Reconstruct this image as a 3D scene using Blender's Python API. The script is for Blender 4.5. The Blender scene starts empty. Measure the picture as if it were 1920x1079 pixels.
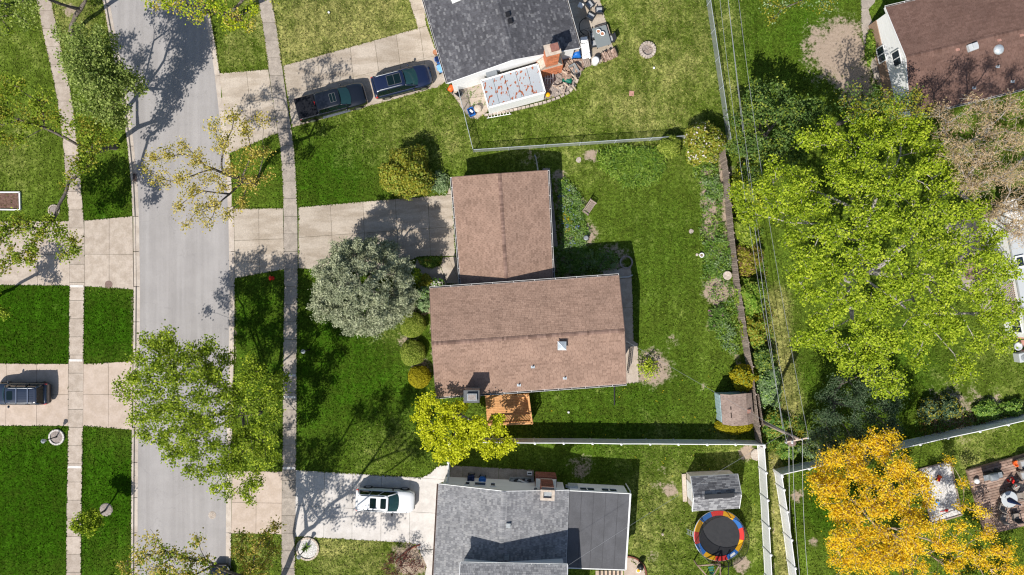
import bpy, bmesh, math, random
import numpy as np
from mathutils import Vector, Matrix

random.seed(11)
rng = np.random.default_rng(11)
R = math.radians
scene = bpy.context.scene
COL = scene.collection

# ------------------------------------------------------------------ camera, sky, sun, exposure
H, F, CX, CY = 62.0, 1364.0, 960.0, 539.5      # drone height (m) and focal length in photo pixels
cam_d = bpy.data.cameras.new('camera')
cam_d.sensor_width = 36.0
cam_d.lens = 36.0 * F / 1920.0
cam_d.clip_end = 4000.0
cam = bpy.data.objects.new('camera', cam_d)
cam.location = (0, 0, H)
cam.rotation_euler = (0, 0, 0)
COL.objects.link(cam)
scene.camera = cam

SUN_EL, SUN_AZ = 50.0, 210.0                   # shadows fall to the upper right (30 degrees off the top)
world = bpy.data.worlds.new('World')
scene.world = world
world.use_nodes = True
wn = world.node_tree
sky = wn.nodes.new('ShaderNodeTexSky')
sky.sky_type = 'NISHITA'
sky.sun_disc = False
sky.sun_elevation = R(SUN_EL)
sky.sun_rotation = R(SUN_AZ)
sky.dust_density = 1.0
bg = wn.nodes['Background']
bg.inputs['Strength'].default_value = 0.085
wn.links.new(sky.outputs['Color'], bg.inputs['Color'])

sun_d = bpy.data.lights.new('sun', 'SUN')
sun_d.energy = 4.4
sun_d.angle = R(0.53)
sun_d.color = (1.0, 0.955, 0.89)
sun = bpy.data.objects.new('sun', sun_d)
d = Vector((math.sin(R(30)) * math.cos(R(SUN_EL)), math.cos(R(30)) * math.cos(R(SUN_EL)), -math.sin(R(SUN_EL))))
sun.rotation_euler = d.to_track_quat('-Z', 'Y').to_euler()
sun.location = (-20, -30, 60)
COL.objects.link(sun)

scene.view_settings.view_transform = 'Standard'
scene.view_settings.look = 'None'
scene.view_settings.gamma = 1.0
scene.view_settings.exposure = 0.40
scene.view_settings.use_curve_mapping = False
scene.cycles.filter_width = 1.2


# ------------------------------------------------------------------ coordinates
def P(x, y, h=0.0):
    """The place at height h that photo pixel (x, y) looks at."""
    s = (H - h) / F
    return Vector(((x - CX) * s, (CY - y) * s, h))


def P2(x, y, h=0.0):
    v = P(x, y, h)
    return (v.x, v.y)


def m_of(px, h=0.0):
    return px * (H - h) / F


# ------------------------------------------------------------------ materials
def rgb(c):
    return (c[0], c[1], c[2], 1.0)


def mixnode(nt, fac, a, b, blend='MIX'):
    n = nt.nodes.new('ShaderNodeMix')
    n.data_type = 'RGBA'
    n.blend_type = blend
    for sock, val in ((n.inputs[0], fac), (n.inputs[6], a), (n.inputs[7], b)):
        if hasattr(val, 'is_output'):
            nt.links.new(val, sock)
        elif isinstance(val, (int, float)):
            sock.default_value = val
        else:
            sock.default_value = rgb(val)
    return n.outputs[2]


def noise(nt, vec, scale, detail=3.0, rough=0.55, stretch=None):
    if stretch:
        mp = nt.nodes.new('ShaderNodeMapping')
        mp.inputs['Scale'].default_value = stretch
        if len(stretch) > 3:
            mp.inputs['Rotation'].default_value = (0, 0, stretch[3])
        nt.links.new(vec, mp.inputs['Vector'])
        vec = mp.outputs['Vector']
    n = nt.nodes.new('ShaderNodeTexNoise')
    n.inputs['Scale'].default_value = scale
    n.inputs['Detail'].default_value = detail
    n.inputs['Roughness'].default_value = rough
    nt.links.new(vec, n.inputs['Vector'])
    return n.outputs['Fac']


def ramp(nt, fac, lo, hi, a=0.0, b=1.0):
    n = nt.nodes.new('ShaderNodeMapRange')
    n.interpolation_type = 'SMOOTHSTEP'
    n.inputs['From Min'].default_value = lo
    n.inputs['From Max'].default_value = hi
    n.inputs['To Min'].default_value = a
    n.inputs['To Max'].default_value = b
    nt.links.new(fac, n.inputs['Value'])
    return n.outputs['Result']


def mathn(nt, op, a, b=0.0, clamp=False):
    n = nt.nodes.new('ShaderNodeMath')
    n.operation = op
    n.use_clamp = clamp
    for i, val in enumerate((a, b)):
        if hasattr(val, 'is_output'):
            nt.links.new(val, n.inputs[i])
        else:
            n.inputs[i].default_value = val
    return n.outputs[0]


def attr(nt, name):
    n = nt.nodes.new('ShaderNodeAttribute')
    n.attribute_name = name
    return n.outputs['Fac']


def base_mat(name):
    m = bpy.data.materials.new(name)
    m.use_nodes = True
    nt = m.node_tree
    return m, nt, nt.nodes['Principled BSDF'], nt.nodes.new('ShaderNodeNewGeometry').outputs['Position']


def mat(name, c1, c2=None, scale=2.0, rough=0.8, metal=0.0, spec=0.3, bump=0.0, bscale=30.0, rand=0.0, use_rnd=False, coat=0.0,
        speck=0.0, spscale=18.0, stretch=None, lo=0.35, hi=0.65):
    m, nt, b, pos = base_mat(name)
    b.inputs['Roughness'].default_value = rough
    b.inputs['Metallic'].default_value = metal
    b.inputs['Specular IOR Level'].default_value = spec
    b.inputs['Coat Weight'].default_value = coat
    b.inputs['Coat Roughness'].default_value = 0.04
    col = None
    if c2 is None and not rand and not speck:
        b.inputs['Base Color'].default_value = rgb(c1)
    else:
        c2 = c2 or c1
        fac = attr(nt, 'rnd') if use_rnd else ramp(nt, noise(nt, pos, scale, 4.0, 0.6, stretch), lo, hi)
        col = mixnode(nt, fac, c1, c2)
        if speck:
            f = ramp(nt, noise(nt, pos, spscale, 2.0, 0.7), 0.25, 0.75, 1.0 - speck, 1.0 + speck)
            cmb = nt.nodes.new('ShaderNodeCombineColor')
            for i in range(3):
                nt.links.new(f, cmb.inputs[i])
            col = mixnode(nt, 1.0, col, cmb.outputs[0], 'MULTIPLY')
        if rand:
            oi = nt.nodes.new('ShaderNodeObjectInfo')
            f = ramp(nt, oi.outputs['Random'], 0.0, 1.0, 1.0 - rand, 1.0 + rand)
            cmb = nt.nodes.new('ShaderNodeCombineColor')
            for i in range(3):
                nt.links.new(f, cmb.inputs[i])
            col = mixnode(nt, 1.0, col, cmb.outputs[0], 'MULTIPLY')
        nt.links.new(col, b.inputs['Base Color'])
    if bump:
        bn = nt.nodes.new('ShaderNodeBump')
        bn.inputs['Strength'].default_value = 1.0
        bn.inputs['Distance'].default_value = bump
        nt.links.new(noise(nt, pos, bscale, 3.0, 0.6, stretch), bn.inputs['Height'])
        nt.links.new(bn.outputs['Normal'], b.inputs['Normal'])
    return m


def leaf_mat(name, cols, trans=0.3, rough=0.6, spec=0.08):
    """Leaves: three colours spread over the leaves by their own random value; a part of the light passes through."""
    m, nt, b, pos = base_mat(name)
    b.inputs['Roughness'].default_value = rough
    b.inputs['Specular IOR Level'].default_value = spec
    cr = nt.nodes.new('ShaderNodeValToRGB')
    e = cr.color_ramp.elements
    e[0].position, e[0].color = 0.1, rgb(cols[0])
    e[1].position, e[1].color = 0.9, rgb(cols[2])
    k = e.new(0.5)
    k.color = rgb(cols[1])
    nt.links.new(attr(nt, 'rnd'), cr.inputs['Fac'])
    nt.links.new(cr.outputs['Color'], b.inputs['Base Color'])
    tr = nt.nodes.new('ShaderNodeBsdfTranslucent')
    nt.links.new(mixnode(nt, 1.0, cr.outputs['Color'], (1.15, 1.1, 0.5), 'MULTIPLY'), tr.inputs['Color'])
    ms = nt.nodes.new('ShaderNodeMixShader')
    ms.inputs[0].default_value = trans
    nt.links.new(b.outputs[0], ms.inputs[1])
    nt.links.new(tr.outputs[0], ms.inputs[2])
    nt.links.new(ms.outputs[0], nt.nodes['Material Output'].inputs['Surface'])
    return m


def shingle_mat(name, cols, rough=0.9):
    m, nt, b, pos = base_mat(name)
    b.inputs['Roughness'].default_value = rough
    b.inputs['Specular IOR Level'].default_value = 0.15
    cr = nt.nodes.new('ShaderNodeValToRGB')
    e = cr.color_ramp.elements
    e[0].position, e[0].color = 0.0, rgb(cols[0])
    e[1].position, e[1].color = 1.0, rgb(cols[-1])
    for i, c in enumerate(cols[1:-1]):
        k = e.new((i + 1) / (len(cols) - 1))
        k.color = rgb(c)
    nt.links.new(attr(nt, 'rnd'), cr.inputs['Fac'])
    f = ramp(nt, noise(nt, pos, 28.0, 2.0, 0.7), 0.25, 0.75, 0.82, 1.18)
    g = ramp(nt, noise(nt, pos, 0.7, 4.0, 0.6), 0.3, 0.7, 0.9, 1.1)
    cmb = nt.nodes.new('ShaderNodeCombineColor')
    fg = mathn(nt, 'MULTIPLY', f, g)
    for i in range(3):
        nt.links.new(fg, cmb.inputs[i])
    nt.links.new(mixnode(nt, 1.0, cr.outputs['Color'], cmb.outputs[0], 'MULTIPLY'), b.inputs['Base Color'])
    return m


def mesh_mat(name, col, alpha):
    """A woven mesh: part of it lets the light through."""
    m, nt, b, pos = base_mat(name)
    b.inputs['Base Color'].default_value = rgb(col)
    b.inputs['Roughness'].default_value = 0.6
    b.inputs['Alpha'].default_value = alpha
    return m


def glass_mat(name, col, rough=0.03):
    m, nt, b, pos = base_mat(name)
    b.inputs['Base Color'].default_value = rgb(col)
    b.inputs['Roughness'].default_value = rough
    b.inputs['Specular IOR Level'].default_value = 0.35
    return m


M = {}
M['concrete'] = mat('concrete', (0.340, 0.282, 0.220), (0.455, 0.392, 0.322), 0.8, 0.9, rand=0.065, speck=0.12, spscale=9, stretch=(0.45, 1.5, 1.0), bump=0.004, bscale=60)
M['concrete_warm'] = mat('concrete_warm', (0.43, 0.345, 0.275), (0.49, 0.40, 0.33), 1.3, 0.9, rand=0.04, speck=0.06, spscale=7, bump=0.004, bscale=60)
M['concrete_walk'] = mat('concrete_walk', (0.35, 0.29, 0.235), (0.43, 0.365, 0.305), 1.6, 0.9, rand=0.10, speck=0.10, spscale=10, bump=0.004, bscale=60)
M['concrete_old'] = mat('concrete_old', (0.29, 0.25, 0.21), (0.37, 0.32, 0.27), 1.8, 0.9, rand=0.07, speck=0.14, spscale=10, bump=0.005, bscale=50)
M['concrete_white'] = mat('concrete_white', (0.50, 0.465, 0.43), (0.58, 0.545, 0.51), 1.2, 0.9, rand=0.03, speck=0.05, spscale=8)
M['kerb'] = mat('kerb', (0.40, 0.34, 0.285), (0.49, 0.43, 0.37), 1.2, 0.9, rand=0.06, speck=0.1, spscale=14)
M['patch'] = mat('patch', (0.66, 0.64, 0.61), (0.58, 0.55, 0.52), 4, 0.9)
M['soil'] = mat('soil', (0.20, 0.135, 0.095), (0.27, 0.20, 0.15), 3, 0.95, speck=0.3, spscale=25, bump=0.03, bscale=14)
M['mulch'] = mat('mulch', (0.10, 0.055, 0.04), (0.17, 0.10, 0.075), 6, 0.95, speck=0.4, spscale=30, bump=0.03, bscale=20)
M['white_gravel'] = mat('white_gravel', (0.42, 0.40, 0.38), (0.66, 0.64, 0.61), 9, 0.9, speck=0.35, spscale=24, bump=0.03, bscale=26)
M['grey_gravel'] = mat('grey_gravel', (0.2, 0.17, 0.15), (0.36, 0.31, 0.28), 12, 0.9, speck=0.35, spscale=28, bump=0.03, bscale=26)
M['white'] = mat('white_vinyl', (0.74, 0.74, 0.73), (0.80, 0.80, 0.79), 1.5, 0.45, spec=0.4)
M['white_siding'] = mat('white_siding', (0.77, 0.77, 0.76), (0.83, 0.83, 0.82), 1.2, 0.6, stretch=(0.4, 0.4, 8))
M['grey_siding'] = mat('grey_siding', (0.42, 0.43, 0.44), (0.48, 0.49, 0.50), 1.2, 0.7, stretch=(0.4, 0.4, 8))
M['tan_siding'] = mat('tan_siding', (0.52, 0.45, 0.38), (0.60, 0.53, 0.46), 1.5, 0.7)
M['blue_siding'] = mat('blue_siding', (0.34, 0.46, 0.48), (0.42, 0.54, 0.56), 2.5, 0.7)
M['brown_brick'] = mat('brown_brick', (0.24, 0.15, 0.10), (0.34, 0.23, 0.16), 14, 0.9, speck=0.2)
M['tan_brick'] = mat('tan_brick', (0.34, 0.27, 0.21), (0.42, 0.34, 0.27), 14, 0.9, speck=0.2)
M['orange_brick'] = mat('orange_brick', (0.50, 0.16, 0.07), (0.60, 0.22, 0.11), 9, 0.9, rand=0.16, speck=0.12)
M['red_brick'] = mat('red_brick', (0.17, 0.06, 0.04), (0.25, 0.09, 0.06), 9, 0.9, rand=0.2, speck=0.12)
M['mortar'] = mat('mortar', (0.32, 0.25, 0.2), (0.4, 0.32, 0.26), 9, 0.95)
M['cap'] = mat('chimney_cap', (0.42, 0.35, 0.28), (0.54, 0.46, 0.38), 5, 0.9, speck=0.1)
M['flue'] = mat('flue', (0.22, 0.10, 0.08), (0.28, 0.13, 0.10), 6, 0.9)
M['dark'] = mat('dark_void', (0.012, 0.012, 0.013), rough=0.9)
M['deck_under'] = mat('roof_deck', (0.05, 0.035, 0.03), (0.07, 0.05, 0.04), 3, 0.95)
M['sh_brown'] = shingle_mat('brown_shingles', [(0.185, 0.118, 0.088), (0.270, 0.177, 0.132), (0.298, 0.197, 0.148), (0.322, 0.215, 0.163)])
M['sh_cap'] = shingle_mat('ridge_cap_shingles', [(0.135, 0.085, 0.066), (0.19, 0.122, 0.096), (0.22, 0.142, 0.112), (0.255, 0.168, 0.133)])
M['sh_rbrown'] = shingle_mat('red_brown_shingles', [(0.118, 0.068, 0.053), (0.145, 0.086, 0.068), (0.158, 0.095, 0.076), (0.174, 0.106, 0.085)])
M['sh_dark'] = shingle_mat('charcoal_shingles', [(0.062, 0.062, 0.069), (0.076, 0.076, 0.084), (0.088, 0.088, 0.097), (0.102, 0.102, 0.112), (0.18, 0.18, 0.186)])
M['sh_light'] = shingle_mat('light_grey_shingles', [(0.15, 0.15, 0.158), (0.185, 0.187, 0.195), (0.230, 0.230, 0.237), (0.26, 0.26, 0.265), (0.29, 0.287, 0.285)])
M['sh_shed'] = shingle_mat('shed_shingles', [(0.09, 0.09, 0.097), (0.15, 0.15, 0.158), (0.24, 0.24, 0.245), (0.31, 0.31, 0.315)])
M['sh_tan'] = shingle_mat('tan_shingles', [(0.215, 0.155, 0.127), (0.26, 0.195, 0.165), (0.285, 0.215, 0.18), (0.31, 0.24, 0.205)])
M['rolled'] = mat('rolled_roofing', (0.085, 0.085, 0.09), (0.105, 0.105, 0.112), 0.8, 0.9, speck=0.12, spscale=20, rand=0.05)
M['tar'] = mat('tar', (0.055, 0.055, 0.06), (0.07, 0.07, 0.075), 5, 0.7)
M['gutter_brown'] = mat('gutter_brown', (0.16, 0.10, 0.08), (0.20, 0.13, 0.10), 3, 0.6)
M['gutter_white'] = mat('gutter_white', (0.66, 0.66, 0.64), (0.74, 0.74, 0.72), 3, 0.5)
M['galv'] = mat('galvanised', (0.45, 0.50, 0.53), (0.58, 0.62, 0.64), 6, 0.4, metal=0.35)
M['lead'] = mat('grey_metal', (0.22, 0.24, 0.25), (0.32, 0.34, 0.35), 6, 0.5, metal=0.3)
M['rust'] = None
M['black'] = mat('black_paint', (0.016, 0.016, 0.018), rough=0.45)
M['black_iron'] = mat('black_iron', (0.02, 0.02, 0.022), rough=0.5, metal=0.3)
M['rubber'] = mat('rubber', (0.02, 0.02, 0.02), (0.035, 0.034, 0.033), 8, 0.85)
M['trim_grey'] = mat('trim_grey', (0.10, 0.105, 0.11), rough=0.4)
M['rail_silver'] = mat('rail_silver', (0.42, 0.44, 0.46), rough=0.35, metal=0.3)
M['rim'] = mat('wheel_rim', (0.5, 0.5, 0.52), rough=0.3, metal=0.8)
M['chrome'] = mat('chrome', (0.65, 0.67, 0.7), rough=0.15, metal=0.95)
M['car_navy'] = mat('navy_paint', (0.006, 0.012, 0.040), rough=0.28, coat=1.0, spec=0.5)
M['car_black'] = mat('black_car_paint', (0.006, 0.008, 0.013), rough=0.28, coat=1.0, spec=0.5)
M['car_slate'] = mat('slate_blue_paint', (0.012, 0.021, 0.042), rough=0.28, coat=1.0, spec=0.5)
M['car_white'] = mat('white_car_paint', (0.74, 0.75, 0.76), rough=0.25, coat=1.0, spec=0.5)
M['tonneau'] = mat('tonneau_vinyl', (0.006, 0.007, 0.011), (0.010, 0.011, 0.015), 2, 0.6, spec=0.15)
M['glass'] = glass_mat('car_glass', (0.004, 0.012, 0.014))
M['screen'] = glass_mat('windscreen_glass', (0.02, 0.06, 0.065))
M['win'] = glass_mat('window_glass', (0.02, 0.03, 0.04))
M['clear_table'] = glass_mat('table_glass', (0.20, 0.22, 0.22), 0.08)
M['red_light'] = mat('red_lens', (0.55, 0.02, 0.015), rough=0.2, coat=0.8)
M['lamp_lens'] = mat('headlamp_lens', (0.55, 0.57, 0.6), rough=0.1, coat=0.8)
M['wood_grey'] = mat('weathered_wood', (0.24, 0.185, 0.15), (0.37, 0.30, 0.25), 5, 0.9, rand=0.22, speck=0.15, stretch=(3, 3, 1))
M['wood_deck'] = mat('new_deck_wood', (0.50, 0.25, 0.095), (0.60, 0.32, 0.14), 4, 0.8, rand=0.10)
M['wood_brown'] = mat('brown_deck_wood', (0.23, 0.15, 0.115), (0.36, 0.26, 0.205), 1.8, 0.85, rand=0.2, speck=0.12)
M['wood_pale'] = mat('pale_timber', (0.42, 0.32, 0.24), (0.55, 0.44, 0.34), 5, 0.85, rand=0.15)
M['wood_log'] = mat('split_logs', (0.22, 0.14, 0.10), (0.45, 0.33, 0.26), 6, 0.9, rand=0.25)
M['bark'] = mat('bark', (0.085, 0.068, 0.055), (0.17, 0.145, 0.125), 6, 0.95, bump=0.02, bscale=18)
M['bark_pale'] = mat('pale_bark', (0.25, 0.22, 0.195), (0.40, 0.37, 0.34), 5, 0.9)
M['bark_twig'] = mat('tan_twigs', (0.30, 0.22, 0.15), (0.46, 0.36, 0.27), 2, 0.9)
M['stone'] = mat('pale_stone', (0.36, 0.30, 0.25), (0.47, 0.41, 0.35), 6, 0.9, rand=0.14, speck=0.15)
M['stone_grey'] = mat('grey_stone', (0.24, 0.21, 0.19), (0.33, 0.29, 0.26), 6, 0.9, rand=0.16, speck=0.15)
M['paver'] = mat('pink_pavers', (0.42, 0.21, 0.16), (0.5, 0.28, 0.22), 6, 0.9, rand=0.15)
M['red'] = mat('red_plastic', (0.60, 0.02, 0.015), rough=0.4)
M['orange'] = mat('orange_plastic', (0.75, 0.12, 0.02), rough=0.4)
M['yellow'] = mat('yellow_plastic', (0.80, 0.42, 0.01), rough=0.4)
M['blue'] = mat('blue_plastic', (0.015, 0.13, 0.45), rough=0.4)
M['navy'] = mat('navy_plastic', (0.008, 0.02, 0.075), rough=0.4)
M['sky_blue'] = mat('sky_blue_plastic', (0.17, 0.40, 0.78), rough=0.4)
M['green'] = mat('green_plastic', (0.005, 0.12, 0.08), rough=0.5)
M['grey'] = mat('grey_plastic', (0.20, 0.22, 0.235), rough=0.5)
M['pale_grey'] = mat('pale_grey_plastic', (0.46, 0.48, 0.49), rough=0.5)
M['cushion'] = mat('grey_cushion', (0.33, 0.34, 0.35), (0.38, 0.39, 0.40), 8, 0.9)
M['cap_dark'] = mat('dark_cap', (0.085, 0.09, 0.092), (0.12, 0.125, 0.128), 5, 0.7)
M['sling'] = mat('dark_sling', (0.03, 0.032, 0.036), rough=0.8)
M['taupe'] = mat('taupe_fabric', (0.22, 0.19, 0.165), (0.27, 0.235, 0.205), 6, 0.9)
M['terracotta'] = mat('terracotta', (0.38, 0.17, 0.09), rough=0.8)
M['pad_red'] = mat('pad_red', (0.66, 0.04, 0.035), rough=0.45)
M['pad_yellow'] = mat('pad_yellow', (0.74, 0.38, 0.01), rough=0.45)
M['pad_blue'] = mat('pad_blue', (0.03, 0.14, 0.42), rough=0.45)
M['mat_black'] = mat('trampoline_mat', (0.022, 0.023, 0.026), (0.028, 0.029, 0.032), 4, 0.65)
M['net'] = mesh_mat('black_netting', (0.02, 0.022, 0.025), 0.5)
M['chain'] = mesh_mat('chain_link', (0.45, 0.48, 0.49), 0.42)
M['wire'] = mat('wire', (0.30, 0.31, 0.32), rough=0.5, metal=0.2)
M['road_iron'] = mat('cast_iron', (0.16, 0.105, 0.085), (0.23, 0.165, 0.14), 20, 0.8, speck=0.2)

# leaves
M['lf_maple'] = leaf_mat('maple_leaves', [(0.125, 0.200, 0.012), (0.320, 0.430, 0.026), (0.600, 0.680, 0.070)], 0.4)
M['lf_street'] = leaf_mat('street_tree_leaves', [(0.090, 0.150, 0.012), (0.220, 0.310, 0.028), (0.440, 0.520, 0.070)], 0.4)
M['lf_street_grey'] = leaf_mat('grey_green_leaves', [(0.100, 0.155, 0.028), (0.240, 0.315, 0.075), (0.450, 0.520, 0.170)], 0.36)
M['lf_tan'] = leaf_mat('tan_young_leaves', [(0.250, 0.205, 0.030), (0.500, 0.410, 0.085), (0.690, 0.580, 0.180)], 0.3)
M['lf_lime'] = leaf_mat('lime_leaves', [(0.220, 0.260, 0.008), (0.500, 0.540, 0.014), (0.760, 0.780, 0.070)], 0.38)
M['lf_yellow'] = leaf_mat('yellow_blossom', [(0.520, 0.360, 0.014), (0.870, 0.610, 0.022), (0.950, 0.770, 0.090)], 0.38)
M['lf_dark'] = leaf_mat('dark_green_leaves', [(0.035, 0.075, 0.012), (0.085, 0.150, 0.032), (0.185, 0.265, 0.075)], 0.2)
M['lf_ever'] = leaf_mat('evergreen_needles', [(0.024, 0.050, 0.022), (0.062, 0.102, 0.048), (0.160, 0.215, 0.115)], 0.12)
M['lf_spruce'] = leaf_mat('spruce_needles', [(0.125, 0.150, 0.080), (0.300, 0.330, 0.200), (0.540, 0.560, 0.370)], 0.08)
M['lf_shrub'] = leaf_mat('shrub_leaves', [(0.095, 0.145, 0.012), (0.185, 0.240, 0.032), (0.310, 0.360, 0.065)], 0.2)
M['lf_olive'] = leaf_mat('olive_leaves', [(0.130, 0.135, 0.010), (0.250, 0.240, 0.024), (0.400, 0.370, 0.070)], 0.25)
M['lf_gold'] = leaf_mat('golden_leaves', [(0.170, 0.150, 0.005), (0.280, 0.240, 0.008), (0.380, 0.330, 0.018)], 0.2)
M['lf_plant'] = leaf_mat('plant_leaves', [(0.060, 0.140, 0.018), (0.140, 0.255, 0.045), (0.290, 0.410, 0.110)], 0.25)
M['lf_sage'] = leaf_mat('sage_leaves', [(0.095, 0.160, 0.060), (0.200, 0.290, 0.125), (0.330, 0.420, 0.220)], 0.2)
M['lf_lily'] = leaf_mat('lily_leaves', [(0.080, 0.160, 0.012), (0.180, 0.290, 0.034), (0.320, 0.430, 0.080)], 0.25)
M['lf_red'] = leaf_mat('red_buds', [(0.070, 0.020, 0.016), (0.125, 0.035, 0.028), (0.180, 0.070, 0.055)], 0.2)
M['lf_brown'] = leaf_mat('dry_leaves', [(0.095, 0.050, 0.022), (0.175, 0.100, 0.045), (0.260, 0.170, 0.085)], 0.2)
M['lf_bud'] = leaf_mat('tan_buds', [(0.300, 0.210, 0.110), (0.500, 0.370, 0.210), (0.680, 0.540, 0.340)], 0.2)
M['lf_flower'] = leaf_mat('white_pink_flowers', [(0.60, 0.52, 0.50), (0.68, 0.62, 0.60), (0.70, 0.66, 0.64)], 0.2)
M['lf_bluef'] = leaf_mat('blue_flowers', [(0.10, 0.14, 0.42), (0.17, 0.22, 0.52), (0.28, 0.33, 0.60)], 0.2)
M['lf_yellf'] = leaf_mat('yellow_flowers', [(0.55, 0.38, 0.01), (0.65, 0.48, 0.02), (0.70, 0.56, 0.05)], 0.2)
M['lf_pinkf'] = leaf_mat('pink_flowers', [(0.45, 0.10, 0.36), (0.55, 0.18, 0.45), (0.62, 0.28, 0.52)], 0.2)


# ------------------------------------------------------------------ mesh building
ORG = {}


class MB:
    """Collects shapes and links them as ONE mesh object."""

    def __init__(self):
        self.v, self.f, self.r = [], [], []

    def add(self, vs, fs, rnd=None):
        o = len(self.v)
        self.v += [tuple(x) for x in vs]
        self.f += [tuple(i + o for i in q) for q in fs]
        self.r += [random.random() if rnd is None else rnd] * len(fs)
        return self

    def box(self, c, s, rz=0.0, rx=0.0, ry=0.0, rnd=None):
        m = Matrix.Translation(Vector(c)) @ Matrix.Rotation(rz, 4, 'Z') @ Matrix.Rotation(ry, 4, 'Y') @ Matrix.Rotation(rx, 4, 'X')
        hx, hy, hz = s[0] / 2, s[1] / 2, s[2] / 2
        vs = [m @ Vector((x, y, z)) for z in (-hz, hz) for y in (-hy, hy) for x in (-hx, hx)]
        return self.add(vs, [(0, 2, 3, 1), (4, 5, 7, 6), (0, 1, 5, 4), (2, 6, 7, 3), (0, 4, 6, 2), (1, 3, 7, 5)], rnd)

    def bar(self, a, b, w, t, rnd=None):
        """A straight bar of section w (level) by t from a to b."""
        a, b = Vector(a), Vector(b)
        dv = b - a
        x = dv.normalized()
        up = Vector((0, 0, 1)) if abs(x.z) < 0.95 else Vector((0, 1, 0))
        y = up.cross(x).normalized()
        z = x.cross(y)
        vs = [p + y * sy * w / 2 + z * sz * t / 2 for p in (a, b) for sz in (-1, 1) for sy in (-1, 1)]
        return self.add(vs, [(0, 2, 3, 1), (4, 5, 7, 6), (0, 1, 5, 4), (2, 6, 7, 3), (0, 4, 6, 2), (1, 3, 7, 5)], rnd)

    def prism(self, poly, z0, z1, rnd=None):
        """poly: (x, y) list; z0, z1 numbers or per-corner lists."""
        n = len(poly)
        area = sum(poly[i][0] * poly[(i + 1) % n][1] - poly[(i + 1) % n][0] * poly[i][1] for i in range(n))
        if area < 0:
            poly = poly[::-1]
            z0 = z0[::-1] if isinstance(z0, list) else z0
            z1 = z1[::-1] if isinstance(z1, list) else z1
        g = lambda z, i: z[i] if isinstance(z, list) else z
        vs = [(p[0], p[1], g(z0, i)) for i, p in enumerate(poly)] + [(p[0], p[1], g(z1, i)) for i, p in enumerate(poly)]
        fs = [tuple(range(n - 1, -1, -1)), tuple(range(n, 2 * n))] + [(i, (i + 1) % n, n + (i + 1) % n, n + i) for i in range(n)]
        return self.add(vs, fs, rnd)

    def tube(self, pts, r, n=6, caps=True, rnd=None):
        pts = [Vector(p) for p in pts]
        rs = r if isinstance(r, (list, tuple)) else [r] * len(pts)
        vs, fs = [], []
        for i, p in enumerate(pts):
            dv = (pts[min(i + 1, len(pts) - 1)] - pts[max(i - 1, 0)]).normalized()
            up = Vector((0, 0, 1)) if abs(dv.z) < 0.9 else Vector((1, 0, 0))
            a = up.cross(dv).normalized()
            b = dv.cross(a)
            vs += [p + (a * math.cos(2 * math.pi * k / n) + b * math.sin(2 * math.pi * k / n)) * rs[i] for k in range(n)]
        for i in range(len(pts) - 1):
            fs += [(i * n + k, i * n + (k + 1) % n, (i + 1) * n + (k + 1) % n, (i + 1) * n + k) for k in range(n)]
        if caps:
            fs += [tuple(range(n - 1, -1, -1)), tuple((len(pts) - 1) * n + k for k in range(n))]
        return self.add(vs, fs, rnd)

    def lathe(self, c, prof, n=16, rnd=None):
        """prof: (radius, z) pairs, from the bottom up; ends closed."""
        vs, fs = [], []
        for r, z in prof:
            vs += [(c[0] + r * math.cos(2 * math.pi * k / n), c[1] + r * math.sin(2 * math.pi * k / n), c[2] + z) for k in range(n)]
        for i in range(len(prof) - 1):
            fs += [(i * n + k, i * n + (k + 1) % n, (i + 1) * n + (k + 1) % n, (i + 1) * n + k) for k in range(n)]
        fs += [tuple(range(n - 1, -1, -1)), tuple((len(prof) - 1) * n + k for k in range(n))]
        return self.add(vs, fs, rnd)

    def loft(self, rings, caps=True, rnd=None):
        n = len(rings[0])
        vs = [p for r in rings for p in r]
        fs = []
        for i in range(len(rings) - 1):
            fs += [(i * n + k, i * n + (k + 1) % n, (i + 1) * n + (k + 1) % n, (i + 1) * n + k) for k in range(n)]
        if caps:
            fs += [tuple(range(n - 1, -1, -1)), tuple((len(rings) - 1) * n + k for k in range(n))]
        return self.add(vs, fs, rnd)

    def build(self, name, mt, parent=None, smooth=False, world=True, rnd=False, bevel=0.0):
        vs = self.v
        off = Vector((0, 0, 0))
        if parent is not None:
            off = ORG.get(parent.name, off) if world else off
        elif world and vs:
            a = np.array(vs)
            off = Vector(((a[:, 0].min() + a[:, 0].max()) / 2, (a[:, 1].min() + a[:, 1].max()) / 2, a[:, 2].min()))
        me = bpy.data.meshes.new(name)
        me.from_pydata([(x - off.x, y - off.y, z - off.z) for x, y, z in vs], [], self.f)
        if rnd:
            at = me.attributes.new('rnd', 'FLOAT', 'FACE')
            at.data.foreach_set('value', np.array(self.r, dtype=np.float32))
        if smooth:
            me.polygons.foreach_set('use_smooth', [True] * len(me.polygons))
        me.materials.append(mt)
        o = bpy.data.objects.new(name, me)
        COL.objects.link(o)
        if parent is None:
            o.location = off
        else:
            o.parent = parent
        ORG[o.name] = off
        if bevel:
            md = o.modifiers.new('bevel', 'BEVEL')
            md.width = bevel
            md.segments = 2
        return o


def tag(o, label=None, cat=None, group=None, kind=None):
    if label:
        o['label'] = label
    if cat:
        o['category'] = cat
    if group:
        o['group'] = group
    if kind:
        o['kind'] = kind
    return o


def thing(name, label, cat, loc=(0, 0, 0), rz=0.0, group=None, kind=None):
    o = bpy.data.objects.new(name, None)
    COL.objects.link(o)
    o.empty_display_size = 0.3
    o.location = loc
    o.rotation_euler = (0, 0, rz)
    ORG[o.name] = Vector(loc)
    return tag(o, label, cat, group, kind)


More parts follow.
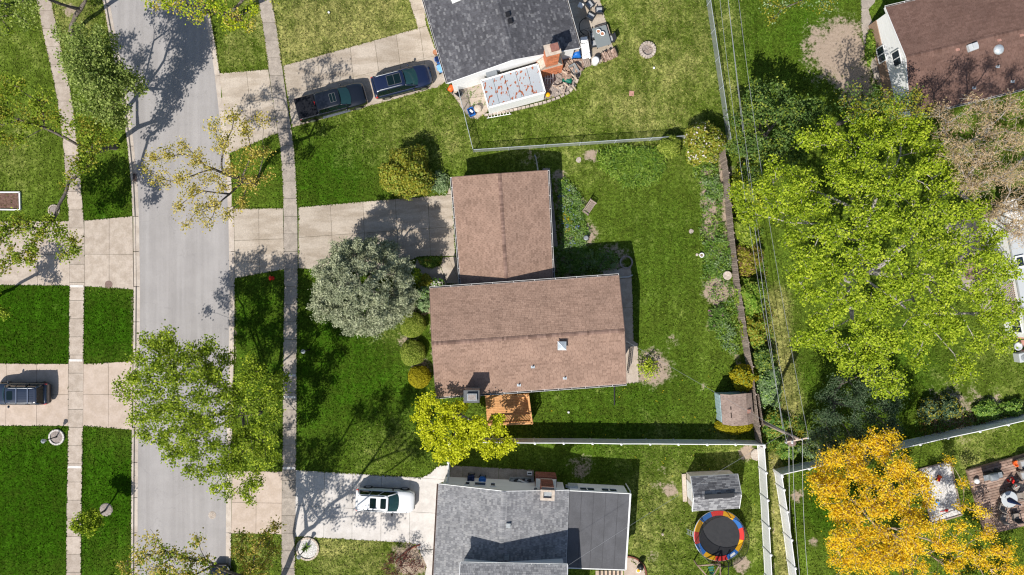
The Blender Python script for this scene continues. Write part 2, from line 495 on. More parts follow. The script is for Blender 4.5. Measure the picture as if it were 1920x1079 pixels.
def dup(root, loc, rz, label, group=None):
    """A copy of a thing with copies of its parts and sub-parts."""
    r = root.copy()
    COL.objects.link(r)
    r.location = loc
    r.rotation_euler = (0, 0, rz)
    r['label'] = label
    if group:
        r['group'] = group
    for ch in list(root.children):
        c = ch.copy()
        COL.objects.link(c)
        c.parent = r
        for g in list(ch.children):
            k = g.copy()
            COL.objects.link(k)
            k.parent = c
    return r


def np_mesh(name, v, q, rnd, mt, parent=None, smooth=False):
    """A mesh of quads from numpy arrays, with one random value per face; world coordinates."""
    off = ORG.get(parent.name, Vector((0, 0, 0))) if parent is not None else Vector((0, 0, 0))
    v = np.asarray(v, dtype=np.float32) - np.array(off, dtype=np.float32)
    me = bpy.data.meshes.new(name)
    nq = len(q)
    me.vertices.add(len(v))
    me.vertices.foreach_set('co', v.ravel())
    me.loops.add(nq * 4)
    me.loops.foreach_set('vertex_index', np.asarray(q, dtype=np.int32).ravel())
    me.polygons.add(nq)
    me.polygons.foreach_set('loop_start', np.arange(0, nq * 4, 4, dtype=np.int32))
    me.polygons.foreach_set('use_smooth', np.full(nq, bool(smooth)))
    me.update(calc_edges=True)
    if rnd is not None:
        at = me.attributes.new('rnd', 'FLOAT', 'FACE')
        at.data.foreach_set('value', np.asarray(rnd, dtype=np.float32))
    me.materials.append(mt)
    o = bpy.data.objects.new(name, me)
    COL.objects.link(o)
    if parent is not None:
        o.parent = parent
    ORG[o.name] = off
    return o


def clip_poly(poly, p, nrm, dist):
    """The part of poly where (x - p) . nrm >= dist."""
    out = []
    n = len(poly)
    for i in range(n):
        a, b = poly[i], poly[(i + 1) % n]
        da = (a[0] - p[0]) * nrm[0] + (a[1] - p[1]) * nrm[1] - dist
        db = (b[0] - p[0]) * nrm[0] + (b[1] - p[1]) * nrm[1] - dist
        if da >= 0:
            out.append(a)
        if (da > 0 > db) or (da < 0 < db):
            t = da / (da - db)
            out.append((a[0] + (b[0] - a[0]) * t, a[1] + (b[1] - a[1]) * t))
    return out


def poly_area(p):
    return abs(sum(p[i][0] * p[(i + 1) % len(p)][1] - p[(i + 1) % len(p)][0] * p[i][1] for i in range(len(p)))) / 2 if len(p) > 2 else 0


PAVED, WALKS = [], []


def slabs(root, poly_px, cuts_px, mt, z0=-0.06, z1=0.03, gap=0.022, name='slab'):
    """Paving cast in separate slabs: the polygon cut along lines (photo pixels) with an open joint between."""
    polys = [[P2(*p) for p in poly_px]]
    for (x0, y0, x1, y1) in cuts_px:
        a, b = P(x0, y0), P(x1, y1)
        dv = (b - a).normalized()
        n = (-dv.y, dv.x)
        new = []
        for q in polys:
            for sgn in (1, -1):
                c = clip_poly(q, a, (n[0] * sgn, n[1] * sgn), gap / 2)
                if len(c) > 2 and poly_area(c) > 0.05:
                    new.append(c)
        polys = new
    PAVED.append([P2(*p) for p in poly_px])
    out = []
    for q in polys:
        dz = random.uniform(-0.006, 0.006)
        out.append(MB().prism(q, z0, z1 + dz).build(name, mt, root))
    return out


# ------------------------------------------------------------------ the ground
LK = [(-700, 0), (-330, 95), (-200, 135), (0, 193), (65, 205), (125, 217), (200, 230), (270, 239), (340, 246), (405, 249), (540, 251), (680, 250), (810, 247.5),
      (950, 246.5), (1079, 246), (1800, 246)]
RK = [(-700, 212), (-330, 297), (-200, 333), (0, 388), (50, 398), (100, 406.5), (150, 413.5), (200, 419), (262, 427), (315, 433), (405, 438), (520, 440), (600, 440),
      (700, 438), (822, 435), (960, 433.5), (1079, 433), (1800, 433)]
lk = lambda y: float(np.interp(y, [a for a, _ in LK], [b for _, b in LK]))
rk = lambda y: float(np.interp(y, [a for a, _ in RK], [b for _, b in RK]))

xs = np.concatenate([[-900, -500, -250, -130, -80], np.arange(-56, 56.01, 0.3), [80, 130, 250, 500, 900]])
ys = np.concatenate([[-900, -500, -250, -120, -70, -50], np.arange(-36, 36.01, 0.3), [50, 70, 120, 250, 500, 900]])
gx, gy = np.meshgrid(xs, ys)
px, py = gx * F / H + CX, CY - gy * F / H
gz = 0.012 * np.sin(gx * 0.9 + 1.3) * np.cos(gy * 0.7) - 0.012
lkx = np.interp(py, [a for a, _ in LK], [b for _, b in LK])
rkx = np.interp(py, [a for a, _ in RK], [b for _, b in RK])
gz = np.where((px > lkx + 3) & (px < rkx - 3), -0.45, gz)


def blobs(lst):
    """Soft round areas (photo x, y, radius in pixels, amount) summed to one value per ground point."""
    out = np.zeros_like(px)
    for x, y, r, a in lst:
        out = np.maximum(out, a * np.clip(1.35 - 0.75 * ((px - x) ** 2 + (py - y) ** 2) ** 0.5 / r, 0, 1))
    return out


def lines(lst):
    out = np.zeros_like(px)
    for x0, y0, x1, y1, r, a in lst:
        dx, dy = x1 - x0, y1 - y0
        t = np.clip(((px - x0) * dx + (py - y0) * dy) / (dx * dx + dy * dy), 0, 1)
        dd = ((px - x0 - t * dx) ** 2 + (py - y0 - t * dy) ** 2) ** 0.5
        out = np.maximum(out, a * np.clip(1.4 - 0.8 * dd / r, 0, 1))
    return out


dry = blobs([(640, 30, 170, .85), (560, 60, 80, .8), (720, 60, 80, .8), (450, 100, 50, .6), (1200, 150, 170, .62), (1260, 60, 130, .62), (1130, 230, 130, .5), (990, 250, 90, .45),
             (20, 290, 90, .42), (150, 40, 90, .62), (60, 60, 120, .35), (760, 230, 110, .5), (860, 200, 70, .55), (660, 1045, 120, .62), (740, 1030, 50, .6), (470, 1030, 50, .5),
             (1250, 940, 130, .55), (1230, 1040, 90, .5), (1330, 860, 90, .42), (1880, 700, 120, .35), (1830, 840, 80, .5), (1300, 560, 90, .25), (1200, 420, 90, .25),
             (740, 620, 50, .45), (720, 840, 60, .45), (1100, 770, 90, .18), (1040, 830, 90, .2), (1410, 1000, 60, .4), (1140, 300, 60, .45), (860, 260, 50, .5)])
dry = np.maximum(dry, lines([(1455, 560, 1480, 780, 26, .85), (1450, 860, 1470, 1079, 16, .9), (1362, 60, 1405, 300, 22, .35), (1290, 310, 1330, 680, 26, .25), (1340, 10, 1380, 260, 18, .45)]))
lush = blobs([(60, 620, 150, 1), (200, 610, 80, 1), (60, 940, 200, 1), (200, 930, 110, 1), (640, 690, 160, .75), (480, 600, 80, .7), (620, 340, 90, .75), (1250, 480, 120, .35),
              (1150, 770, 150, .55), (190, 380, 60, .75), (1390, 60, 80, .5), (1560, 950, 60, .8), (1520, 60, 80, .5), (1490, 700, 60, .45), (930, 230, 50, .3), (1700, 700, 90, .5)])
soil = blobs([(1575, 95, 62, .85), (1540, 80, 40, .7), (1600, 150, 40, .8), (1232, 910, 15, .55), (1245, 880, 14, .5), (1258, 918, 15, .75), (1345, 480, 24, .7), (1345, 545, 28, .85), (1330, 430, 18, .7),
              (1335, 610, 14, .6), (1100, 440, 22, .8), (1090, 380, 16, .55), (1225, 690, 34, .85), (1400, 850, 14, 1), (1225, 1045, 13, .6), (1090, 875, 26, .6), (1122, 1040, 14, .5),
              (1390, 1060, 18, .8), (1110, 293, 14, .8), (995, 290, 26, .5), (790, 580, 24, .55), (765, 640, 20, .6), (790, 690, 28, .6), (1260, 640, 16, .5), (1320, 720, 12, .5),
              (130, 20, 16, .65), (1150, 490, 40, .6), (1070, 500, 50, .6), (1400, 560, 22, .6), (1412, 640, 22, .6), (1420, 780, 24, .7), (1470, 800, 30, .6), (1380, 440, 16, .8),
              (1495, 930, 14, .7), (1525, 1020, 14, .6), (1790, 770, 60, .6), (1860, 770, 40, .6), (775, 1050, 40, .8), (1890, 620, 40, .5), (1360, 320, 26, .5)])
soil = np.maximum(soil, lines([(1325, 330, 1348, 560, 15, .74), (1355, 300, 1370, 480, 13, .68), (1350, 560, 1385, 680, 12, .5), (1624, 40, 1650, 150, 10, .9), (248, 560, 250, 680, 4, .7), (440, 560, 440, 680, 5, .6), (242, 60, 236, 130, 5, .3),
                               (1448, 850, 1452, 1079, 4, .5), (1049, 330, 1062, 460, 14, .7), (1425, 870, 1438, 1079, 4, .6), (1385, 560, 1410, 680, 10, .6), (812, 550, 824, 730, 12, .6)]))

gv = np.stack([gx, gy, gz], -1).reshape(-1, 3)
nx_, ny_ = len(xs), len(ys)
ii = (np.arange(ny_ - 1)[:, None] * nx_ + np.arange(nx_ - 1)[None, :]).ravel()
gq = np.stack([ii, ii + 1, ii + nx_ + 1, ii + nx_], -1)

def lawn_colour(nt, l_, d_, tone):
    c = mixnode(nt, l_, (0.084, 0.126, 0.015), (0.024, 0.066, 0.003))
    c = mixnode(nt, d_, c, (0.222, 0.208, 0.070))
    cmb = nt.nodes.new('ShaderNodeCombineColor')
    for i in range(3):
        nt.links.new(tone, cmb.inputs[i])
    return mixnode(nt, 1.0, c, cmb.outputs[0], 'MULTIPLY')


gm, nt, bs, pos = base_mat('lawn_ground')
bs.inputs['Roughness'].default_value = 1.0
bs.inputs['Specular IOR Level'].default_value = 0.0
n1 = noise(nt, pos, 0.30, 5, 0.6)
n2 = noise(nt, pos, 1.1, 6, 0.68)
n3 = noise(nt, pos, 4.2, 5, 0.75)
n4 = noise(nt, pos, 10.0, 3, 0.8)
cen = lambda n, k: mathn(nt, 'MULTIPLY', mathn(nt, 'SUBTRACT', n, 0.5), k)
l_ = mathn(nt, 'ADD', attr(nt, 'lush'), mathn(nt, 'ADD', cen(n2, 1.6), cen(n1, 1.0)), True)
d_ = mathn(nt, 'ADD', attr(nt, 'dry'), mathn(nt, 'ADD', cen(n2, 1.2), mathn(nt, 'ADD', cen(n3, 0.7), cen(n1, 1.3))))
d_ = ramp(nt, d_, 0.22, 1.25)
tone = mathn(nt, 'MULTIPLY', ramp(nt, n3, 0.36, 0.64, 0.62, 1.38), ramp(nt, n4, 0.34, 0.66, 0.68, 1.32))
tone = mathn(nt, 'MULTIPLY', tone, mathn(nt, 'MULTIPLY', ramp(nt, n2, 0.34, 0.66, 0.74, 1.26), ramp(nt, n1, 0.34, 0.66, 0.84, 1.16)))
mow = noise(nt, pos, 1.0, 1, 0.4, (1.9, 0.10, 1.0))
tone = mathn(nt, 'MULTIPLY', tone, ramp(nt, mow, 0.36, 0.64, 0.90, 1.10))
c = lawn_colour(nt, l_, d_, tone)
s_ = mathn(nt, 'ADD', attr(nt, 'soil'), mathn(nt, 'ADD', cen(n2, 1.2), cen(n3, 1.1)))
s_ = ramp(nt, s_, 0.44, 0.74)
sc = mixnode(nt, n3, (0.20, 0.145, 0.105), (0.46, 0.37, 0.29))
c = mixnode(nt, s_, c, sc)
nt.links.new(c, bs.inputs['Base Color'])
bn = nt.nodes.new('ShaderNodeBump')
bn.inputs['Distance'].default_value = 0.05
bn.inputs['Strength'].default_value = 1.0
nt.links.new(n3, bn.inputs['Height'])
nt.links.new(bn.outputs['Normal'], bs.inputs['Normal'])
ground = np_mesh('ground', gv, gq, None, gm, None, True)
for nm, arr in (('dry', dry), ('lush', lush), ('soil', soil)):
    at = ground.data.attributes.new(nm, 'FLOAT', 'POINT')
    at.data.foreach_set('value', arr.ravel().astype(np.float32))
tag(ground, 'patchy green and straw coloured lawns around all the houses', 'lawn', kind='structure')

# ------------------------------------------------------------------ road, kerbs, pavements
rm, nt, bs, pos = base_mat('worn_asphalt')
bs.inputs['Roughness'].default_value = 0.9
bs.inputs['Specular IOR Level'].default_value = 0.2
st = noise(nt, pos, 1.3, 4, 0.6, (1.0, 0.035, 1.0))
c = mixnode(nt, ramp(nt, st, 0.3, 0.72), (0.285, 0.268, 0.258), (0.345, 0.326, 0.315))
sp = mathn(nt, 'MULTIPLY', ramp(nt, noise(nt, pos, 26, 2, 0.8), 0.2, 0.8, 0.88, 1.12), ramp(nt, noise(nt, pos, 0.5, 5, 0.6), 0.3, 0.7, 0.94, 1.05))
cmb = nt.nodes.new('ShaderNodeCombineColor')
for i in range(3):
    nt.links.new(sp, cmb.inputs[i])
c = mixnode(nt, 1.0, c, cmb.outputs[0], 'MULTIPLY')
vo = nt.nodes.new('ShaderNodeTexVoronoi')
vo.feature = 'DISTANCE_TO_EDGE'
vo.inputs['Scale'].default_value = 0.16
wv = nt.nodes.new('ShaderNodeVectorMath')
wv.operation = 'ADD'
nz = nt.nodes.new('ShaderNodeTexNoise')
nz.inputs['Scale'].default_value = 0.8
nt.links.new(pos, nz.inputs['Vector'])
sc_ = nt.nodes.new('ShaderNodeVectorMath')
sc_.operation = 'SCALE'
sc_.inputs['Scale'].default_value = 2.5
nt.links.new(nz.outputs['Color'], sc_.inputs[0])
nt.links.new(pos, wv.inputs[0])
nt.links.new(sc_.outputs[0], wv.inputs[1])
nt.links.new(wv.outputs[0], vo.inputs['Vector'])
c = mixnode(nt, ramp(nt, vo.outputs['Distance'], 0.0, 0.006, 0.16, 0.0), c, (0.12, 0.115, 0.115))
st2 = ramp(nt, noise(nt, pos, 1.1, 3, 0.7), 0.66, 0.78, 0, 0.3)
c = mixnode(nt, st2, c, (0.2, 0.195, 0.2))
nt.links.new(c, bs.inputs['Base Color'])
rb = MB()
yy = [-700, -330, -200, -100] + list(range(0, 1080, 30)) + [1200, 1400, 1800]
for i in range(len(yy) - 1):
    a, b = yy[i], yy[i + 1]
    rb.add([P(lk(a) + 9, a, 0) + Vector((0, 0, -0.1)), P(rk(a) - 7, a) + Vector((0, 0, -0.1)), P(rk(b) - 7, b) + Vector((0, 0, -0.1)), P(lk(b) + 9, b) + Vector((0, 0, -0.1))], [(0, 3, 2, 1)])
road = rb.build('road', rm)
road.data.validate()
tag(road, 'pale worn asphalt residential street running down the left', 'road', kind='structure')


def kerb(fn, side, label):
    root = thing('kerb', label, 'kerb', P(fn(540), 540), kind='structure')
    y = -320.0
    drive = [(405, 545), (678, 800)] if side > 0 else [(133, 288), (388, 520), (880, 1003)]
    while y < 1420:
        y1 = y + 66
        g = 0.5
        ya, yb = y + g, y1 - g
        low = any(a - 20 < (ya + yb) / 2 < b + 20 for a, b in drive)
        zt = -0.03 if low else 0.045
        mb = MB()
        ya_, yb_ = P(0, ya).y, P(0, yb).y
        prof = [(0.0, -0.4), (0.0, zt), (0.17, zt), (0.21, -0.075), (0.48, -0.096), (0.48, -0.4)]
        rings = []
        for yv in (ya, (ya + yb) / 2, yb):
            x = P(fn(yv), yv).x
            rings.append([(x + side * u, P(0, yv).y, z) for u, z in prof])
        if side < 0:
            rings = [r[::-1] for r in rings]
        mb.loft(rings)
        mb.build('kerb_segment', M['kerb'], root)
        y = y1
    return root


kerb(lk, 1, 'pale concrete kerb and gutter on the left side of the street')
kerb(rk, -1, 'pale concrete kerb and gutter on the right side of the street')

SWL = [(-330, -20), (-150, 32), (0, 69), (67, 82), (135, 97), (170, 105), (215, 112), (275, 119), (355, 125), (415, 130), (520, 131), (690, 129), (810, 128), (984, 125), (1079, 124.5), (1400, 124)]
SWR = [(-330, 415), (-150, 452), (0, 484), (62, 495), (130, 504), (200, 514), (270, 525), (320, 529), (390, 532), (540, 533), (665, 531), (810, 530.5), (935, 529), (1079, 527.5), (1400, 526)]


def walk(pts, label, step, mt, wpx):
    f = lambda y: float(np.interp(y, [a for a, _ in pts], [b for _, b in pts]))
    root = thing('sidewalk', label, 'sidewalk', P(f(540), 540), kind='structure')
    y = -320.0
    while y < 1400:
        y1 = y + step
        g = 0.3
        poly = [P2(f(y + g), y + g), P2(f(y + g) + wpx, y + g), P2(f(y1 - g) + wpx, y1 - g), P2(f(y1 - g), y1 - g)]
        WALKS.append(len(PAVED))
        PAVED.append([P2(f(y - 4), y - 4), P2(f(y - 4) + wpx, y - 4), P2(f(y1 + 4) + wpx, y1 + 4), P2(f(y1 + 4), y1 + 4)])
        MB().prism(poly, -0.06, 0.034 + random.uniform(-0.008, 0.008)).build('slab', mt, root)
        y = y1
    return root, f


wl, fl = walk(SWL, 'pale concrete sidewalk left of the street', 34.0, M['concrete_walk'], 27.5)
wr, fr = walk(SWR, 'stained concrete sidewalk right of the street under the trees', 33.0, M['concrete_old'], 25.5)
for root, f, w, y in ((wl, fl, 27, 676), (wl, fl, 27, 876), (wr, fr, 25, 704), (wr, fr, 25, 745), (wr, fr, 25, 878), (wl, fl, 27, 537)):
    MB().prism([P2(f(y) + 1, y - 2.5), P2(f(y) + w - 1, y - 2), P2(f(y) + w - 1, y + 2.2), P2(f(y) + 1, y + 2)], 0.03, 0.05).build('repair_strip', M['patch'], root)

# driveways (aprons and drives), each slab on its own
dl1 = thing('driveway', 'pale concrete driveway at left, half under the low tree branches', 'driveway', P(100, 470), kind='structure')
slabs(dl1, [(158.5, 414), (248.5, 406), (250.5, 543), (159, 537)], [(205, 400, 205, 550), (150, 477, 260, 477.5)], M['concrete_walk'])
slabs(dl1, [(-160, 417), (130, 415), (130.5, 536), (-160, 533)], [(70, 400, 71, 550), (-10, 400, -9, 550), (-90, 400, -90, 550), (-170, 477, 140, 477.5)], M['concrete_walk'])
dl2 = thing('driveway', 'clean tan concrete driveway at left with the parked slate SUV', 'driveway', P(100, 740), kind='structure')
slabs(dl2, [(157, 683), (249, 678), (247.5, 806), (156, 799)], [(203.5, 660, 203.5, 820), (150, 739.5, 260, 740.5)], M['concrete_warm'])
slabs(dl2, [(-160, 681), (128.5, 683), (127.5, 799), (-160, 798)], [(69, 670, 69, 810), (13, 670, 11, 810), (-60, 670, -60, 810), (-170, 739, 140, 740)], M['concrete_warm'])
dr1 = thing('driveway', 'concrete driveway with the pickup and navy SUV parked on it', 'driveway', P(660, 160), kind='structure')
slabs(dr1, [(412, 138), (503, 131), (521, 250), (440, 284), (429, 288)], [(461, 120, 478, 290), (410, 205, 530, 185)], M['concrete'])
slabs(dr1, [(531, 124), (783, 54), (800, 49.5), (838, 150), (824, 163), (548, 239)],
      [(593, 90, 611, 250), (655, 70, 671, 230), (700, 60, 722, 220), (741, 50, 762, 210), (785, 40, 806, 190), (520, 183, 850, 96)], M['concrete'])
slabs(dr1, [(767, 0), (795, 0), (799, 48.5), (784, 53)], [(760, 24, 810, 14)], M['concrete'])
slabs(dr1, [(700, -300), (740, -300), (795, -1), (767, -1)], [(700, -60, 800, -80), (690, -150, 800, -170), (690, -220, 800, -240)], M['concrete'])
dr2 = thing('driveway', 'broad stained concrete driveway of the brown roofed house', 'driveway', P(700, 440), kind='structure')
slabs(dr2, [(439, 392), (530.5, 391), (533, 505), (441, 522)], [(485, 380, 487, 530), (430, 452, 540, 448)], M['concrete'])
slabs(dr2, [(560, 389), (701, 377), (848, 365), (854, 480), (787, 481), (740, 500), (690, 512), (560, 503)],
      [(619, 370, 626, 520), (680, 370, 687, 520), (741, 370, 749, 520), (802, 360, 809, 520), (550, 446.5, 870, 424)], M['concrete'])
slabs(dr2, [(829, 483), (855, 481.5), (864, 534), (838, 531), (826, 498)], [(840, 480, 866, 540)], M['concrete'])
slabs(dr2, [(782, 486), (788, 496), (800, 502), (813, 501.5), (825, 499), (837, 530), (838, 540), (800, 528), (783, 524), (770, 510)], [(805, 480, 804, 550)], M['concrete'])
slabs(dr2, [(847, 338), (850.5, 333), (853, 364), (848, 364.5), (838, 364.5)], [], M['concrete'])
dr3 = thing('driveway', 'bright white concrete driveway with the white SUV parked on it', 'driveway', P(680, 950), kind='structure')
slabs(dr3, [(436, 883), (529, 885), (528, 1002), (434, 1000)], [(481, 870, 480, 1010), (430, 942, 540, 944)], M['concrete_warm'])
slabs(dr3, [(555, 882), (790, 896), (805, 889), (818, 877), (826, 873), (840, 873), (838, 903), (826, 905), (814, 1030), (785, 1031), (778, 1021), (768, 1018), (554, 1006)],
      [(609, 870, 607, 1020), (661, 870, 660, 1020), (715.5, 870, 714, 1030), (769, 870, 768, 1030), (545, 947, 860, 965), (740, 894, 880, 902)], M['concrete_white'])
slabs(dr3, [(786, 1032), (813.5, 1031), (808, 1250), (770, 1250), (800, 1060)], [(770, 1100, 830, 1102), (770, 1170, 830, 1172)], M['concrete_white'])

# paths and patios
pe = thing('path', 'shaded concrete path along the east wall of the brown roofed house', 'path', P(1180, 620), kind='structure')
slabs(pe, [(1130, 508), (1183, 500), (1186, 560), (1188, 640), (1196, 645), (1197.5, 718), (1168, 720), (1160, 620), (1156, 524), (1130, 527)], [(1150, 524, 1200, 520), (1150, 578, 1200, 577), (1150, 645, 1200, 643)], M['concrete_walk'])
pn = thing('path', 'grey concrete strip along the garage wall behind the flower bed', 'path', P(1035, 400), kind='structure')
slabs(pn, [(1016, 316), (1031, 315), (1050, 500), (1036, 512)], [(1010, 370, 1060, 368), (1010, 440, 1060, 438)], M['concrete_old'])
pb = thing('path', 'concrete path with the two bins beside the grey roofed house', 'path', P(910, 885), kind='structure')
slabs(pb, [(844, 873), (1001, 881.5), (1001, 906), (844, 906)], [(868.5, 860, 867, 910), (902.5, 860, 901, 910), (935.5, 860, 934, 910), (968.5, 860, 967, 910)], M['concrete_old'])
pt = thing('patio', 'concrete patio with chairs and clutter beside the charcoal roofed house', 'patio', P(1110, 60), kind='structure')
slabs(pt, [(1042, -80), (1108, -80), (1125, 0), (1155, 108), (1118, 122), (1086, 127), (1068, 80)], [(1050, 10, 1150, -14), (1050, 66, 1160, 40), (1107, -80, 1112, 130)], M['concrete'])
pw = thing('patio', 'cracked weedy patio behind the chain link fence corner', 'patio', P(880, 185), kind='structure')
slabs(pw, [(838, 166), (905, 150), (918, 206), (896, 224), (882, 222), (868, 208), (856, 188)], [(872, 140, 886, 230), (840, 190, 930, 178)], M['concrete_walk'])
pj = thing('bare_ground', 'stony ground under the junk pile by the brick chimney', 'ground', P(1050, 150), kind='structure')
MB().prism([P2(*p) for p in [(1012, 122), (1088, 112), (1094, 128), (1085, 150), (1076, 167), (1052, 180), (1018, 188)]], -0.05, 0.012).build('soil_patch', M['grey_gravel'], pj)
pc = thing('patio', 'round tan patio edged in brick right of the flat roof', 'patio', P(1185, 1062), kind='structure')
arc = [(1170, 1045)] + [(1176 + 34 * math.sin(a), 1079 - 34 * math.cos(a)) for a in np.linspace(0, math.pi, 12)] + [(1170, 1115)]
MB().prism([P2(*p) for p in arc], -0.05, 0.03).build('slab', M['concrete_warm'], pc)
for a in np.linspace(0.0, math.pi, 30):
    x, y = 1176 + 35.5 * math.sin(a), 1079 - 35.5 * math.cos(a)
    MB().box(P(x, y) + Vector((0, 0, 0.05)), (0.17, 0.11, 0.16), math.atan2(math.cos(a), math.sin(a)) + R(90)).build('brick', M['red_brick'], pc)


# ------------------------------------------------------------------ houses
def lerp(a, b, t):
    return a + (b - a) * t


def shingle_field(root, e0, e1, r0, r1, mt, exposure=0.145, tab=0.30, wild=0.5, thick=0.012, name='shingles'):
    """Rows of separate shingle tabs, each row lapping over the one below it."""
    L = ((e1 - e0).length + (r1 - r0).length) / 2
    S = ((r0 - e0).length + (r1 - e1).length) / 2
    nrm = (e1 - e0).cross(r0 - e0).normalized()
    if nrm.z < 0:
        nrm = -nrm
    nrow = max(2, int(round(S / exposure)))
    ncol = max(2, int(round(L / tab)))
    vs, qs, rn = [], [], []
    for j in range(nrow):
        t0, t1 = j / nrow, min(1.0, (j + 1.12) / nrow)
        a0, a1 = lerp(e0, r0, t0), lerp(e1, r1, t0)
        b0, b1 = lerp(e0, r0, t1), lerp(e1, r1, t1)
        rowtone = random.uniform(-0.06, 0.06)
        cuts = [0.0]
        s = (0.5 if j % 2 else 1.0) / ncol
        while s < 1.0 - 0.2 / ncol:
            cuts.append(s)
            s += (1.0 + random.uniform(-wild, wild) * 0.5) / ncol
        cuts.append(1.0)
        g = 0.006 / L
        for k in range(len(cuts) - 1):
            s0, s1 = cuts[k] + g, cuts[k + 1] - g
            if s1 <= s0:
                continue
            th = thick * random.uniform(0.7, 1.6)
            p = [lerp(a0, a1, s0), lerp(a0, a1, s1), lerp(b0, b1, s1), lerp(b0, b1, s0)]
            o = len(vs)
            vs += [p[0] + nrm * th, p[1] + nrm * th, p[2] + nrm * 0.003, p[3] + nrm * 0.003, p[0] - nrm * 0.005, p[1] - nrm * 0.005]
            qs += [(o, o + 1, o + 2, o + 3), (o + 4, o + 5, o + 1, o)]
            rv = min(1.0, max(0.0, random.random() * (0.6 + 0.4 * wild) + 0.2 * (1 - wild) + rowtone))
            rn += [rv, rv]
    o = np_mesh(name, [tuple(v) for v in vs], qs, rn, mt, root)
    o['kind'] = 'stuff'
    return o


def ridge_cap(root, r0, r1, da, db, mt, step=0.17, w=0.15):
    """Bent cap shingles along a ridge; da, db: unit directions down the two slopes."""
    n = int((r1 - r0).length / step)
    vs, qs, rn = [], [], []
    up = Vector((0, 0, 1))
    for i in range(n):
        a, b = lerp(r0, r1, i / n), lerp(r0, r1, min(1.0, (i + 1.08) / n))
        h0, h1 = 0.05, 0.03
        o = len(vs)
        vs += [a + da * w + up * (h0 - 0.01), a + up * h0, a + db * w + up * (h0 - 0.01), b + da * w + up * (h1 - 0.01), b + up * h1, b + db * w + up * (h1 - 0.01)]
        vs += [a + da * w, a, a + db * w]
        qs += [(o, o + 1, o + 4, o + 3), (o + 1, o + 2, o + 5, o + 4), (o + 6, o + 7, o + 1, o), (o + 7, o + 8, o + 2, o + 1)]
        rv = random.random()
        rn += [rv] * 4
    o = np_mesh('ridge_cap', [tuple(v) for v in vs], qs, rn, mt, root)
    o['kind'] = 'stuff'
    return o


def gable_roof(root, a0, a1, b0, b1, r0, r1, shmat, capmat=None, exposure=0.145, tab=0.30, wild=0.5, trim=None, capw=0.15):
    """Roof part: a solid deck, two fields of shingles and a ridge cap."""
    dn = Vector((0, 0, -0.02))
    dz = Vector((0, 0, -0.17))
    top = [p + dn for p in (a0, a1, r1, b1, b0, r0)]
    bot = [p + dz for p in (a0, a1, r1, b1, b0, r0)]
    mb = MB()
    fs = [(0, 1, 2, 5), (5, 2, 3, 4), (6, 11, 8, 7), (11, 10, 9, 8), (0, 6, 7, 1), (4, 3, 9, 10), (0, 5, 11, 6), (5, 4, 10, 11), (1, 7, 8, 2), (2, 8, 9, 3)]
    mb.add(top + bot, fs)
    roof = mb.build('roof', M['deck_under'], root)
    if trim:
        dz2 = Vector((0, 0, -0.10))
        u_ = (a1 - a0).normalized() * 0.02
        for p_, q_, s_ in ((a0, r0, -1), (b0, r0, -1), (a1, r1, 1), (b1, r1, 1)):
            MB().bar(p_ + dz2 + u_ * s_, q_ + dz2 + u_ * s_, 0.045, 0.2).build('rake_board', trim, roof)
        for p_, q_, o_ in ((a0, a1, a0 - b0), (b0, b1, b0 - a0)):
            o_ = o_.normalized() * 0.005
            MB().bar(p_ + dz2 + o_, q_ + dz2 + o_, 0.03, 0.18).build('fascia', trim, roof)
    shingle_field(roof, a0, a1, r0, r1, shmat, exposure, tab, wild)
    shingle_field(roof, b0, b1, r0, r1, shmat, exposure, tab, wild)
    ridge_cap(roof, r0, r1, (a0 - r0).normalized(), (b0 - r0).normalized(), capmat or shmat, w=capw)
    return roof


def gable_walls(root, a0, a1, b0, b1, r0, r1, over, mt, z0=-0.1, name='wall', end_over=None):
    """Walls under a gable roof, set in from its edges."""
    eo = over if end_over is None else end_over
    u = (a1 - a0).normalized()
    v = (b0 - a0)
    v.z = 0
    v.normalize()
    ro = over * abs((r0 - (a0 + b0) / 2).z) / ((b0 - a0).length / 2)
    A0, A1 = a0 + u * eo + v * over, a1 - u * eo + v * over
    B0, B1 = b0 + u * eo - v * over, b1 - u * eo - v * over
    Q0, Q1 = r0 + u * eo, r1 - u * eo
    zt = a0.z + ro - 0.19
    for q in (A0, A1, B0, B1):
        q.z = zt
    Q0.z, Q1.z = r0.z - 0.19, r1.z - 0.19
    g = lambda q: Vector((q.x, q.y, z0))
    mb = MB()
    mb.add([A0, A1, g(A1), g(A0)], [(3, 2, 1, 0)])
    mb.add([B0, B1, g(B1), g(B0)], [(0, 1, 2, 3)])
    mb.add([A0, Q0, B0, g(B0), g(A0)], [(0, 1, 2, 3, 4)])
    mb.add([A1, Q1, B1, g(B1), g(A1)], [(4, 3, 2, 1, 0)])
    return mb.build(name, mt, root), (A0, A1, B0, B1)


def gutter(root, e0, e1, out, mt, hang=0.75, name='gutter', dark=True):
    """An open trough along an eave, with its hangers across."""
    u = (e1 - e0).normalized()
    dz = Vector((0, 0, 1))
    mb = MB()
    for k, (o1, z1, w, t) in enumerate(((0.01, -0.05, 0.02, 0.1), (0.125, -0.05, 0.022, 0.1), (0.07, -0.095, 0.1, 0.012))):
        mb.bar(e0 + out * o1 + dz * z1, e1 + out * o1 + dz * z1, w, t)
    n = max(2, int((e1 - e0).length / hang))
    for i in range(n + 1):
        c = lerp(e0, e1, i / n) + out * 0.07 + dz * -0.005
        mb.bar(c - out * 0.06, c + out * 0.06, 0.03, 0.012)
    g = mb.build(name, mt, root)
    if dark:
        MB().bar(e0 + out * 0.07 + dz * -0.08, e1 + out * 0.07 + dz * -0.08, 0.085, 0.02).build('dark_strip', M['deck_under'], g)  # dark strip along the bottom of the trough
    return g


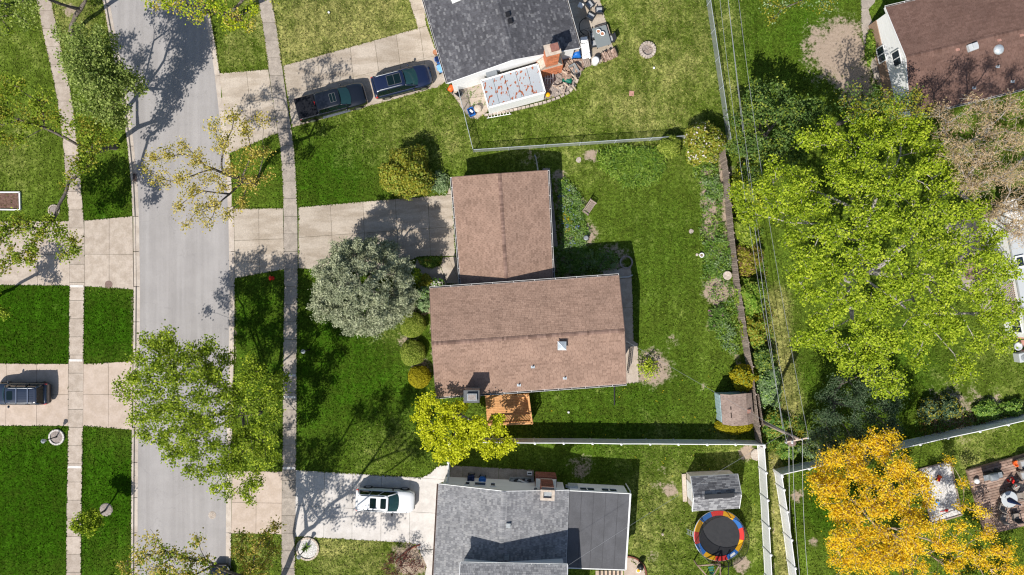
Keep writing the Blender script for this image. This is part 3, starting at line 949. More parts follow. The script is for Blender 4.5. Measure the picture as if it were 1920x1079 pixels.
def window(root, c, u, w, h, out, panes=2, frame=None):
    """A framed window in a wall: c centre, u along the wall, out outward."""
    up = Vector((0, 0, 1))
    fr = MB()
    f = 0.07
    for s in (-1, 1):
        fr.bar(c + u * s * (w / 2) - up * h / 2, c + u * s * (w / 2) + up * h / 2, 0.07, 0.07)
        fr.bar(c - u * (w / 2) + up * s * h / 2, c + u * (w / 2) + up * s * h / 2, 0.07, 0.07)
    for i in range(1, panes):
        x = -w / 2 + w * i / panes
        fr.bar(c + u * x - up * h / 2, c + u * x + up * h / 2, 0.06, 0.06)
    fo = fr.build('window', frame or M['white'], root)
    for i in range(panes):
        x = -w / 2 + w * (i + 0.5) / panes
        pw = w / panes - 0.07
        q = c + u * x - out * 0.005
        MB().add([q - u * pw / 2 - up * (h / 2 - 0.03), q + u * pw / 2 - up * (h / 2 - 0.03), q + u * pw / 2 + up * (h / 2 - 0.03), q - u * pw / 2 + up * (h / 2 - 0.03)],
                 [(0, 1, 2, 3)]).build('pane', M['win'], fo)
    return fo


def brick_shaft(root, corners, z0, z1, bw=0.5, bh=0.22, mt=None, name='brick', t=0.03):
    """Brick courses round a shaft; corners: four ground points anticlockwise. Each brick a piece of its own."""
    mt = mt or M['orange_brick']
    n = 0
    for k in range(4):
        a, b = corners[k], corners[(k + 1) % 4]
        L = (b - a).length
        u = (b - a).normalized()
        out = Vector((u.y, -u.x, 0))
        nb = max(1, int(round(L / bw)))
        nr = max(1, int(round((z1 - z0) / bh)))
        for j in range(nr):
            for i in range(nb + (j % 2)):
                s0 = max(0.0, (i - 0.5 * (j % 2)) / nb)
                s1 = min(1.0, (i + 1 - 0.5 * (j % 2)) / nb)
                c = a + u * L * (s0 + s1) / 2 + out * (t / 2 - 0.004 + random.uniform(-0.004, 0.006))
                c.z = z0 + (j + 0.5) * (z1 - z0) / nr
                MB().box(c, (L * (s1 - s0) - 0.02, t, (z1 - z0) / nr - 0.02), math.atan2(u.y, u.x)).build(name, mt, root)
                n += 1
    return n


def vent_pipe(root, p, r=0.05, h=0.25, flash=True):
    v = MB().lathe(p, [(r, -0.05), (r, h), (r * 0.7, h + 0.004)], 10).build('vent_pipe', M['lead'], root)
    if flash:
        MB().box(p + Vector((0, -0.02, 0.03)), (0.3, 0.2, 0.02)).build('flashing', M['galv'], v)
    return v


def on_slope(e0, e1, r0, r1, x, y):
    """The point of a roof slope that photo pixel (x, y) shows."""
    nrm = (e1 - e0).cross(r0 - e0)
    o = Vector((0, 0, H))
    dv = P(x, y, 0) - o
    t = (e0 - o).dot(nrm) / dv.dot(nrm)
    return o + dv * t


# ---- the brown roofed house with its garage (centre)
house = thing('house', 'brown shingled house with an attached garage in the middle of the lawns', 'house', P(990, 630))
a0, a1 = P(806, 541, 4.0), P(1160, 516.5, 4.0)
b0, b1 = P(818, 745, 4.0), P(1174, 720, 4.0)
r0, r1 = P(810, 645, 4.92), P(1170.5, 620, 4.92)
gable_roof(house, a0, a1, b0, b1, r0, r1, M['sh_brown'], M['sh_cap'], wild=0.12, tab=0.30, trim=M['gutter_brown'])
w, (A0, A1, B0, B1) = gable_walls(house, a0, a1, b0, b1, r0, r1, 0.5, M['tan_brick'], end_over=0.25)
up = (a0 - b0)
up.z = 0
up.normalize()
gutter(house, a0, a1, up, M['gutter_white'], 1.6)
gutter(house, b0, b1, -up, M['gutter_white'], 1.05)
sN, sS = (a0, a1, r0, r1), (b0, b1, r0, r1)
ch = on_slope(*sS, 1053, 648)
v = MB().box(ch + Vector((0, 0, 0.16)), (0.50, 0.50, 0.55), R(4)).build('roof_vent', M['galv'], house)
c = ch + Vector((0, 0, 0.44))
k = 0.34
MB().add([c + Vector((-k, -k, 0)), c + Vector((k, -k, 0)), c + Vector((k, k, 0)), c + Vector((-k, k, 0)), c + Vector((0, 0, 0.17))],
         [(0, 1, 4), (1, 2, 4), (2, 3, 4), (3, 0, 4), (3, 2, 1, 0)]).build('vent_cap', M['galv'], v)
MB().bar(c + Vector((-k, k, 0.01)), c + Vector((k, -k, 0.01)), 0.05, 0.05).bar(c + Vector((0, 0, 0.16)), c + Vector((-k, k, 0.0)), 0.05, 0.04).build('cap_seam', M['white'], v)
for x, y in ((999, 688), (1059, 709), (973, 722)):
    vent_pipe(house, on_slope(*sS, x, y))
# brick chimney through the south eave
c0 = P(884, 744, 6.05)
cw, cd = 0.55, 0.42
cor = [Vector((c0.x + sx * cw, c0.y + sy * cd, 0)) for sx, sy in ((-1, -1), (1, -1), (1, 1), (-1, 1))]
chm = MB().prism([(q.x, q.y) for q in cor], 0, 5.95).build('chimney', M['mortar'], house)
brick_shaft(chm, cor, 3.3, 5.9, 0.36, 0.24, M['tan_brick'])
MB().box(Vector((c0.x, c0.y, 6.0)), (1.22, 0.96, 0.1)).build('chimney_cap', M['cap_dark'], chm)
MB().box(Vector((c0.x + 0.05, c0.y - 0.02, 6.16)), (0.75, 0.55, 0.22)).build('flue_tile', M['lead'], chm)
MB().box(Vector((c0.x + 0.05, c0.y - 0.02, 6.265)), (0.6, 0.4, 0.03)).build('flue_lid', M['stone_grey'], chm)
# garage
g0, g1 = P(847, 333, 2.8), P(864.5, 541, 2.8)
h0, h1 = P(1027, 320, 2.8), P(1037.5, 534, 2.8)
q0, q1 = P(936.5, 326, 3.62), P(950, 536, 3.62)
gable_roof(house, g0, g1, h0, h1, q0, q1, M['sh_brown'], M['sh_cap'], wild=0.12, trim=M['gutter_brown'])
gable_walls(house, g0, g1, h0, h1, q0, q1, 0.35, M['tan_brick'], name='garage_wall', end_over=0.2)
gx_ = (h0 - g0)
gx_.z = 0
gx_.normalize()
gutter(house, g0, g1, -gx_, M['gutter_white'], 0.8)
gutter(house, h0, h1, gx_, M['gutter_white'], 1.0)
# garage door facing the drive (mostly hidden under the eave)
u = (g1 - g0).normalized()
dc = lerp(g0, g1, 0.45) + gx_ * 0.33
for i in range(4):
    MB().box(Vector((dc.x, dc.y, 0.3 + i * 0.55)) - gx_ * 0.02, (0.05, 4.8, 0.52), math.atan2(-u.x, u.y)).build('garage_door_panel', M['white'], house)
# downpipes
MB().tube([P(1008.5, 321, 2.7), P(1008.5, 318, 2.3), P(1005, 297, 0.12), P(1002.5, 291, 0.06)], 0.06, 8).build('downpipe', M['lead'], house)
MB().tube([P(1152.5, 724, 3.85), P(1152, 716, 0.15), P(1152, 731, 0.09), P(1152, 760, 0.06)], 0.06, 8).build('downpipe', M['black'], house)
MB().tube([P(1158, 520, 3.8), P(1166, 520, 0.2), P(1178, 519.5, 0.12), P(1186, 516, 0.1)], 0.05, 8).build('downpipe', M['pale_grey'], house)
for t in (0.25, 0.6, 0.85):
    window(house, lerp(B0, B1, t) - up * 0.012 + Vector((0, 0, -1.55)), (B1 - B0).normalized(), 1.5, 1.1, -up)
    window(house, lerp(A0, A1, t) + up * 0.012 + Vector((0, 0, -1.55)), (A1 - A0).normalized(), 1.5, 1.1, up)
# iron railing at the side steps
rl = thing('railing', 'black iron railing by the east door steps of the brown roofed house', 'railing', P(1179, 680))
y0_, y1_ = P(1180, 652), P(1175, 697)
mb = MB()
mb.bar(y0_ + Vector((0, 0, 1.0)), y1_ + Vector((0, 0, 1.0)), 0.05, 0.05).bar(y0_ + Vector((0, 0, 0.15)), y1_ + Vector((0, 0, 0.15)), 0.04, 0.03)
mb.build('rail', M['black_iron'], rl)
for i in range(15):
    q = lerp(y0_, y1_, i / 14)
    MB().bar(q, q + Vector((0, 0, 1.0)), 0.025, 0.025).build('baluster', M['black_iron'], rl)

# ---- the charcoal roofed house (top)
house2 = thing('house', 'charcoal shingled house with an orange brick chimney at the top of the view', 'house', P(930, 20))
a0, a1 = P(742, -180, 3.0), P(839, 156, 3.0)
b0, b1 = P(1012, -180, 3.0), P(1087, 90, 3.0)
r0, r1 = P(875, -199, 4.5), P(963, 112, 4.5)
gable_roof(house2, a0, a1, b0, b1, r0, r1, M['sh_dark'], wild=0.8, tab=0.24, exposure=0.165, trim=M['white'])
w2, (A0, A1, B0, B1) = gable_walls(house2, a0, a1, b0, b1, r0, r1, 0.35, M['white_siding'], end_over=0.12)
ux = (b1 - a1)
ux.z = 0
ux.normalize()
gutter(house2, a0, a1, -ux, M['gutter_white'], 2.4)
gutter(house2, b0, b1, ux, M['gutter_white'], 2.4)
s2 = (b0, b1, r0, r1)
for x, y in ((952, 28), (956.5, 41)):
    q = on_slope(*s2, x, y)
    MB().box(q + Vector((0, 0, 0.08)), (0.34, 0.34, 0.22), R(16)).build('roof_vent', M['black'], house2)
q = on_slope(a0, a1, r0, r1, 856, -3)
MB().box(q + Vector((0, 0, 0.06)), (0.9, 0.6, 0.12), R(16), 0, R(-18)).build('skylight', M['white'], house2)
# brick chimney with shoulders on the gable wall
ang = math.atan2(ux.y, ux.x)


def rect(c, hw, hd, a):
    x, y = Vector((math.cos(a), math.sin(a), 0)), Vector((-math.sin(a), math.cos(a), 0))
    return [c - x * hw - y * hd, c + x * hw - y * hd, c + x * hw + y * hd, c - x * hw + y * hd]


ct = P(1036, 92, 5.6)
ct.z = 0
up_c = rect(ct, 0.52, 0.36, ang)
lo_c = rect(ct + Vector((-0.02, -0.05, 0)), 1.0, 0.42, ang)
ch2 = MB().prism([(p.x, p.y) for p in up_c], 0, 5.45).build('chimney', M['mortar'], house2)
brick_shaft(ch2, up_c, 2.5, 5.45, 0.34, 0.23, M['orange_brick'])
MB().prism([(p.x, p.y) for p in lo_c], 0, 2.2).build('chimney_base', M['mortar'], ch2)
brick_shaft(ch2, lo_c, 0.1, 2.2, 0.45, 0.26, M['orange_brick'])
yv = Vector((-math.sin(ang), math.cos(ang), 0))
for s in (-1, 1):                                     # sloping shoulders
    o_, i_ = (lo_c[1], up_c[1]) if s > 0 else (lo_c[0], up_c[0])
    o2, i2 = (lo_c[2], up_c[2]) if s > 0 else (lo_c[3], up_c[3])
    z = lambda p, h: Vector((p.x, p.y, h))
    MB().add([z(o_, 2.2), z(i_, 2.2), z(i_, 2.95), z(o2, 2.2), z(i2, 2.2), z(i2, 2.95)], [(0, 1, 2), (5, 4, 3), (0, 2, 5, 3), (0, 3, 4, 1), (1, 4, 5, 2)]).build('chimney_shoulder', M['cap'], ch2)
MB().prism([(p.x, p.y) for p in rect(ct, 0.62, 0.45, ang)], 5.45, 5.55).build('chimney_cap', M['cap'], ch2)
MB().prism([(p.x, p.y) for p in rect(ct + Vector((0.16, 0.1, 0)), 0.31, 0.28, ang)], 5.55, 5.8).build('flue_tile', M['flue'], ch2)
wall_dir = (B1 - A1).normalized()
outw = Vector((wall_dir.y, -wall_dir.x, 0))

# white enclosure with the rusty metal roof
enc = thing('porch', 'white porch with a rust spotted metal roof behind the charcoal roofed house', 'porch', P(960, 165))
k4 = [P(902, 151, 2.45), P(1008, 121, 2.3), P(1022, 174, 2.25), P(916, 203, 2.25)]
ctr = sum(k4, Vector()) / 4
rm_, nt, bs, pos = base_mat('rusty_sheet')
bs.inputs['Roughness'].default_value = 0.5
r_n = noise(nt, pos, 2.6, 2, 0.5, (1.5, 0.9, 1.0))
r_m = ramp(nt, r_n, 0.588, 0.605)
nt.links.new(mixnode(nt, r_m, (0.36, 0.39, 0.415), (0.30, 0.085, 0.035)), bs.inputs['Base Color'])
for i in range(5):
    s0, s1 = i / 5 + 0.003, (i + 1) / 5 - 0.003
    p = [lerp(k4[0], k4[1], s0), lerp(k4[0], k4[1], s1), lerp(k4[3], k4[2], s1), lerp(k4[3], k4[2], s0)]
    MB().prism([(q.x, q.y) for q in p], 2.3 + 0.004 * i, 2.34 + 0.004 * i).build('roof_sheet', rm_, enc)
fr = MB()
for i in range(4):
    a, b = k4[i], k4[(i + 1) % 4]
    a, b = Vector((a.x, a.y, 2.33)), Vector((b.x, b.y, 2.33))
    fr.bar(a, b, 0.12 if i != 2 else 0.16, 0.14)
fr.build('roof_frame', M['white'], enc)
wl_ = MB()
base = [Vector((ctr.x + (q.x - ctr.x) * 0.985, ctr.y + (q.y - ctr.y) * 0.985, 0)) for q in k4]
for i in (1, 2, 3):
    a, b = base[i], base[(i + 1) % 4]
    wl_.bar(a + Vector((0, 0, 1.1)), b + Vector((0, 0, 1.1)), 0.06, 2.3)
wl_.build('wall', M['white_siding'], enc)
MB().box(lerp(k4[0], k4[1], 0.18) + Vector((0, 0.35, 0.1)), (0.9, 0.5, 0.5), ang).build('vent_box', M['grey'], enc)
# block edging along the porch and the junk pile
edg = thing('block_edging', 'row of grey concrete blocks edging the porch and junk pile', 'edging', P(1000, 195))
pl = [(908, 217), (940, 212), (985, 202), (1025, 192), (1050, 183), (1068, 173), (1079, 160), (1084, 146)]
pts = [P(*p) for p in pl]
for i in range(len(pts) - 1):
    n = max(1, int((pts[i + 1] - pts[i]).length / 0.34))
    for j in range(n):
        c = lerp(pts[i], pts[i + 1], (j + 0.5) / n)
        dv = pts[i + 1] - pts[i]
        MB().box(c + Vector((0, 0, 0.09)), (0.31, 0.2 + random.uniform(-.03, .03), 0.2), math.atan2(dv.y, dv.x) + random.uniform(-.08, .08)).build('block', M['stone'], edg)

# ---- the light grey roofed house (bottom)
house3 = thing('house', 'light grey shingled house with a flat roofed wing at the bottom of the view', 'house', P(990, 1000))
a0, a1 = P(822, 908, 3.0), P(806, 1200, 3.0)
b0, b1 = P(1067, 920, 3.0), P(1056, 1200, 3.0)
r0, r1 = P(944.5, 922, 4.1), P(931, 1206, 4.1)
gable_roof(house3, a0, a1, b0, b1, r0, r1, M['sh_light'], wild=0.7, tab=0.22, exposure=0.165, trim=M['white'], capw=0.2)
w3, (A0, A1, B0, B1) = gable_walls(house3, a0, a1, b0, b1, r0, r1, 0.3, M['white_siding'], end_over=0.15)
ux = (b0 - a0)
ux.z = 0
ux.normalize()
ang3 = math.atan2(ux.y, ux.x)
gutter(house3, a0, a1, -ux, M['gutter_brown'], 1.2)
nv = Vector((-ux.y, ux.x, 0))
for t, wd, pn_ in ((0.20, 0.4, 1), (0.305, 0.95, 1), (0.41, 0.4, 1)):
    c = lerp(A0, B0, t) + nv * 0.02
    c.z = 1.9
    window(house3, c, ux, wd, 0.9, nv, pn_)
c = lerp(A0, B0, 0.76) + nv * 0.05
c.z = 2.6
MB().tube([c - nv * 0.1, c + nv * 0.06], 0.14, 12).build('wall_vent', M['grey'], house3)
q = on_slope(b0, b1, r0, r1, 953, 985)
MB().box(q + Vector((0, 0, 0.07)), (0.35, 0.35, 0.2), ang3).build('roof_vent', M['lead'], house3)
q = on_slope(b0, b1, r0, r1, 950, 1045)
MB().box(q + Vector((0, 0, 0.07)), (0.35, 0.35, 0.2), ang3).build('roof_vent', M['lead'], house3)
# flat wing
f4 = [P(1068, 921, 2.95), P(1182, 926, 2.85), P(1173, 1069, 2.85), P(1061, 1066, 2.95)]
MB().prism([(p.x, p.y) for p in f4], 2.7, 2.85).build('flat_roof', M['deck_under'], house3)
for i in range(5):
    s0, s1 = i / 5 + 0.002, (i + 1) / 5 - 0.002
    p = [lerp(f4[0], f4[1], s0), lerp(f4[0], f4[1], s1), lerp(f4[3], f4[2], s1), lerp(f4[3], f4[2], s0)]
    MB().prism([(q.x, q.y) for q in p], 2.85, 2.868 + 0.005 * (i % 2)).build('roofing_strip', M['rolled'], house3)
for i in range(1, 5):
    s = i / 5
    MB().bar(lerp(f4[0], f4[1], s) + Vector((0, 0, 2.876 - lerp(f4[0], f4[1], s).z)), lerp(f4[3], f4[2], s) + Vector((0, 0, 2.876 - lerp(f4[3], f4[2], s).z)), 0.05, 0.006).build('tar_seam', M['tar'], house3)
zz = lambda v_, z_: Vector((v_.x, v_.y, z_))
mb = MB()
mb.bar(zz(f4[1], 2.8), zz(f4[2], 2.8), 0.14, 0.16).bar(zz(f4[0], 2.8), zz(f4[1], 2.8), 0.06, 0.16).bar(zz(f4[2], 2.8), zz(f4[3], 2.8), 0.08, 0.16)
mb.build('gutter', M['gutter_white'], house3)
fb = [Vector((p.x, p.y, 0)) for p in f4]
cc = sum(fb, Vector()) / 4
fb = [cc + (p - cc) * 0.96 for p in fb]
MB().prism([(p.x, p.y) for p in fb], -0.1, 2.7).build('wing_wall', M['white_siding'], house3)
fu = (fb[1] - fb[0]).normalized()
fn = Vector((-fu.y, fu.x, 0))
for t in (0.24, 0.37, 0.62, 0.76):
    c = lerp(fb[0], fb[1], t) + fn * 0.02
    c.z = 1.75
    window(house3, c, fu, 0.62, 0.8, fn, 1)
MB().tube([zz(fb[1] + fu * 0.15, 2.7), zz(fb[1] + fu * 0.15 + fn * 0.2, 2.4), zz(fb[1] + fu * 0.15 + fn * 0.2, 0.1)], 0.05, 8).build('downpipe', M['gutter_white'], house3)
# red brick chimney with white shoulders on the north wall
ct = P(1026.5, 931.5, 4.6)
ct.z = 0
up_c = rect(ct, 0.48, 0.28, ang3)
lo_c = rect(ct + nv * 0.36, 0.85, 0.42, ang3)
ch3 = MB().prism([(p.x, p.y) for p in rect(ct + nv * 0.2, 0.48, 0.5, ang3)], 0, 4.4).build('chimney', M['mortar'], house3)
brick_shaft(ch3, rect(ct + nv * 0.2, 0.48, 0.5, ang3), 2.2, 4.4, 0.34, 0.23, M['red_brick'])
MB().prism([(p.x, p.y) for p in lo_c], 0, 1.7).build('chimney_base', M['mortar'], ch3)
brick_shaft(ch3, lo_c, 0.1, 1.7, 0.45, 0.26, M['red_brick'])
MB().prism([(p.x, p.y) for p in rect(ct + nv * 0.36, 0.87, 0.43, ang3)], 1.7, 1.76).build('hearth_slab', M['red_brick'], ch3)
for s in (-1, 1):
    x = ux * s
    c = ct + nv * 0.2
    p0, p1 = c + x * 0.85, c + x * 0.5
    z = lambda p, h: Vector((p.x, p.y, h))
    for dn_ in (0,):
        MB().add([z(p0 - nv * 0.45, 1.76), z(p1 - nv * 0.45, 1.76), z(p1 - nv * 0.45, 2.5), z(p0 + nv * 0.45, 1.76), z(p1 + nv * 0.45, 1.76), z(p1 + nv * 0.45, 2.5)],
                 [(0, 1, 2), (5, 4, 3), (0, 2, 5, 3), (0, 3, 4, 1), (1, 4, 5, 2)]).build('chimney_shoulder', M['white'], ch3)
cr_ = rect(ct + nv * 0.1, 0.56, 0.42, ang3)
ci_ = rect(ct + nv * 0.12, 0.33, 0.24, ang3)
mb = MB()
for i in range(4):
    j = (i + 1) % 4
    mb.prism([(cr_[i].x, cr_[i].y), (cr_[j].x, cr_[j].y), (ci_[j].x, ci_[j].y), (ci_[i].x, ci_[i].y)], 4.4, 4.62)
mb.build('chimney_cap', M['cap'], ch3)
MB().prism([(p.x, p.y) for p in ci_], 4.38, 4.46).build('flue_top', M['lead'], ch3)
# upper storey whose shadow lies on the lower roof
a0, a1 = P(863, 1057, 5.5), P(1064, 1061, 5.5)
b0, b1 = P(850, 1290, 5.5), P(1056, 1296, 5.5)
r0, r1 = P(857, 1176, 6.6), P(1061, 1180, 6.6)
gable_roof(house3, a0, a1, b0, b1, r0, r1, M['sh_light'], wild=0.7, tab=0.22, exposure=0.165, trim=M['white'])
gable_walls(house3, a0, a1, b0, b1, r0, r1, 0.35, M['white_siding'], z0=2.5, name='upper_wall', end_over=0.2)
gutter(house3, a0, a1, nv, M['gutter_white'], 1.2, dark=False)

# ---- the red brown roofed house (top right)
house4 = thing('house', 'red brown shingled house under the bare tree shadow at top right', 'house', P(1850, 90))
a0, a1 = P(1660, 14, 3.2), P(2060, -80, 3.2)
b0, b1 = P(1707, 219, 3.2), P(2107, 121, 3.2)
r0, r1 = P(1699, 108, 4.35), P(2106, 11, 4.35)
gable_roof(house4, a0, a1, b0, b1, r0, r1, M['sh_rbrown'], M['sh_rbrown'], wild=0.3, trim=M['white'])
w4, (A0, A1, B0, B1) = gable_walls(house4, a0, a1, b0, b1, r0, r1, 0.4, M['white_siding'], end_over=0.15)
wv_ = (B0 - A0).normalized()
ow = Vector((wv_.y, -wv_.x, 0))
MB().bar(zz(A0, 0.6) + ow * 0.03, zz(B0, 0.6) + ow * 0.03, 0.06, 1.4).build('brick_skirt', M['brown_brick'], house4)
for t, z, wd in ((0.34, 1.0, 1.25), (0.46, 3.0, 1.2)):
    c = lerp(A0, B0, t) + ow * 0.08
    c.z = z
    window(house4, c, wv_, wd, 1.15, ow, 2)
vx = (a0 - b0)
vx.z = 0
vx.normalize()
gutter(house4, b0, b1, -vx, M['gutter_white'], 1.5)
gutter(house4, a0, a1, vx, M['gutter_white'], 1.5)
sS = (b0, b1, r0, r1)
q = on_slope(*sS, 1821, 90)
v = MB().box(q + Vector((0, 0, 0.15)), (0.75, 0.55, 0.3), R(20)).build('roof_vent', M['pale_grey'], house4)
MB().box(q + Vector((0.1, 0.08, 0.36)), (0.4, 0.4, 0.14), R(20)).build('vent_cap', M['pale_grey'], v)
q = on_slope(*sS, 1872, 93)
MB().lathe(q, [(0.42, -0.1), (0.42, 0.06), (0.3, 0.2), (0.05, 0.26)], 14).build('roof_vent', M['galv'], house4, True)
for x, y in ((1870, 125), (1898, 153), (1826, 165)):
    vent_pipe(house4, on_slope(*sS, x, y))
for x, y in ((1873, 75), (1915, 66), (1795, 93)):
    q = on_slope(*sS, x, y)
    MB().box(q + Vector((0, 0, 0.03)), (0.3, 0.26, 0.05), R(14), R(-16)).build('patched_shingle', M['paver'], house4)

# ---- the grey flat roofed house at the right edge, half under the maple
house5 = thing('house', 'grey flat roofed house with a white skylight at the right edge', 'house', P(1930, 470))
k5 = [P(1884, 400, 3.0), P(2110, 350, 3.0), P(2140, 585, 3.0), P(1932, 640, 3.0), P(1914, 560, 3.0)]
MB().prism([(p.x, p.y) for p in k5], 2.8, 3.0).build('flat_roof', M['pale_grey'], house5)
cc = sum(k5, Vector()) / 5
fb = [(cc.x + (p.x - cc.x) * 0.96, cc.y + (p.y - cc.y) * 0.96) for p in k5]
MB().prism(fb, -0.1, 2.8).build('wall', M['white_siding'], house5)
sk = MB()
c = P(1899, 402, 3.1)
sk.box(c, (1.0, 2.3, 0.16), R(14))
so = sk.build('skylight', M['white'], house5)
for i in range(8):
    MB().box(c + Vector((0.26 * 0.0 - (i - 3.5) * 0.06, (i - 3.5) * 0.26, 0.12)), (0.75, 0.1, 0.06), R(14)).build('slat', M['white_siding'], so)
c = P(1912, 491, 3.08)
so = MB().box(c, (0.75, 1.0, 0.14), R(12)).build('skylight', M['white'], house5)
MB().box(c + Vector((0, 0, 0.075)), (0.5, 0.72, 0.02), R(12)).build('pane', M['win'], so)
MB().bar(P(1864, 444, 2.9), P(2000, 420, 3.06), 0.14, 0.12).build('roof_trim', M['white'], house5)
ww = Vector((fb[3][0] - fb[4][0], fb[3][1] - fb[4][1], 0))
a_, b_ = Vector((*fb[4], 0)), Vector((*fb[3], 0))
wd = (b_ - a_).normalized()
ow = Vector((wd.y, -wd.x, 0))
for t in (0.35, 0.72):
    c = lerp(a_, b_, t) + ow * 0.02
    c.z = 1.5
    window(house5, c, wd, 1.1, 1.2, ow, 2)
fl5 = thing('paved_path', 'pink flagstones beside the grey flat roofed house at right', 'path', P(1905, 520), kind='structure')
for i, (x, y) in enumerate([(1862, 398), (1870, 412), (1866, 428), (1874, 446), (1880, 462), (1878, 478), (1886, 494), (1892, 508), (1916, 628), (1917, 645), (1918, 662), (1930, 630), (1932, 650)]):
    a = random.uniform(0, 3)
    s = random.uniform(0.28, 0.4)
    MB().prism([(P(x, y).x + s * random.uniform(.85, 1.1) * math.cos(a + t), P(x, y).y + s * random.uniform(.85, 1.1) * math.sin(a + t)) for t in np.linspace(0, 2 * math.pi, 7)[:-1]], -0.03, 0.04).build('paver', M['paver'], fl5)

# ------------------------------------------------------------------ sheds
shed = thing('shed', 'tan shed with a curved roof and pale blue walls by the wooden fence', 'shed', P(1380, 768))
N_, S_ = 736.5, 795.5
prof_n = [(1350.5, 739.0, 1.75), (1368, 740.5, 2.15), (1387, 739.0, 2.4), (1398, 738.0, 2.3), (1409, 737.0, 1.8)]
prof_s = [(1355, 796.0, 1.75), (1372, 799.0, 2.15), (1391, 798.5, 2.4), (1402, 797.0, 2.3), (1413.5, 793.5, 1.8)]
pn3 = [P(*p) for p in prof_n]
ps3 = [P(*p) for p in prof_s]
mb = MB()
ring = lambda pts: pts + [p + Vector((0, 0, -0.08)) for p in pts[::-1]]
mb.loft([ring(pn3), ring(ps3)])
sr = mb.build('roof', M['deck_under'], shed)
for i in range(4):
    e0_, e1_ = (pn3[i], ps3[i]) if i < 2 else (ps3[i + 1], pn3[i + 1])
    f0_, f1_ = (pn3[i + 1], ps3[i + 1]) if i < 2 else (ps3[i], pn3[i])
    shingle_field(sr, e0_, e1_, f0_, f1_, M['sh_tan'], 0.16, 0.3, 0.2)
inn = lambda p, q, t: lerp(p, q, t)
wn_ = [inn(a, b, 0.05) for a, b in zip(pn3, ps3)]
ws_ = [inn(a, b, 0.95) for a, b in zip(pn3, ps3)]
mb = MB()
for rowp, flip in ((wn_, 0), (ws_, 1)):
    t = [p + Vector((0, 0, -0.09)) for p in rowp]
    vs = t + [zz(rowp[-1], 0), zz(rowp[0], 0)]
    mb.add(vs, [tuple(range(len(vs)))])
mb.add([zz(wn_[0], 1.67), zz(ws_[0], 1.67), zz(ws_[0], 0), zz(wn_[0], 0)], [(0, 1, 2, 3)])
mb.add([zz(wn_[-1], 1.7), zz(ws_[-1], 1.7), zz(ws_[-1], 0), zz(wn_[-1], 0)], [(0, 1, 2, 3)])
mb.build('wall', M['blue_siding'], shed)
for i in range(8):
    q = lerp(wn_[0], ws_[0], (i + 0.5) / 8)
    MB().box(zz(q, 0.86) + Vector((-0.02, 0, 0)), (0.03, (wn_[0] - ws_[0]).length / 8 - 0.015, 1.55), R(4)).build('siding_board', M['blue_siding'], shed)
for t, l in ((0.38, 0.10), (0.58, 0.16)):
    MB().bar(lerp(pn3[1], ps3[1], t) + Vector((0.02, 0, 0.035)), lerp(pn3[1], ps3[1], t + l) + Vector((0.02, 0, 0.035)), 0.1, 0.02).build('roof_patch', M['deck_under'], shed)
c = lerp(lerp(pn3[3], ps3[3], 0.58), lerp(pn3[4], ps3[4], 0.58), 0.3)
MB().box(c + Vector((0, 0, 0.05)), (0.32, 0.3, 0.1), 0, 0, R(25)).build('roof_patch', M['paver'], shed)

shed2 = thing('shed', 'beige shed with a grey shingled gable roof above the trampoline', 'shed', P(1338, 915))
a0, a1 = P(1295.5, 894.5, 2.0), P(1383, 890, 2.0)
b0, b1 = P(1298.6, 959, 2.0), P(1386, 953, 2.0)
r0, r1 = P(1301, 932.5, 2.95), P(1390, 927, 2.95)
gable_roof(shed2, a0, a1, b0, b1, r0, r1, M['sh_shed'], wild=0.7, tab=0.34, trim=M['white'])
w5, (A0, A1, B0, B1) = gable_walls(shed2, a0, a1, b0, b1, r0, r1, 0.12, M['tan_siding'], end_over=0.1)
MB().bar(lerp(r0, r1, 0.22) + Vector((0, -0.02, 0.06)), lerp(r0, r1, 0.85) + Vector((0, -0.02, 0.06)), 0.36, 0.06).build('ridge_vent', M['sling'], shed2)
dv = (B0 - A0).normalized()
dv.z = 0
ow = Vector((dv.y, -dv.x, 0)).normalized()
for t in (0.36, 0.64):
    q = lerp(A0, B0, t) + ow * 0.03
    MB().box(zz(q, 0.95), (0.72, 0.05, 1.6), math.atan2(dv.y, dv.x)).build('door', M['white_siding'], shed2)
MB().bar(zz(lerp(A0, B0, 0.05) + ow * 0.25, 0.06), zz(lerp(A0, B0, 0.95) + ow * 0.25, 0.06), 0.34, 0.12).build('doorstep', M['cap'], shed2)


# ------------------------------------------------------------------ fences
def vinyl_fence(label, pts, post_h=1.95, h=1.83, post=True):
    """White board fence: pts ground points of the posts; a panel between each two, a post with a cap at each."""
    root = thing('fence', label, 'fence', pts[0])
    for i, p in enumerate(pts):
        o = MB().box(p + Vector((0, 0, post_h / 2)), (0.13, 0.13, post_h)).build('post', M['white'], root)
        MB().lathe(p + Vector((0, 0, post_h)), [(0.11, 0.0), (0.11, 0.03), (0.02, 0.09)], 8).build('post_cap', M['white'], o)
    for i in range(len(pts) - 1):
        a, b = pts[i], pts[i + 1]
        u = (b - a).normalized()
        a, b = a + u * 0.07, b - u * 0.07
        pl = MB()
        L = (b - a).length
        n = max(2, int(L / 0.28))
        for k in range(n):
            s0, s1 = a + u * (L * k / n + 0.004), a + u * (L * (k + 1) / n - 0.004)
            pl.bar(s0 + Vector((0, 0, 0.95)), s1 + Vector((0, 0, 0.95)), 0.028, 1.66)
        pp = pl.build('panel', M['white'], root)
        for zr in (h - 0.03, 0.12):
            MB().bar(a + Vector((0, 0, zr)), b + Vector((0, 0, zr)), 0.06, 0.1).build('rail', M['white'], pp)
    return root


def gp(x, y, h):
    v = P(x, y, h)
    return Vector((v.x, v.y, 0))


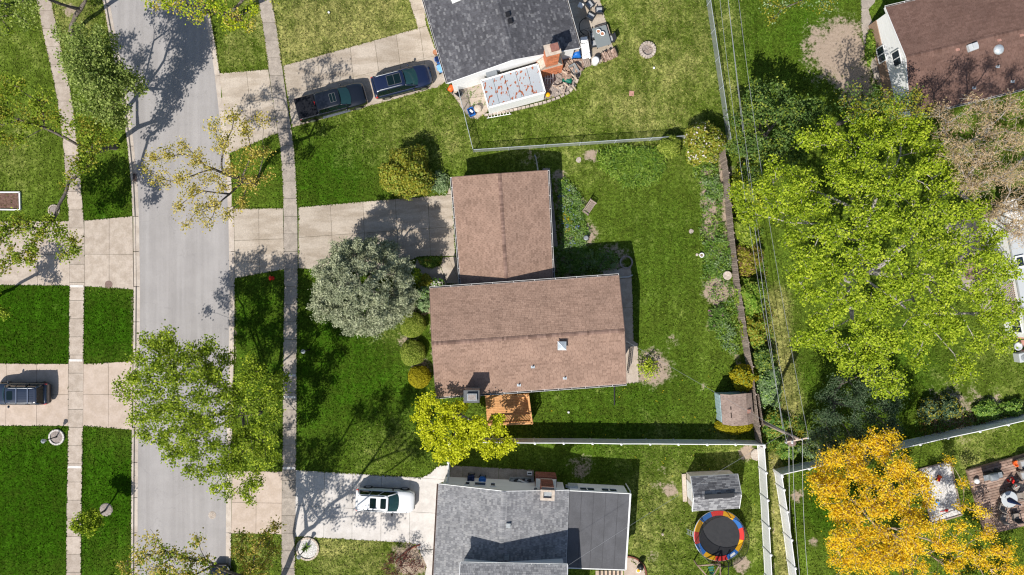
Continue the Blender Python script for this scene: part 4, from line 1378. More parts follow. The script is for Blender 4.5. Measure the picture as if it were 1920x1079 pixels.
postsA = [gp(841.5, 829, 1.9), gp(896, 830.3, 1.9), gp(949, 831, 1.9)] + [gp(*p, 1.9) for p in ((1003, 831.5), (1057, 831.5), (1111, 832), (1165, 833), (1219, 833), (1272, 833.5), (1326, 834), (1379, 834), (1433, 835.5))]
vinyl_fence('long white vinyl fence south of the brown roofed house', postsA)
postsB = [gp(1434.2 + (y - 836) * 0.055, y, 1.9) for y in (887, 938.5, 990, 1041, 1093, 1145, 1197)]
fb_ = vinyl_fence('white vinyl fence running down beside the trampoline', [postsA[-1] + Vector((0.02, -0.14, 0))] + postsB)
vinyl_fence('short white vinyl gate fence beside the bins', [gp(841.5, 829, 1.9) + Vector((0, -0.14, 0)), gp(840.5, 868, 1.9), gp(839, 905, 1.9)])
C0 = gp(1466, 891, 1.9)
postsC = [C0] + [gp(x, y, 1.9) for x, y in ((1517, 879.5), (1569, 868), (1621, 856.5), (1673, 845.5), (1725, 834), (1777, 822), (1837, 809.5), (1890, 797), (1945, 784), (2000, 771))]
vinyl_fence('white vinyl fence running right behind the yellow tree', postsC)
vinyl_fence('white vinyl fence running down left of the yellow tree', [C0 + Vector((0.03, -0.14, 0))] + [gp(x, y, 1.9) for x, y in ((1470.5, 919), (1477, 960), (1484.5, 1013), (1491.5, 1066), (1498, 1118), (1505, 1170))])


def chain_fence(label, pts, h=1.2):
    root = thing('chain_link_fence', label, 'fence', pts[0])
    for p in pts:
        MB().tube([p, p + Vector((0, 0, h + 0.05))], 0.035, 8).build('post', M['galv'], root)
    for i in range(len(pts) - 1):
        a, b = pts[i], pts[i + 1]
        MB().tube([a + Vector((0, 0, h)), b + Vector((0, 0, h))], 0.026, 6).build('top_rail', M['galv'], root)
        MB().add([a + Vector((0, 0, 0.03)), b + Vector((0, 0, 0.03)), b + Vector((0, 0, h)), a + Vector((0, 0, h))], [(0, 1, 2, 3)]).build('wire_mesh', M['chain'], root)
    return root


def along(p, q, n):
    return [lerp(gp(*p), gp(*q), i / n) for i in range(n + 1)]


chain_fence('chain link fence between the charcoal roofed house and the brown roofed house', along((887, 281, 1.2), (1290, 254.5, 1.2), 6))
chain_fence('chain link fence running up right of the fire pit lawn', along((1309, -160, 1.2), (1372, 268, 1.2), 8))
chain_fence('short chain link fence at the corner of the weedy patio', along((857, 160, 1.2), (887, 281, 1.2), 3))

wf = thing('wooden_fence', 'weathered grey board fence along the back flower bed', 'fence', P(1370, 480))
wp = [(1348, 286), (1355, 330), (1360, 390), (1364, 440), (1370, 490), (1376, 540), (1382, 577), (1391, 640), (1399, 684), (1404, 735), (1411, 792), (1417, 832)]
wq = [P(*p) for p in wp]
cnt = 0
for i in range(len(wq) - 1):
    a, b = wq[i], wq[i + 1]
    n = int((b - a).length / 0.145)
    if i == len(wq) - 3:
        n = n
    u = (b - a).normalized()
    for k in range(n):
        c = lerp(a, b, (k + 0.5) / n)
        hh = 1.72 + random.uniform(-0.05, 0.03)
        MB().box(c + Vector((random.uniform(-.012, .012), 0, hh / 2)), (0.13, 0.024, hh), math.atan2(u.y, u.x) + random.uniform(-.05, .05), random.uniform(-.02, .02)).build('board', M['wood_grey'], wf)
        cnt += 1
    for z in (0.35, 1.4):
        MB().bar(a + Vector((0.04, 0, z)), b + Vector((0.04, 0, z)), 0.05, 0.09).build('rail', M['wood_grey'], wf)
    MB().box(a + Vector((0.07, 0, 0.85)), (0.1, 0.1, 1.7)).build('post', M['wood_grey'], wf)
# the loose fence panel behind the shed
lp = thing('old_fence', 'old grey fence panel leaning behind the curved roof shed', 'fence', P(1416, 770))
for k in range(14):
    q = lerp(P(1412, 734), P(1421, 794), (k + 0.5) / 14)
    MB().box(q + Vector((0.02, 0, 0.8)), (0.16, 0.025, 1.6), R(-82), R(6)).build('board', M['wood_grey'], lp)

# ------------------------------------------------------------------ utility pole and wires
pole = thing('utility_pole', 'tall wooden utility pole with a transformer leaning over the back corner', 'utility pole', P(1423, 788))
pb_ = P(1423, 788)
ph = P(1496, 823, 8.9)
MB().tube([pb_, lerp(pb_, ph, 0.5), ph], [0.16, 0.14, 0.11], 10).build('shaft', M['wood_grey'], pole, True)
arm_c = lerp(pb_, ph, 0.955)
MB().bar(arm_c + Vector((-0.85, -0.32, 0.1)), arm_c + Vector((0.85, 0.02, 0.1)), 0.1, 0.12).build('crossarm', M['wood_pale'], pole)
tr_ = MB().lathe(lerp(pb_, ph, 0.86) + Vector((-0.12, -0.42, -0.35)), [(0.28, 0), (0.3, 0.05), (0.3, 0.8), (0.26, 0.88), (0.1, 0.92)], 14).build('transformer', M['road_iron'], pole, True)
MB().lathe(lerp(pb_, ph, 0.86) + Vector((-0.22, -0.38, 0.55)), [(0.05, 0), (0.08, 0.06), (0.05, 0.12), (0.08, 0.18), (0.04, 0.26)], 8).build('bushing', M['white'], tr_)
for s in (-0.8, -0.35, 0.35, 0.8):
    MB().lathe(arm_c + Vector((s, s * 0.2 - 0.15, 0.16)), [(0.04, 0), (0.07, 0.05), (0.04, 0.1), (0.06, 0.14), (0.02, 0.18)], 8).build('insulator', M['pale_grey'], pole)
strut = MB()
strut.tube([lerp(pb_, ph, 0.8), lerp(pb_, ph, 0.93) + Vector((-0.6, -0.2, 0))], 0.02, 6).build('brace', M['galv'], pole)


def wire(label, a, b, sag, r=0.013, n=28):
    pts = []
    for i in range(n + 1):
        t = i / n
        q = lerp(a, b, t)
        q.z -= sag * 4 * t * (1 - t)
        pts.append(q)
    return tag(MB().tube(pts, r, 5, rnd=0.5).build('power_line', M['wire']), label, 'power line', 'power lines along the back gardens')


far_n = P(1341, -190, 8.8)
far_s = P(1540, 1340, 8.8)
wire('upper power line from the pole to the top edge, leftmost of three', arm_c + Vector((-0.8, -0.3, 0.35)), far_n + Vector((-0.5, 0, 0.3)), 1.5)
wire('upper power line from the pole to the top edge, middle of three', arm_c + Vector((-0.3, -0.2, 0.35)), far_n + Vector((0.1, 0, 0.3)), 1.35)
wire('upper power line from the pole to the top edge, rightmost of three', arm_c + Vector((0.8, 0.0, 0.35)), far_n + Vector((0.8, 0, 0.3)), 1.4)
lowp = lerp(pb_, ph, 0.66)
wire('thick cable below the power lines above the hedges', lowp, P(1346, -190, 6.2), 0.8, 0.02)
wire('power line from the pole to the bottom edge, left of two', arm_c + Vector((-0.35, -0.2, 0.35)), far_s + Vector((-0.2, 0, 0)), 1.2)
wire('power line from the pole to the bottom edge, right of two', arm_c + Vector((0.35, -0.1, 0.35)), far_s + Vector((0.3, 0, 0)), 1.2)
wire('cable from the pole past the white fences to the bottom edge', lerp(pb_, ph, 0.8), P(1508, 1340, 6.4), 0.9, 0.018)
wire('service wire from the pole to the brown roofed house', lerp(pb_, ph, 0.72), P(1174, 640, 4.6), 0.5, 0.008)
wire('service wire from the pole to the flat roofed wing', lerp(pb_, ph, 0.72), P(1060, 1064, 5.3), 0.5, 0.008)


# ------------------------------------------------------------------ vehicles
def outline(x0, x1, w, rf, rr, z, n=5, bow=0.0):
    """A rounded rectangle seen from above, anticlockwise: front at x1 (corner radius rf), rear at x0 (rr)."""
    pts = []
    for cx, cy, r, a0 in ((x1 - rf, w - rf, rf, 0), (x0 + rr, w - rr, rr, 90), (x0 + rr, -w + rr, rr, 180), (x1 - rf, -w + rf, rf, 270)):
        for k in range(n + 1):
            a = R(a0 + 90 * k / n) if True else 0
            pts.append((cx + r * math.cos(a), cy + r * math.sin(a), z))
    if bow:
        pts = [(x + (bow * (1 - (y / w) ** 2) if x > (x0 + x1) / 2 else 0), y, z) for x, y, z in pts]
    return pts


def vehicle(name, label, L, W, stations, cab, paint, loc, rz, extras=()):
    """stations: (x/L, half width share, top z) from tail to nose; cab: base and roof outline of the glasshouse."""
    root = thing(name, label, 'pickup truck' if name == 'pickup_truck' else 'car', loc, rz)
    hw = W / 2
    rings = []
    for xs_, ws, zt in stations:
        x, w = xs_ * L, ws * hw
        sec = [(0.86 * w, 0.27), (0.97 * w, 0.36), (1.0 * w, 0.60), (0.995 * w, zt - 0.20), (0.965 * w, zt - 0.07), (0.90 * w, zt), (0.55 * w, zt + 0.035), (0, zt + 0.045)]
        ring_ = [(x, y, z) for y, z in sec] + [(x, -y, z) for y, z in sec[-2::-1]]
        rings.append(ring_)
    MB().loft(rings).build('body', paint, root, True, world=False)
    x0, x1, w0, z0, X0, X1, w1, z1 = cab
    base = outline(x0, x1, w0, 0.28, 0.16, z0, 5, 0.10)
    mid = outline(x0 + (X0 - x0) * .5, x1 + (X1 - x1) * .46, w0 + (w1 - w0) * .42, 0.26, 0.18, (z0 + z1) / 2, 5, 0.09)
    top = outline(X0, X1, w1, 0.22, 0.2, z1, 5, 0.06)
    g = MB().loft([base, mid, top]).build('window_glass', M['glass'], root, False, world=False)
    c = ((X0 + X1) / 2, 0)
    sc = lambda f, dz: [((x - c[0]) * f + c[0], y * f, z1 + dz) for x, y, _ in top]
    MB().loft([sc(1.012, -0.06), sc(1.012, 0.0), sc(0.975, 0.035), sc(0.86, 0.055), sc(0.4, 0.075)]).build('roof', paint, root, True, world=False)
    # windscreen, a paler pane proud of the glasshouse
    n6 = 6
    ws_ = MB()
    f0, f1 = [], []
    for k in range(9):
        y = -1 + 2 * k / 8
        xb, xt = x1 + 0.10 * (1 - y * y) - (0.02 + 0.10 * abs(y) ** 6), X1 + 0.06 * (1 - y * y) - 0.05 * abs(y) ** 6
        f0.append((xb + 0.075, y * (w0 - 0.12), z0 + 0.045))
        f1.append((xt + 0.075, y * (w1 - 0.06), z1 - 0.01))
    ws_.add(f0 + f1, [(k, k + 1, k + 10, k + 9) for k in range(8)])
    ws_.build('windscreen', M['screen'], root, True, world=False)
    for s in (-1, 1):
        MB().tube([(x1 - 0.02, s * (w0 - 0.09), z0), (X1 - 0.02, s * (w1 - 0.03), z1)], [0.055, 0.05], 6).build('pillar', paint, root, True, world=False)
        MB().tube([(x0 + 0.08, s * (w0 - 0.05), z0), (X0 + 0.08, s * (w1 - 0.03), z1)], [0.10, 0.08], 6).build('pillar', paint, root, True, world=False)
        for t in (0.36, 0.66) if x1 - x0 > 2.4 else (0.45,):
            MB().bar((x0 + (x1 - x0) * t, s * (w0 - 0.0), z0), (X0 + (X1 - X0) * t, s * (w1 + 0.012), z1), 0.02, 0.10).build('pillar', M['black'] if paint is not M['car_white'] else paint, root, world=False)
        # mirrors
        mo = MB().lathe((0, 0, 0), [(0.02, -0.1), (0.10, -0.07), (0.11, 0.05), (0.03, 0.1)], 8)
        mo.v = [(x1 - 0.42 + x * 0.75, s * (hw + 0.10) + y * 1.15, z0 + 0.12 + z) for x, y, z in mo.v]
        mo.build('mirror', paint if paint is not M['car_white'] else M['black'], root, True, world=False)
        for xf in (stations[0][0] * L + 0.93, stations[-1][0] * L - 0.93):
            MB().tube([(xf, s * (hw - 0.02), 0.40), (xf, s * (hw + 0.006), 0.40)], 0.42, 18).build('wheel_arch', M['black'], root, world=False)
            t = MB().tube([(xf, s * (hw - 0.24), 0.36), (xf, s * (hw + 0.02), 0.36)], 0.365, 18).build('wheel', M['rubber'], root, world=False)
            rmb = MB()
            rmb.tube([(xf, s * (hw + 0.0), 0.36), (xf, s * (hw + 0.028), 0.36)], 0.235, 14)
            rmb.build('rim', M['rim'], t, world=False)
        xl = stations[-1][0] * L
        MB().box((xl - 0.33, s * hw * 0.71, stations[-3][2] - 0.11), (0.30, 0.26, 0.13), -s * R(28)).build('headlight', M['lamp_lens'], root, world=False, bevel=0.03)
        xr = stations[0][0] * L
        MB().box((xr + 0.17, s * hw * 0.835, stations[2][2] - 0.17), (0.22, 0.20, 0.26), s * R(10)).build('taillight', M['red_light'], root, world=False, bevel=0.03)
    # sill, bumpers, plate
    MB().bar((stations[0][0] * L + 1.3, 0, 0.3), (stations[-1][0] * L - 1.3, 0, 0.3), W * 0.99, 0.06).build('sill', M['black'], root, world=False)
    MB().box((stations[-1][0] * L - 0.06, 0, 0.56), (0.16, W * 0.62, 0.24)).build('grille', M['chrome'] if 'chrome' in extras else M['black'], root, world=False, bevel=0.02)
    MB().box((stations[0][0] * L + 0.05, 0, 0.52), (0.14, W * 0.8, 0.2)).build('bumper', M['black'] if 'chrome' not in extras else M['chrome'], root, world=False, bevel=0.03)
    if 'rails' in extras:
        for s in (-1, 1):
            MB().tube([(X0 + 0.2, s * (w1 - 0.08), z1 + 0.03), (X0 + 0.35, s * (w1 - 0.08), z1 + 0.09), (X1 - 0.45, s * (w1 - 0.08), z1 + 0.09), (X1 - 0.25, s * (w1 - 0.08), z1 + 0.03)], 0.025, 6).build('roof_rail', M['black'] if paint is M['car_white'] else M['rail_silver'], root, True, world=False)
    if 'bars' in extras:
        for t in (0.38, 0.74):
            x = X1 + (X0 - X1) * t
            MB().bar((x, -w1 + 0.05, z1 + 0.12), (x, w1 - 0.05, z1 + 0.12), 0.07, 0.03).build('cross_bar', M['chrome'], root, world=False)
        for k in range(6):
            MB().bar((X0 + 0.25, (k - 2.5) * 0.19, z1 + 0.072), (X0 + (X1 - X0) * 0.62, (k - 2.5) * 0.19, z1 + 0.072), 0.025, 0.02).build('roof_slat', paint, root, world=False)
    for e in extras:
        if isinstance(e, tuple) and e[0] == 'sunroof':
            fr = MB().loft([[(x, y, z1 + 0.05) for x, y, _ in outline(e[1], e[2], e[3], 0.07, 0.07, 0)], [(x, y, z1 + 0.082) for x, y, _ in outline(e[1], e[2], e[3], 0.07, 0.07, 0)]])
            s_ = fr.build('sunroof', M['glass'], root, world=False)
            if len(e) > 4:
                MB().bar(((e[1] + e[2]) / 2, -e[3], z1 + 0.086), ((e[1] + e[2]) / 2, e[3], z1 + 0.086), 0.03, 0.012).build('divider', M['trim_grey'], s_, world=False)
                for s in (-1, 1):
                    MB().bar((e[1], s * e[3], z1 + 0.084), (e[2], s * e[3], z1 + 0.084), 0.03, 0.012).build('trim', M['trim_grey'], s_, world=False)
                for x in (e[1], e[2]):
                    MB().bar((x, -e[3], z1 + 0.084), (x, e[3], z1 + 0.084), 0.03, 0.012).build('trim', M['trim_grey'], s_, world=False)
    return root


suv_st = [(-0.5, .78, .82), (-0.492, .88, .98), (-0.47, .95, 1.02), (-0.36, .99, 1.03), (-0.1, 1.0, 1.03), (0.12, 1.0, 1.03), (0.22, .99, 1.04), (0.33, .975, 1.0), (0.42, .93, .94), (0.465, .84, .86), (0.488, .72, .76), (0.5, .58, .64)]
truck_st = [(-0.5, .95, 1.22), (-0.495, .97, 1.30), (-0.46, .98, 1.32), (-0.2, 1.0, 1.32), (-0.12, 1.0, 1.28), (0.15, 1.0, 1.19), (0.25, 1.0, 1.18), (0.34, .985, 1.15), (0.42, .96, 1.10), (0.47, .90, 1.03), (0.49, .84, .95), (0.5, .78, .85)]

c = P(621, 191, 0.95)
pk = vehicle('pickup_truck', 'black crew cab pickup with a covered bed on the concrete driveway', 5.85, 1.98, truck_st,
             (-1.22, 1.58, 0.88, 1.20, -1.10, 0.86, 0.72, 1.80), M['car_black'], (c.x, c.y, 0.03), R(15.2), ('chrome', ('sunroof', 0.10, 0.60, 0.36, 1)))
MB().box((-2.06, 0, 1.375), (1.62, 1.74, 0.07)).build('bed_cover', M['tonneau'], pk, world=False, bevel=0.03)
for x in (-2.6, -2.06, -1.5):
    MB().bar((x, -0.8, 1.415), (x, 0.8, 1.415), 0.03, 0.014).build('cover_seam', M['black'], pk, world=False)
MB().box((-1.24, 0, 1.70), (0.04, 0.26, 0.04)).build('brake_light', M['red_light'], pk, world=False)
for s in (-1, 1):
    MB().bar((-1.1, s * 1.02, 0.42), (1.3, s * 1.02, 0.42), 0.12, 0.05).build('side_step', M['chrome'], pk, world=False)
MB().bar((1.66, -0.66, 1.235), (1.60, 0.1, 1.25), 0.04, 0.02).build('wiper', M['black'], pk, world=False)

c = P(753.5, 152, 0.85)
vehicle('parked_car', 'navy SUV with silver roof rails parked nose to the charcoal roofed house', 5.05, 1.95, suv_st,
        (-2.36, 1.24, 0.86, 1.0, -2.2, 0.26, 0.67, 1.66), M['car_navy'], (c.x, c.y, 0.03), R(14.6), ('rails', ('sunroof', -1.12, 0.02, 0.42, 1)))
c = P(722, 939.5, 0.85)
vehicle('parked_car', 'white SUV with two dark sunroofs on the bright driveway at the bottom', 4.95, 1.93, suv_st,
        (-2.30, 1.10, 0.85, 1.0, -2.12, 0.36, 0.68, 1.64), M['car_white'], (c.x, c.y, 0.03), R(-3.0), ('rails', ('sunroof', -1.12, -0.60, 0.42), ('sunroof', -0.24, 0.22, 0.42)))
c = P(37, 739, 0.85)
vehicle('parked_car', 'slate blue SUV with roof bars cut by the left edge', 4.75, 1.86, suv_st,
        (-2.16, 1.14, 0.84, 1.02, -1.98, 0.62, 0.68, 1.70), M['car_slate'], (c.x, c.y, 0.03), R(180), ('bars', 'rails', ('sunroof', -0.02, 0.46, 0.36)))
c = P(410, 1113, 0.8)
sedan = [(-0.5, .72, .74), (-0.49, .84, .88), (-0.45, .94, .95), (-0.33, .99, .98), (-0.1, 1.0, .95), (0.12, 1.0, .95), (0.25, .98, .93), (0.38, .93, .86), (0.45, .83, .78), (0.485, .68, .68), (0.5, .52, .58)]
vehicle('parked_car', 'black car on the road cut by the bottom edge', 4.6, 1.84, sedan,
        (-1.6, 0.95, 0.82, 0.92, -0.95, 0.25, 0.60, 1.40), M['car_black'], (c.x, c.y, -0.1), R(90), ())


# ------------------------------------------------------------------ decks
deck = thing('deck', 'new orange timber deck with railings on the south side of the brown roofed house', 'deck', P(955, 765))
zf = 0.95
dk = [P(910, 742, zf), P(991, 738, zf), P(998, 791, zf), P(914, 795, zf)]
n = 17
for i in range(n):
    t0, t1 = i / n + 0.003, (i + 1) / n - 0.003
    p = [lerp(dk[0], dk[3], t0), lerp(dk[1], dk[2], t0), lerp(dk[1], dk[2], t1), lerp(dk[0], dk[3], t1)]
    MB().prism([(q.x, q.y) for q in p], zf - 0.04, zf + random.uniform(-.003, .003)).build('deck_board', M['wood_deck'], deck)
sk_ = MB()
for i in (1, 2, 3):
    a, b = dk[i], dk[(i + 1) % 4]
    sk_.bar(zz(a, zf - 0.2), zz(b, zf - 0.2), 0.05, 0.28)
sk_.build('rim_joist', M['wood_deck'], deck)
for q in dk:
    MB().box(zz(q, zf / 2 - 0.05), (0.12, 0.12, zf - 0.1)).build('post', M['wood_deck'], deck)
hr = zf + 0.95
for a, b in ((dk[1], dk[2]), (dk[2], dk[3]), (lerp(dk[0], dk[1], 0.72), dk[1])):
    ins = (sum(dk, Vector()) / 4 - (a + b) / 2)
    ins.z = 0
    ins = ins.normalized() * 0.06
    MB().bar(zz(a + ins, hr), zz(b + ins, hr), 0.16, 0.045).build('rail_cap', M['wood_deck'], deck)
    for zr in (hr - 0.06, zf + 0.1):
        MB().bar(zz(a + ins, zr), zz(b + ins, zr), 0.045, 0.09).build('rail', M['wood_deck'], deck)
    m_ = int((b - a).length / 0.13)
    for k in range(m_):
        q = lerp(a, b, (k + 0.5) / m_) + ins
        MB().bar(zz(q, zf + 0.06), zz(q, hr - 0.04), 0.04, 0.04).build('baluster', M['wood_deck'], deck)
    for t in (0.0, 0.5, 1.0):
        q = lerp(a, b, t) + ins
        MB().box(zz(q, zf + 0.5), (0.1, 0.1, 1.0)).build('post', M['wood_deck'], deck)

deck2 = thing('deck', 'weathered brown deck with patio furniture at the right edge', 'deck', P(1880, 920))
zf2 = 0.35
e4 = [P(1815, 883, zf2), P(1990, 835, zf2), P(2030, 960, zf2), P(1850, 1004, zf2)]
n = 26
for i in range(n):
    t0, t1 = i / n + 0.0025, (i + 1) / n - 0.0025
    cut = random.uniform(0.3, 0.7)
    for s0, s1 in ((0, cut - 0.003), (cut + 0.003, 1)):
        L0, L1 = lerp(e4[0], e4[3], t0), lerp(e4[1], e4[2], t0)
        K0, K1 = lerp(e4[0], e4[3], t1), lerp(e4[1], e4[2], t1)
        p = [lerp(L0, L1, s0), lerp(L0, L1, s1), lerp(K0, K1, s1), lerp(K0, K1, s0)]
        MB().prism([(q.x, q.y) for q in p], zf2 - 0.04, zf2 + random.uniform(-.004, .004)).build('deck_board', M['wood_brown'], deck2)
sk_ = MB()
for i in range(4):
    sk_.bar(zz(e4[i], zf2 - 0.2), zz(e4[(i + 1) % 4], zf2 - 0.2), 0.05, 0.3)
sk_.build('rim_joist', M['wood_brown'], deck2)

# ------------------------------------------------------------------ furniture and small things
def chair(loc, rz, label, group, frame='sling', seat='cushion'):
    t = thing('patio_chair', label, 'chair', loc, rz, group)
    MB().box((0.02, 0, 0.43), (0.50, 0.52, 0.09)).build('seat', M[seat], t, world=False, bevel=0.03)
    MB().box((-0.30, 0, 0.72), (0.07, 0.56, 0.62), 0, 0, R(-16)).build('backrest', M[frame], t, world=False, bevel=0.02)
    for s in (-1, 1):
        MB().bar((-0.28, s * 0.31, 0.62), (0.28, s * 0.31, 0.62), 0.06, 0.035).build('armrest', M[frame], t, world=False)
        for x in (-0.26, 0.26):
            MB().bar((x, s * 0.31, 0.0), (x, s * 0.31, 0.6), 0.035, 0.035).build('leg', M[frame], t, world=False)
    MB().box((0.0, 0, 0.36), (0.58, 0.62, 0.04)).build('seat_frame', M[frame], t, world=False)
    return t


G1 = 'dark framed patio chairs'
ch0 = chair(P(1104, 13), R(40), 'dark patio chair, topmost, with grey cushion turned to the charcoal roofed house', G1)
for (x, y), a, l in (((1122, 24), 90, 'dark patio chair with grey cushion nearest the lawn edge'), ((1106, 35), 60, 'dark patio chair with grey cushion nearest the black hose'),
                     ((1111.5, 70), 12, 'dark chair at the glass table nearest the house wall'), ((1113, 85), 10, 'dark chair at the lower left corner of the glass table'),
                     ((1143, 77), 196, 'grey chair at the lawn side of the glass table'), ((1113, -14), 75, 'dark patio chair cut by the top edge')):
    dup(ch0, P(x, y), R(a), l, G1)
t = thing('patio_table', 'square glass topped patio table with two plant pots', 'table', P(1126, 74), R(16))
MB().loft([outline(-0.62, 0.62, 0.85, 0.1, 0.1, 0.70), outline(-0.62, 0.62, 0.85, 0.1, 0.1, 0.72)]).build('table_top', M['clear_table'], t, world=False)
for sx in (-1, 1):
    for sy in (-1, 1):
        MB().bar((sx * 0.5, sy * 0.7, 0), (sx * 0.5, sy * 0.7, 0.7), 0.05, 0.05).build('leg', M['sling'], t, world=False)
for x, y, l in ((1121.5, 60.5, 'white rimmed pot, upper of two on the glass table'), (1129, 65, 'white rimmed pot, lower of two on the glass table')):
    q = thing('plant_pot', l, 'pot', P(x, y, 0.72), group='pots on the glass table')
    MB().lathe((0, 0, 0.0), [(0.13, 0.0), (0.2, 0.22), (0.21, 0.24), (0.15, 0.24), (0.14, 0.2)], 16).build('pot', M['white'], q, True, world=False)
    MB().lathe((0, 0, 0.19), [(0.145, 0), (0.12, 0.03)], 12).build('soil', M['terracotta'], q, world=False)
bn = thing('wooden_bench', 'brown corner bench behind the glass table by the lawn', 'bench', P(1130, 60))
for (x, y, w, dd, a) in ((1127, 52, 0.95, 0.42, 16), (1138, 58, 0.42, 1.0, 16)):
    for k in range(4):
        o = (k - 1.5) * 0.105
        off = Vector((o, 0, 0)) if w < dd else Vector((0, o, 0))
        off.rotate(Matrix.Rotation(R(a), 3, 'Z'))
        MB().box(P(x, y, 0.45) + off, (w if w > dd else 0.09, dd if dd > w else 0.09, 0.035), R(a)).build('slat', M['wood_grey'], bn)
    MB().box(P(x, y, 0.22), (w * 0.8, dd * 0.8, 0.4), R(a)).build('base', M['wood_grey'], bn)
t = thing('side_table', 'small white side table in the house shade on the patio', 'table', P(1088, 14), R(16))
MB().lathe((0, 0, 0), [(0.3, 0.42), (0.31, 0.45), (0.29, 0.46)], 4).build('table_top', M['white'], t, world=False)
for a in range(4):
    MB().bar((0.18 * math.cos(a * 1.57), 0.18 * math.sin(a * 1.57), 0), (0.2 * math.cos(a * 1.57), 0.2 * math.sin(a * 1.57), 0.43), 0.03, 0.03).build('leg', M['white'], t, world=False)
hz = []
for k in range(26):
    a = R(80 + 165 * k / 25)
    hz.append(P(1101 + 15 * math.cos(a), 50 - 16 * math.sin(a), 0.35))
tag(MB().tube(hz, 0.035, 8).build('garden_hose', M['black']), 'thick black hose looped on the shaded patio', 'hose')
for (x, y, r_), l in (((1095, 66, 0.40), 'black hoop leaning higher on the white cover'), ((1094, 74, 0.36), 'black hoop lying lower on the white cover')):
    c = P(x, y, 0.85)
    tag(MB().tube([c + Vector((r_ * math.cos(a), r_ * math.sin(a), 0.06 * math.sin(a))) for a in np.linspace(0, 2 * math.pi, 25)], 0.025, 6).build('hoop', M['black']), l, 'hoop')
t = thing('hot_tub_cover', 'white folded cover leaning beside the house corner', 'cover', P(1097, 90))
MB().prism([P2(*p, .7) for p in ((1088, 72), (1101, 70), (1106, 98), (1092, 106))], [0.7, 0.75, 0.55, 0.5], [0.85, 0.9, 0.7, 0.65]).build('panel', M['white'], t)
MB().prism([P2(*p, .7) for p in ((1092, 107), (1106, 99), (1108, 108), (1096, 113))], [0.3, 0.4, 0.3, 0.2], [0.62, 0.66, 0.5, 0.45]).build('panel', M['white_siding'], t)
MB().box(P(1098, 92, 0.25), (0.5, 1.2, 0.45), R(16)).build('box', M['grey'], t)
q = thing('drum', 'white round drum at the patio corner beside the firewood', 'drum', P(1115, 118))
MB().lathe((0, 0, 0), [(0.27, 0), (0.31, 0.1), (0.31, 0.75), (0.29, 0.82), (0.2, 0.86), (0.03, 0.89)], 20).build('barrel', M['white'], q, True, world=False)
fw = thing('firewood_rack', 'low rack of pale split firewood at the patio corner', 'firewood', P(1141, 106), R(24))
for k in range(3):
    MB().bar((-0.62 + k * 0.62, -0.36, 0.05), (-0.62 + k * 0.62, 0.36, 0.05), 0.05, 0.05).build('rack_bar', M['black_iron'], fw, world=False)
for s in (-1, 1):
    MB().tube([(s * 0.64, -0.36, 0.05), (s * 0.66, -0.36, 0.6), (s * 0.66, 0.36, 0.6), (s * 0.64, 0.36, 0.05)], 0.025, 6).build('rack_end', M['black_iron'], fw, world=False)
for j in range(4):
    for k in range(9):
        r_ = random.uniform(0.055, 0.085)
        MB().tube([(-0.56 + k * 0.14 + random.uniform(-.02, .02), -0.34 + random.uniform(-.08, .06), 0.13 + j * 0.13), (-0.56 + k * 0.14 + random.uniform(-.03, .03), 0.32 + random.uniform(-.06, .08), 0.13 + j * 0.13)],
                  r_, 5).build('log', M['wood_log'], fw, world=False)


def bin_(loc, rz, label, mt, lid, group, s=1.0):
    t = thing('wheelie_bin', label, 'bin', loc, rz, group)
    MB().loft([outline(-0.24 * s, 0.22 * s, 0.22 * s, .05, .05, 0.05), outline(-0.29 * s, 0.27 * s, 0.27 * s, .06, .06, 0.95 * s)]).build('body', mt, t, True, world=False)
    MB().loft([outline(-0.31 * s, 0.31 * s, 0.30 * s, .08, .06, 0.95 * s), outline(-0.31 * s, 0.31 * s, 0.30 * s, .08, .06, 1.0 * s), outline(-0.24 * s, 0.24 * s, 0.22 * s, .06, .06, 1.06 * s)]).build('lid', lid, t, world=False)
    MB().bar((-0.36 * s, -0.2 * s, 0.98 * s), (-0.36 * s, 0.2 * s, 0.98 * s), 0.05, 0.05).build('handle', mt, t, world=False)
    for q in (-1, 1):
        MB().tube([(-0.26 * s, q * 0.2 * s, 0.1), (-0.26 * s, q * 0.27 * s, 0.1)], 0.1, 10).build('wheel', M['rubber'], t, world=False)
    return t


b1_ = bin_(P(884, 894), R(-93), 'navy wheelie bin by the grey roofed house wall', M['navy'], M['navy'], 'bins beside the houses')
MB().box((0.12, 0, 1.065), (0.05, 0.24, 0.01)).build('print', M['white'], b1_, world=False)
b2_ = bin_(P(905, 898), R(-93), 'bright blue wheelie bin next to the navy bin', M['blue'], M['blue'], 'bins beside the houses')
MB().box((0.0, 0, 1.065), (0.17, 0.2, 0.008)).build('print', M['sky_blue'], b2_, world=False)
bin_(P(824, 117), R(17), 'dark blue bin against the charcoal roofed house wall', M['blue'], M['navy'], 'bins beside the houses', 0.9)
bin_(P(829, 133), R(17), 'pale blue bin below the dark blue bin', M['sky_blue'], M['sky_blue'], 'bins beside the houses', 0.95)
pp_ = thing('pot_plant', 'brown potted shrub above the dark blue bin', 'plant', P(817, 101))
MB().lathe((0, 0, 0), [(0.16, 0), (0.22, 0.4), (0.18, 0.38)], 12).build('pot', M['terracotta'], pp_, world=False)
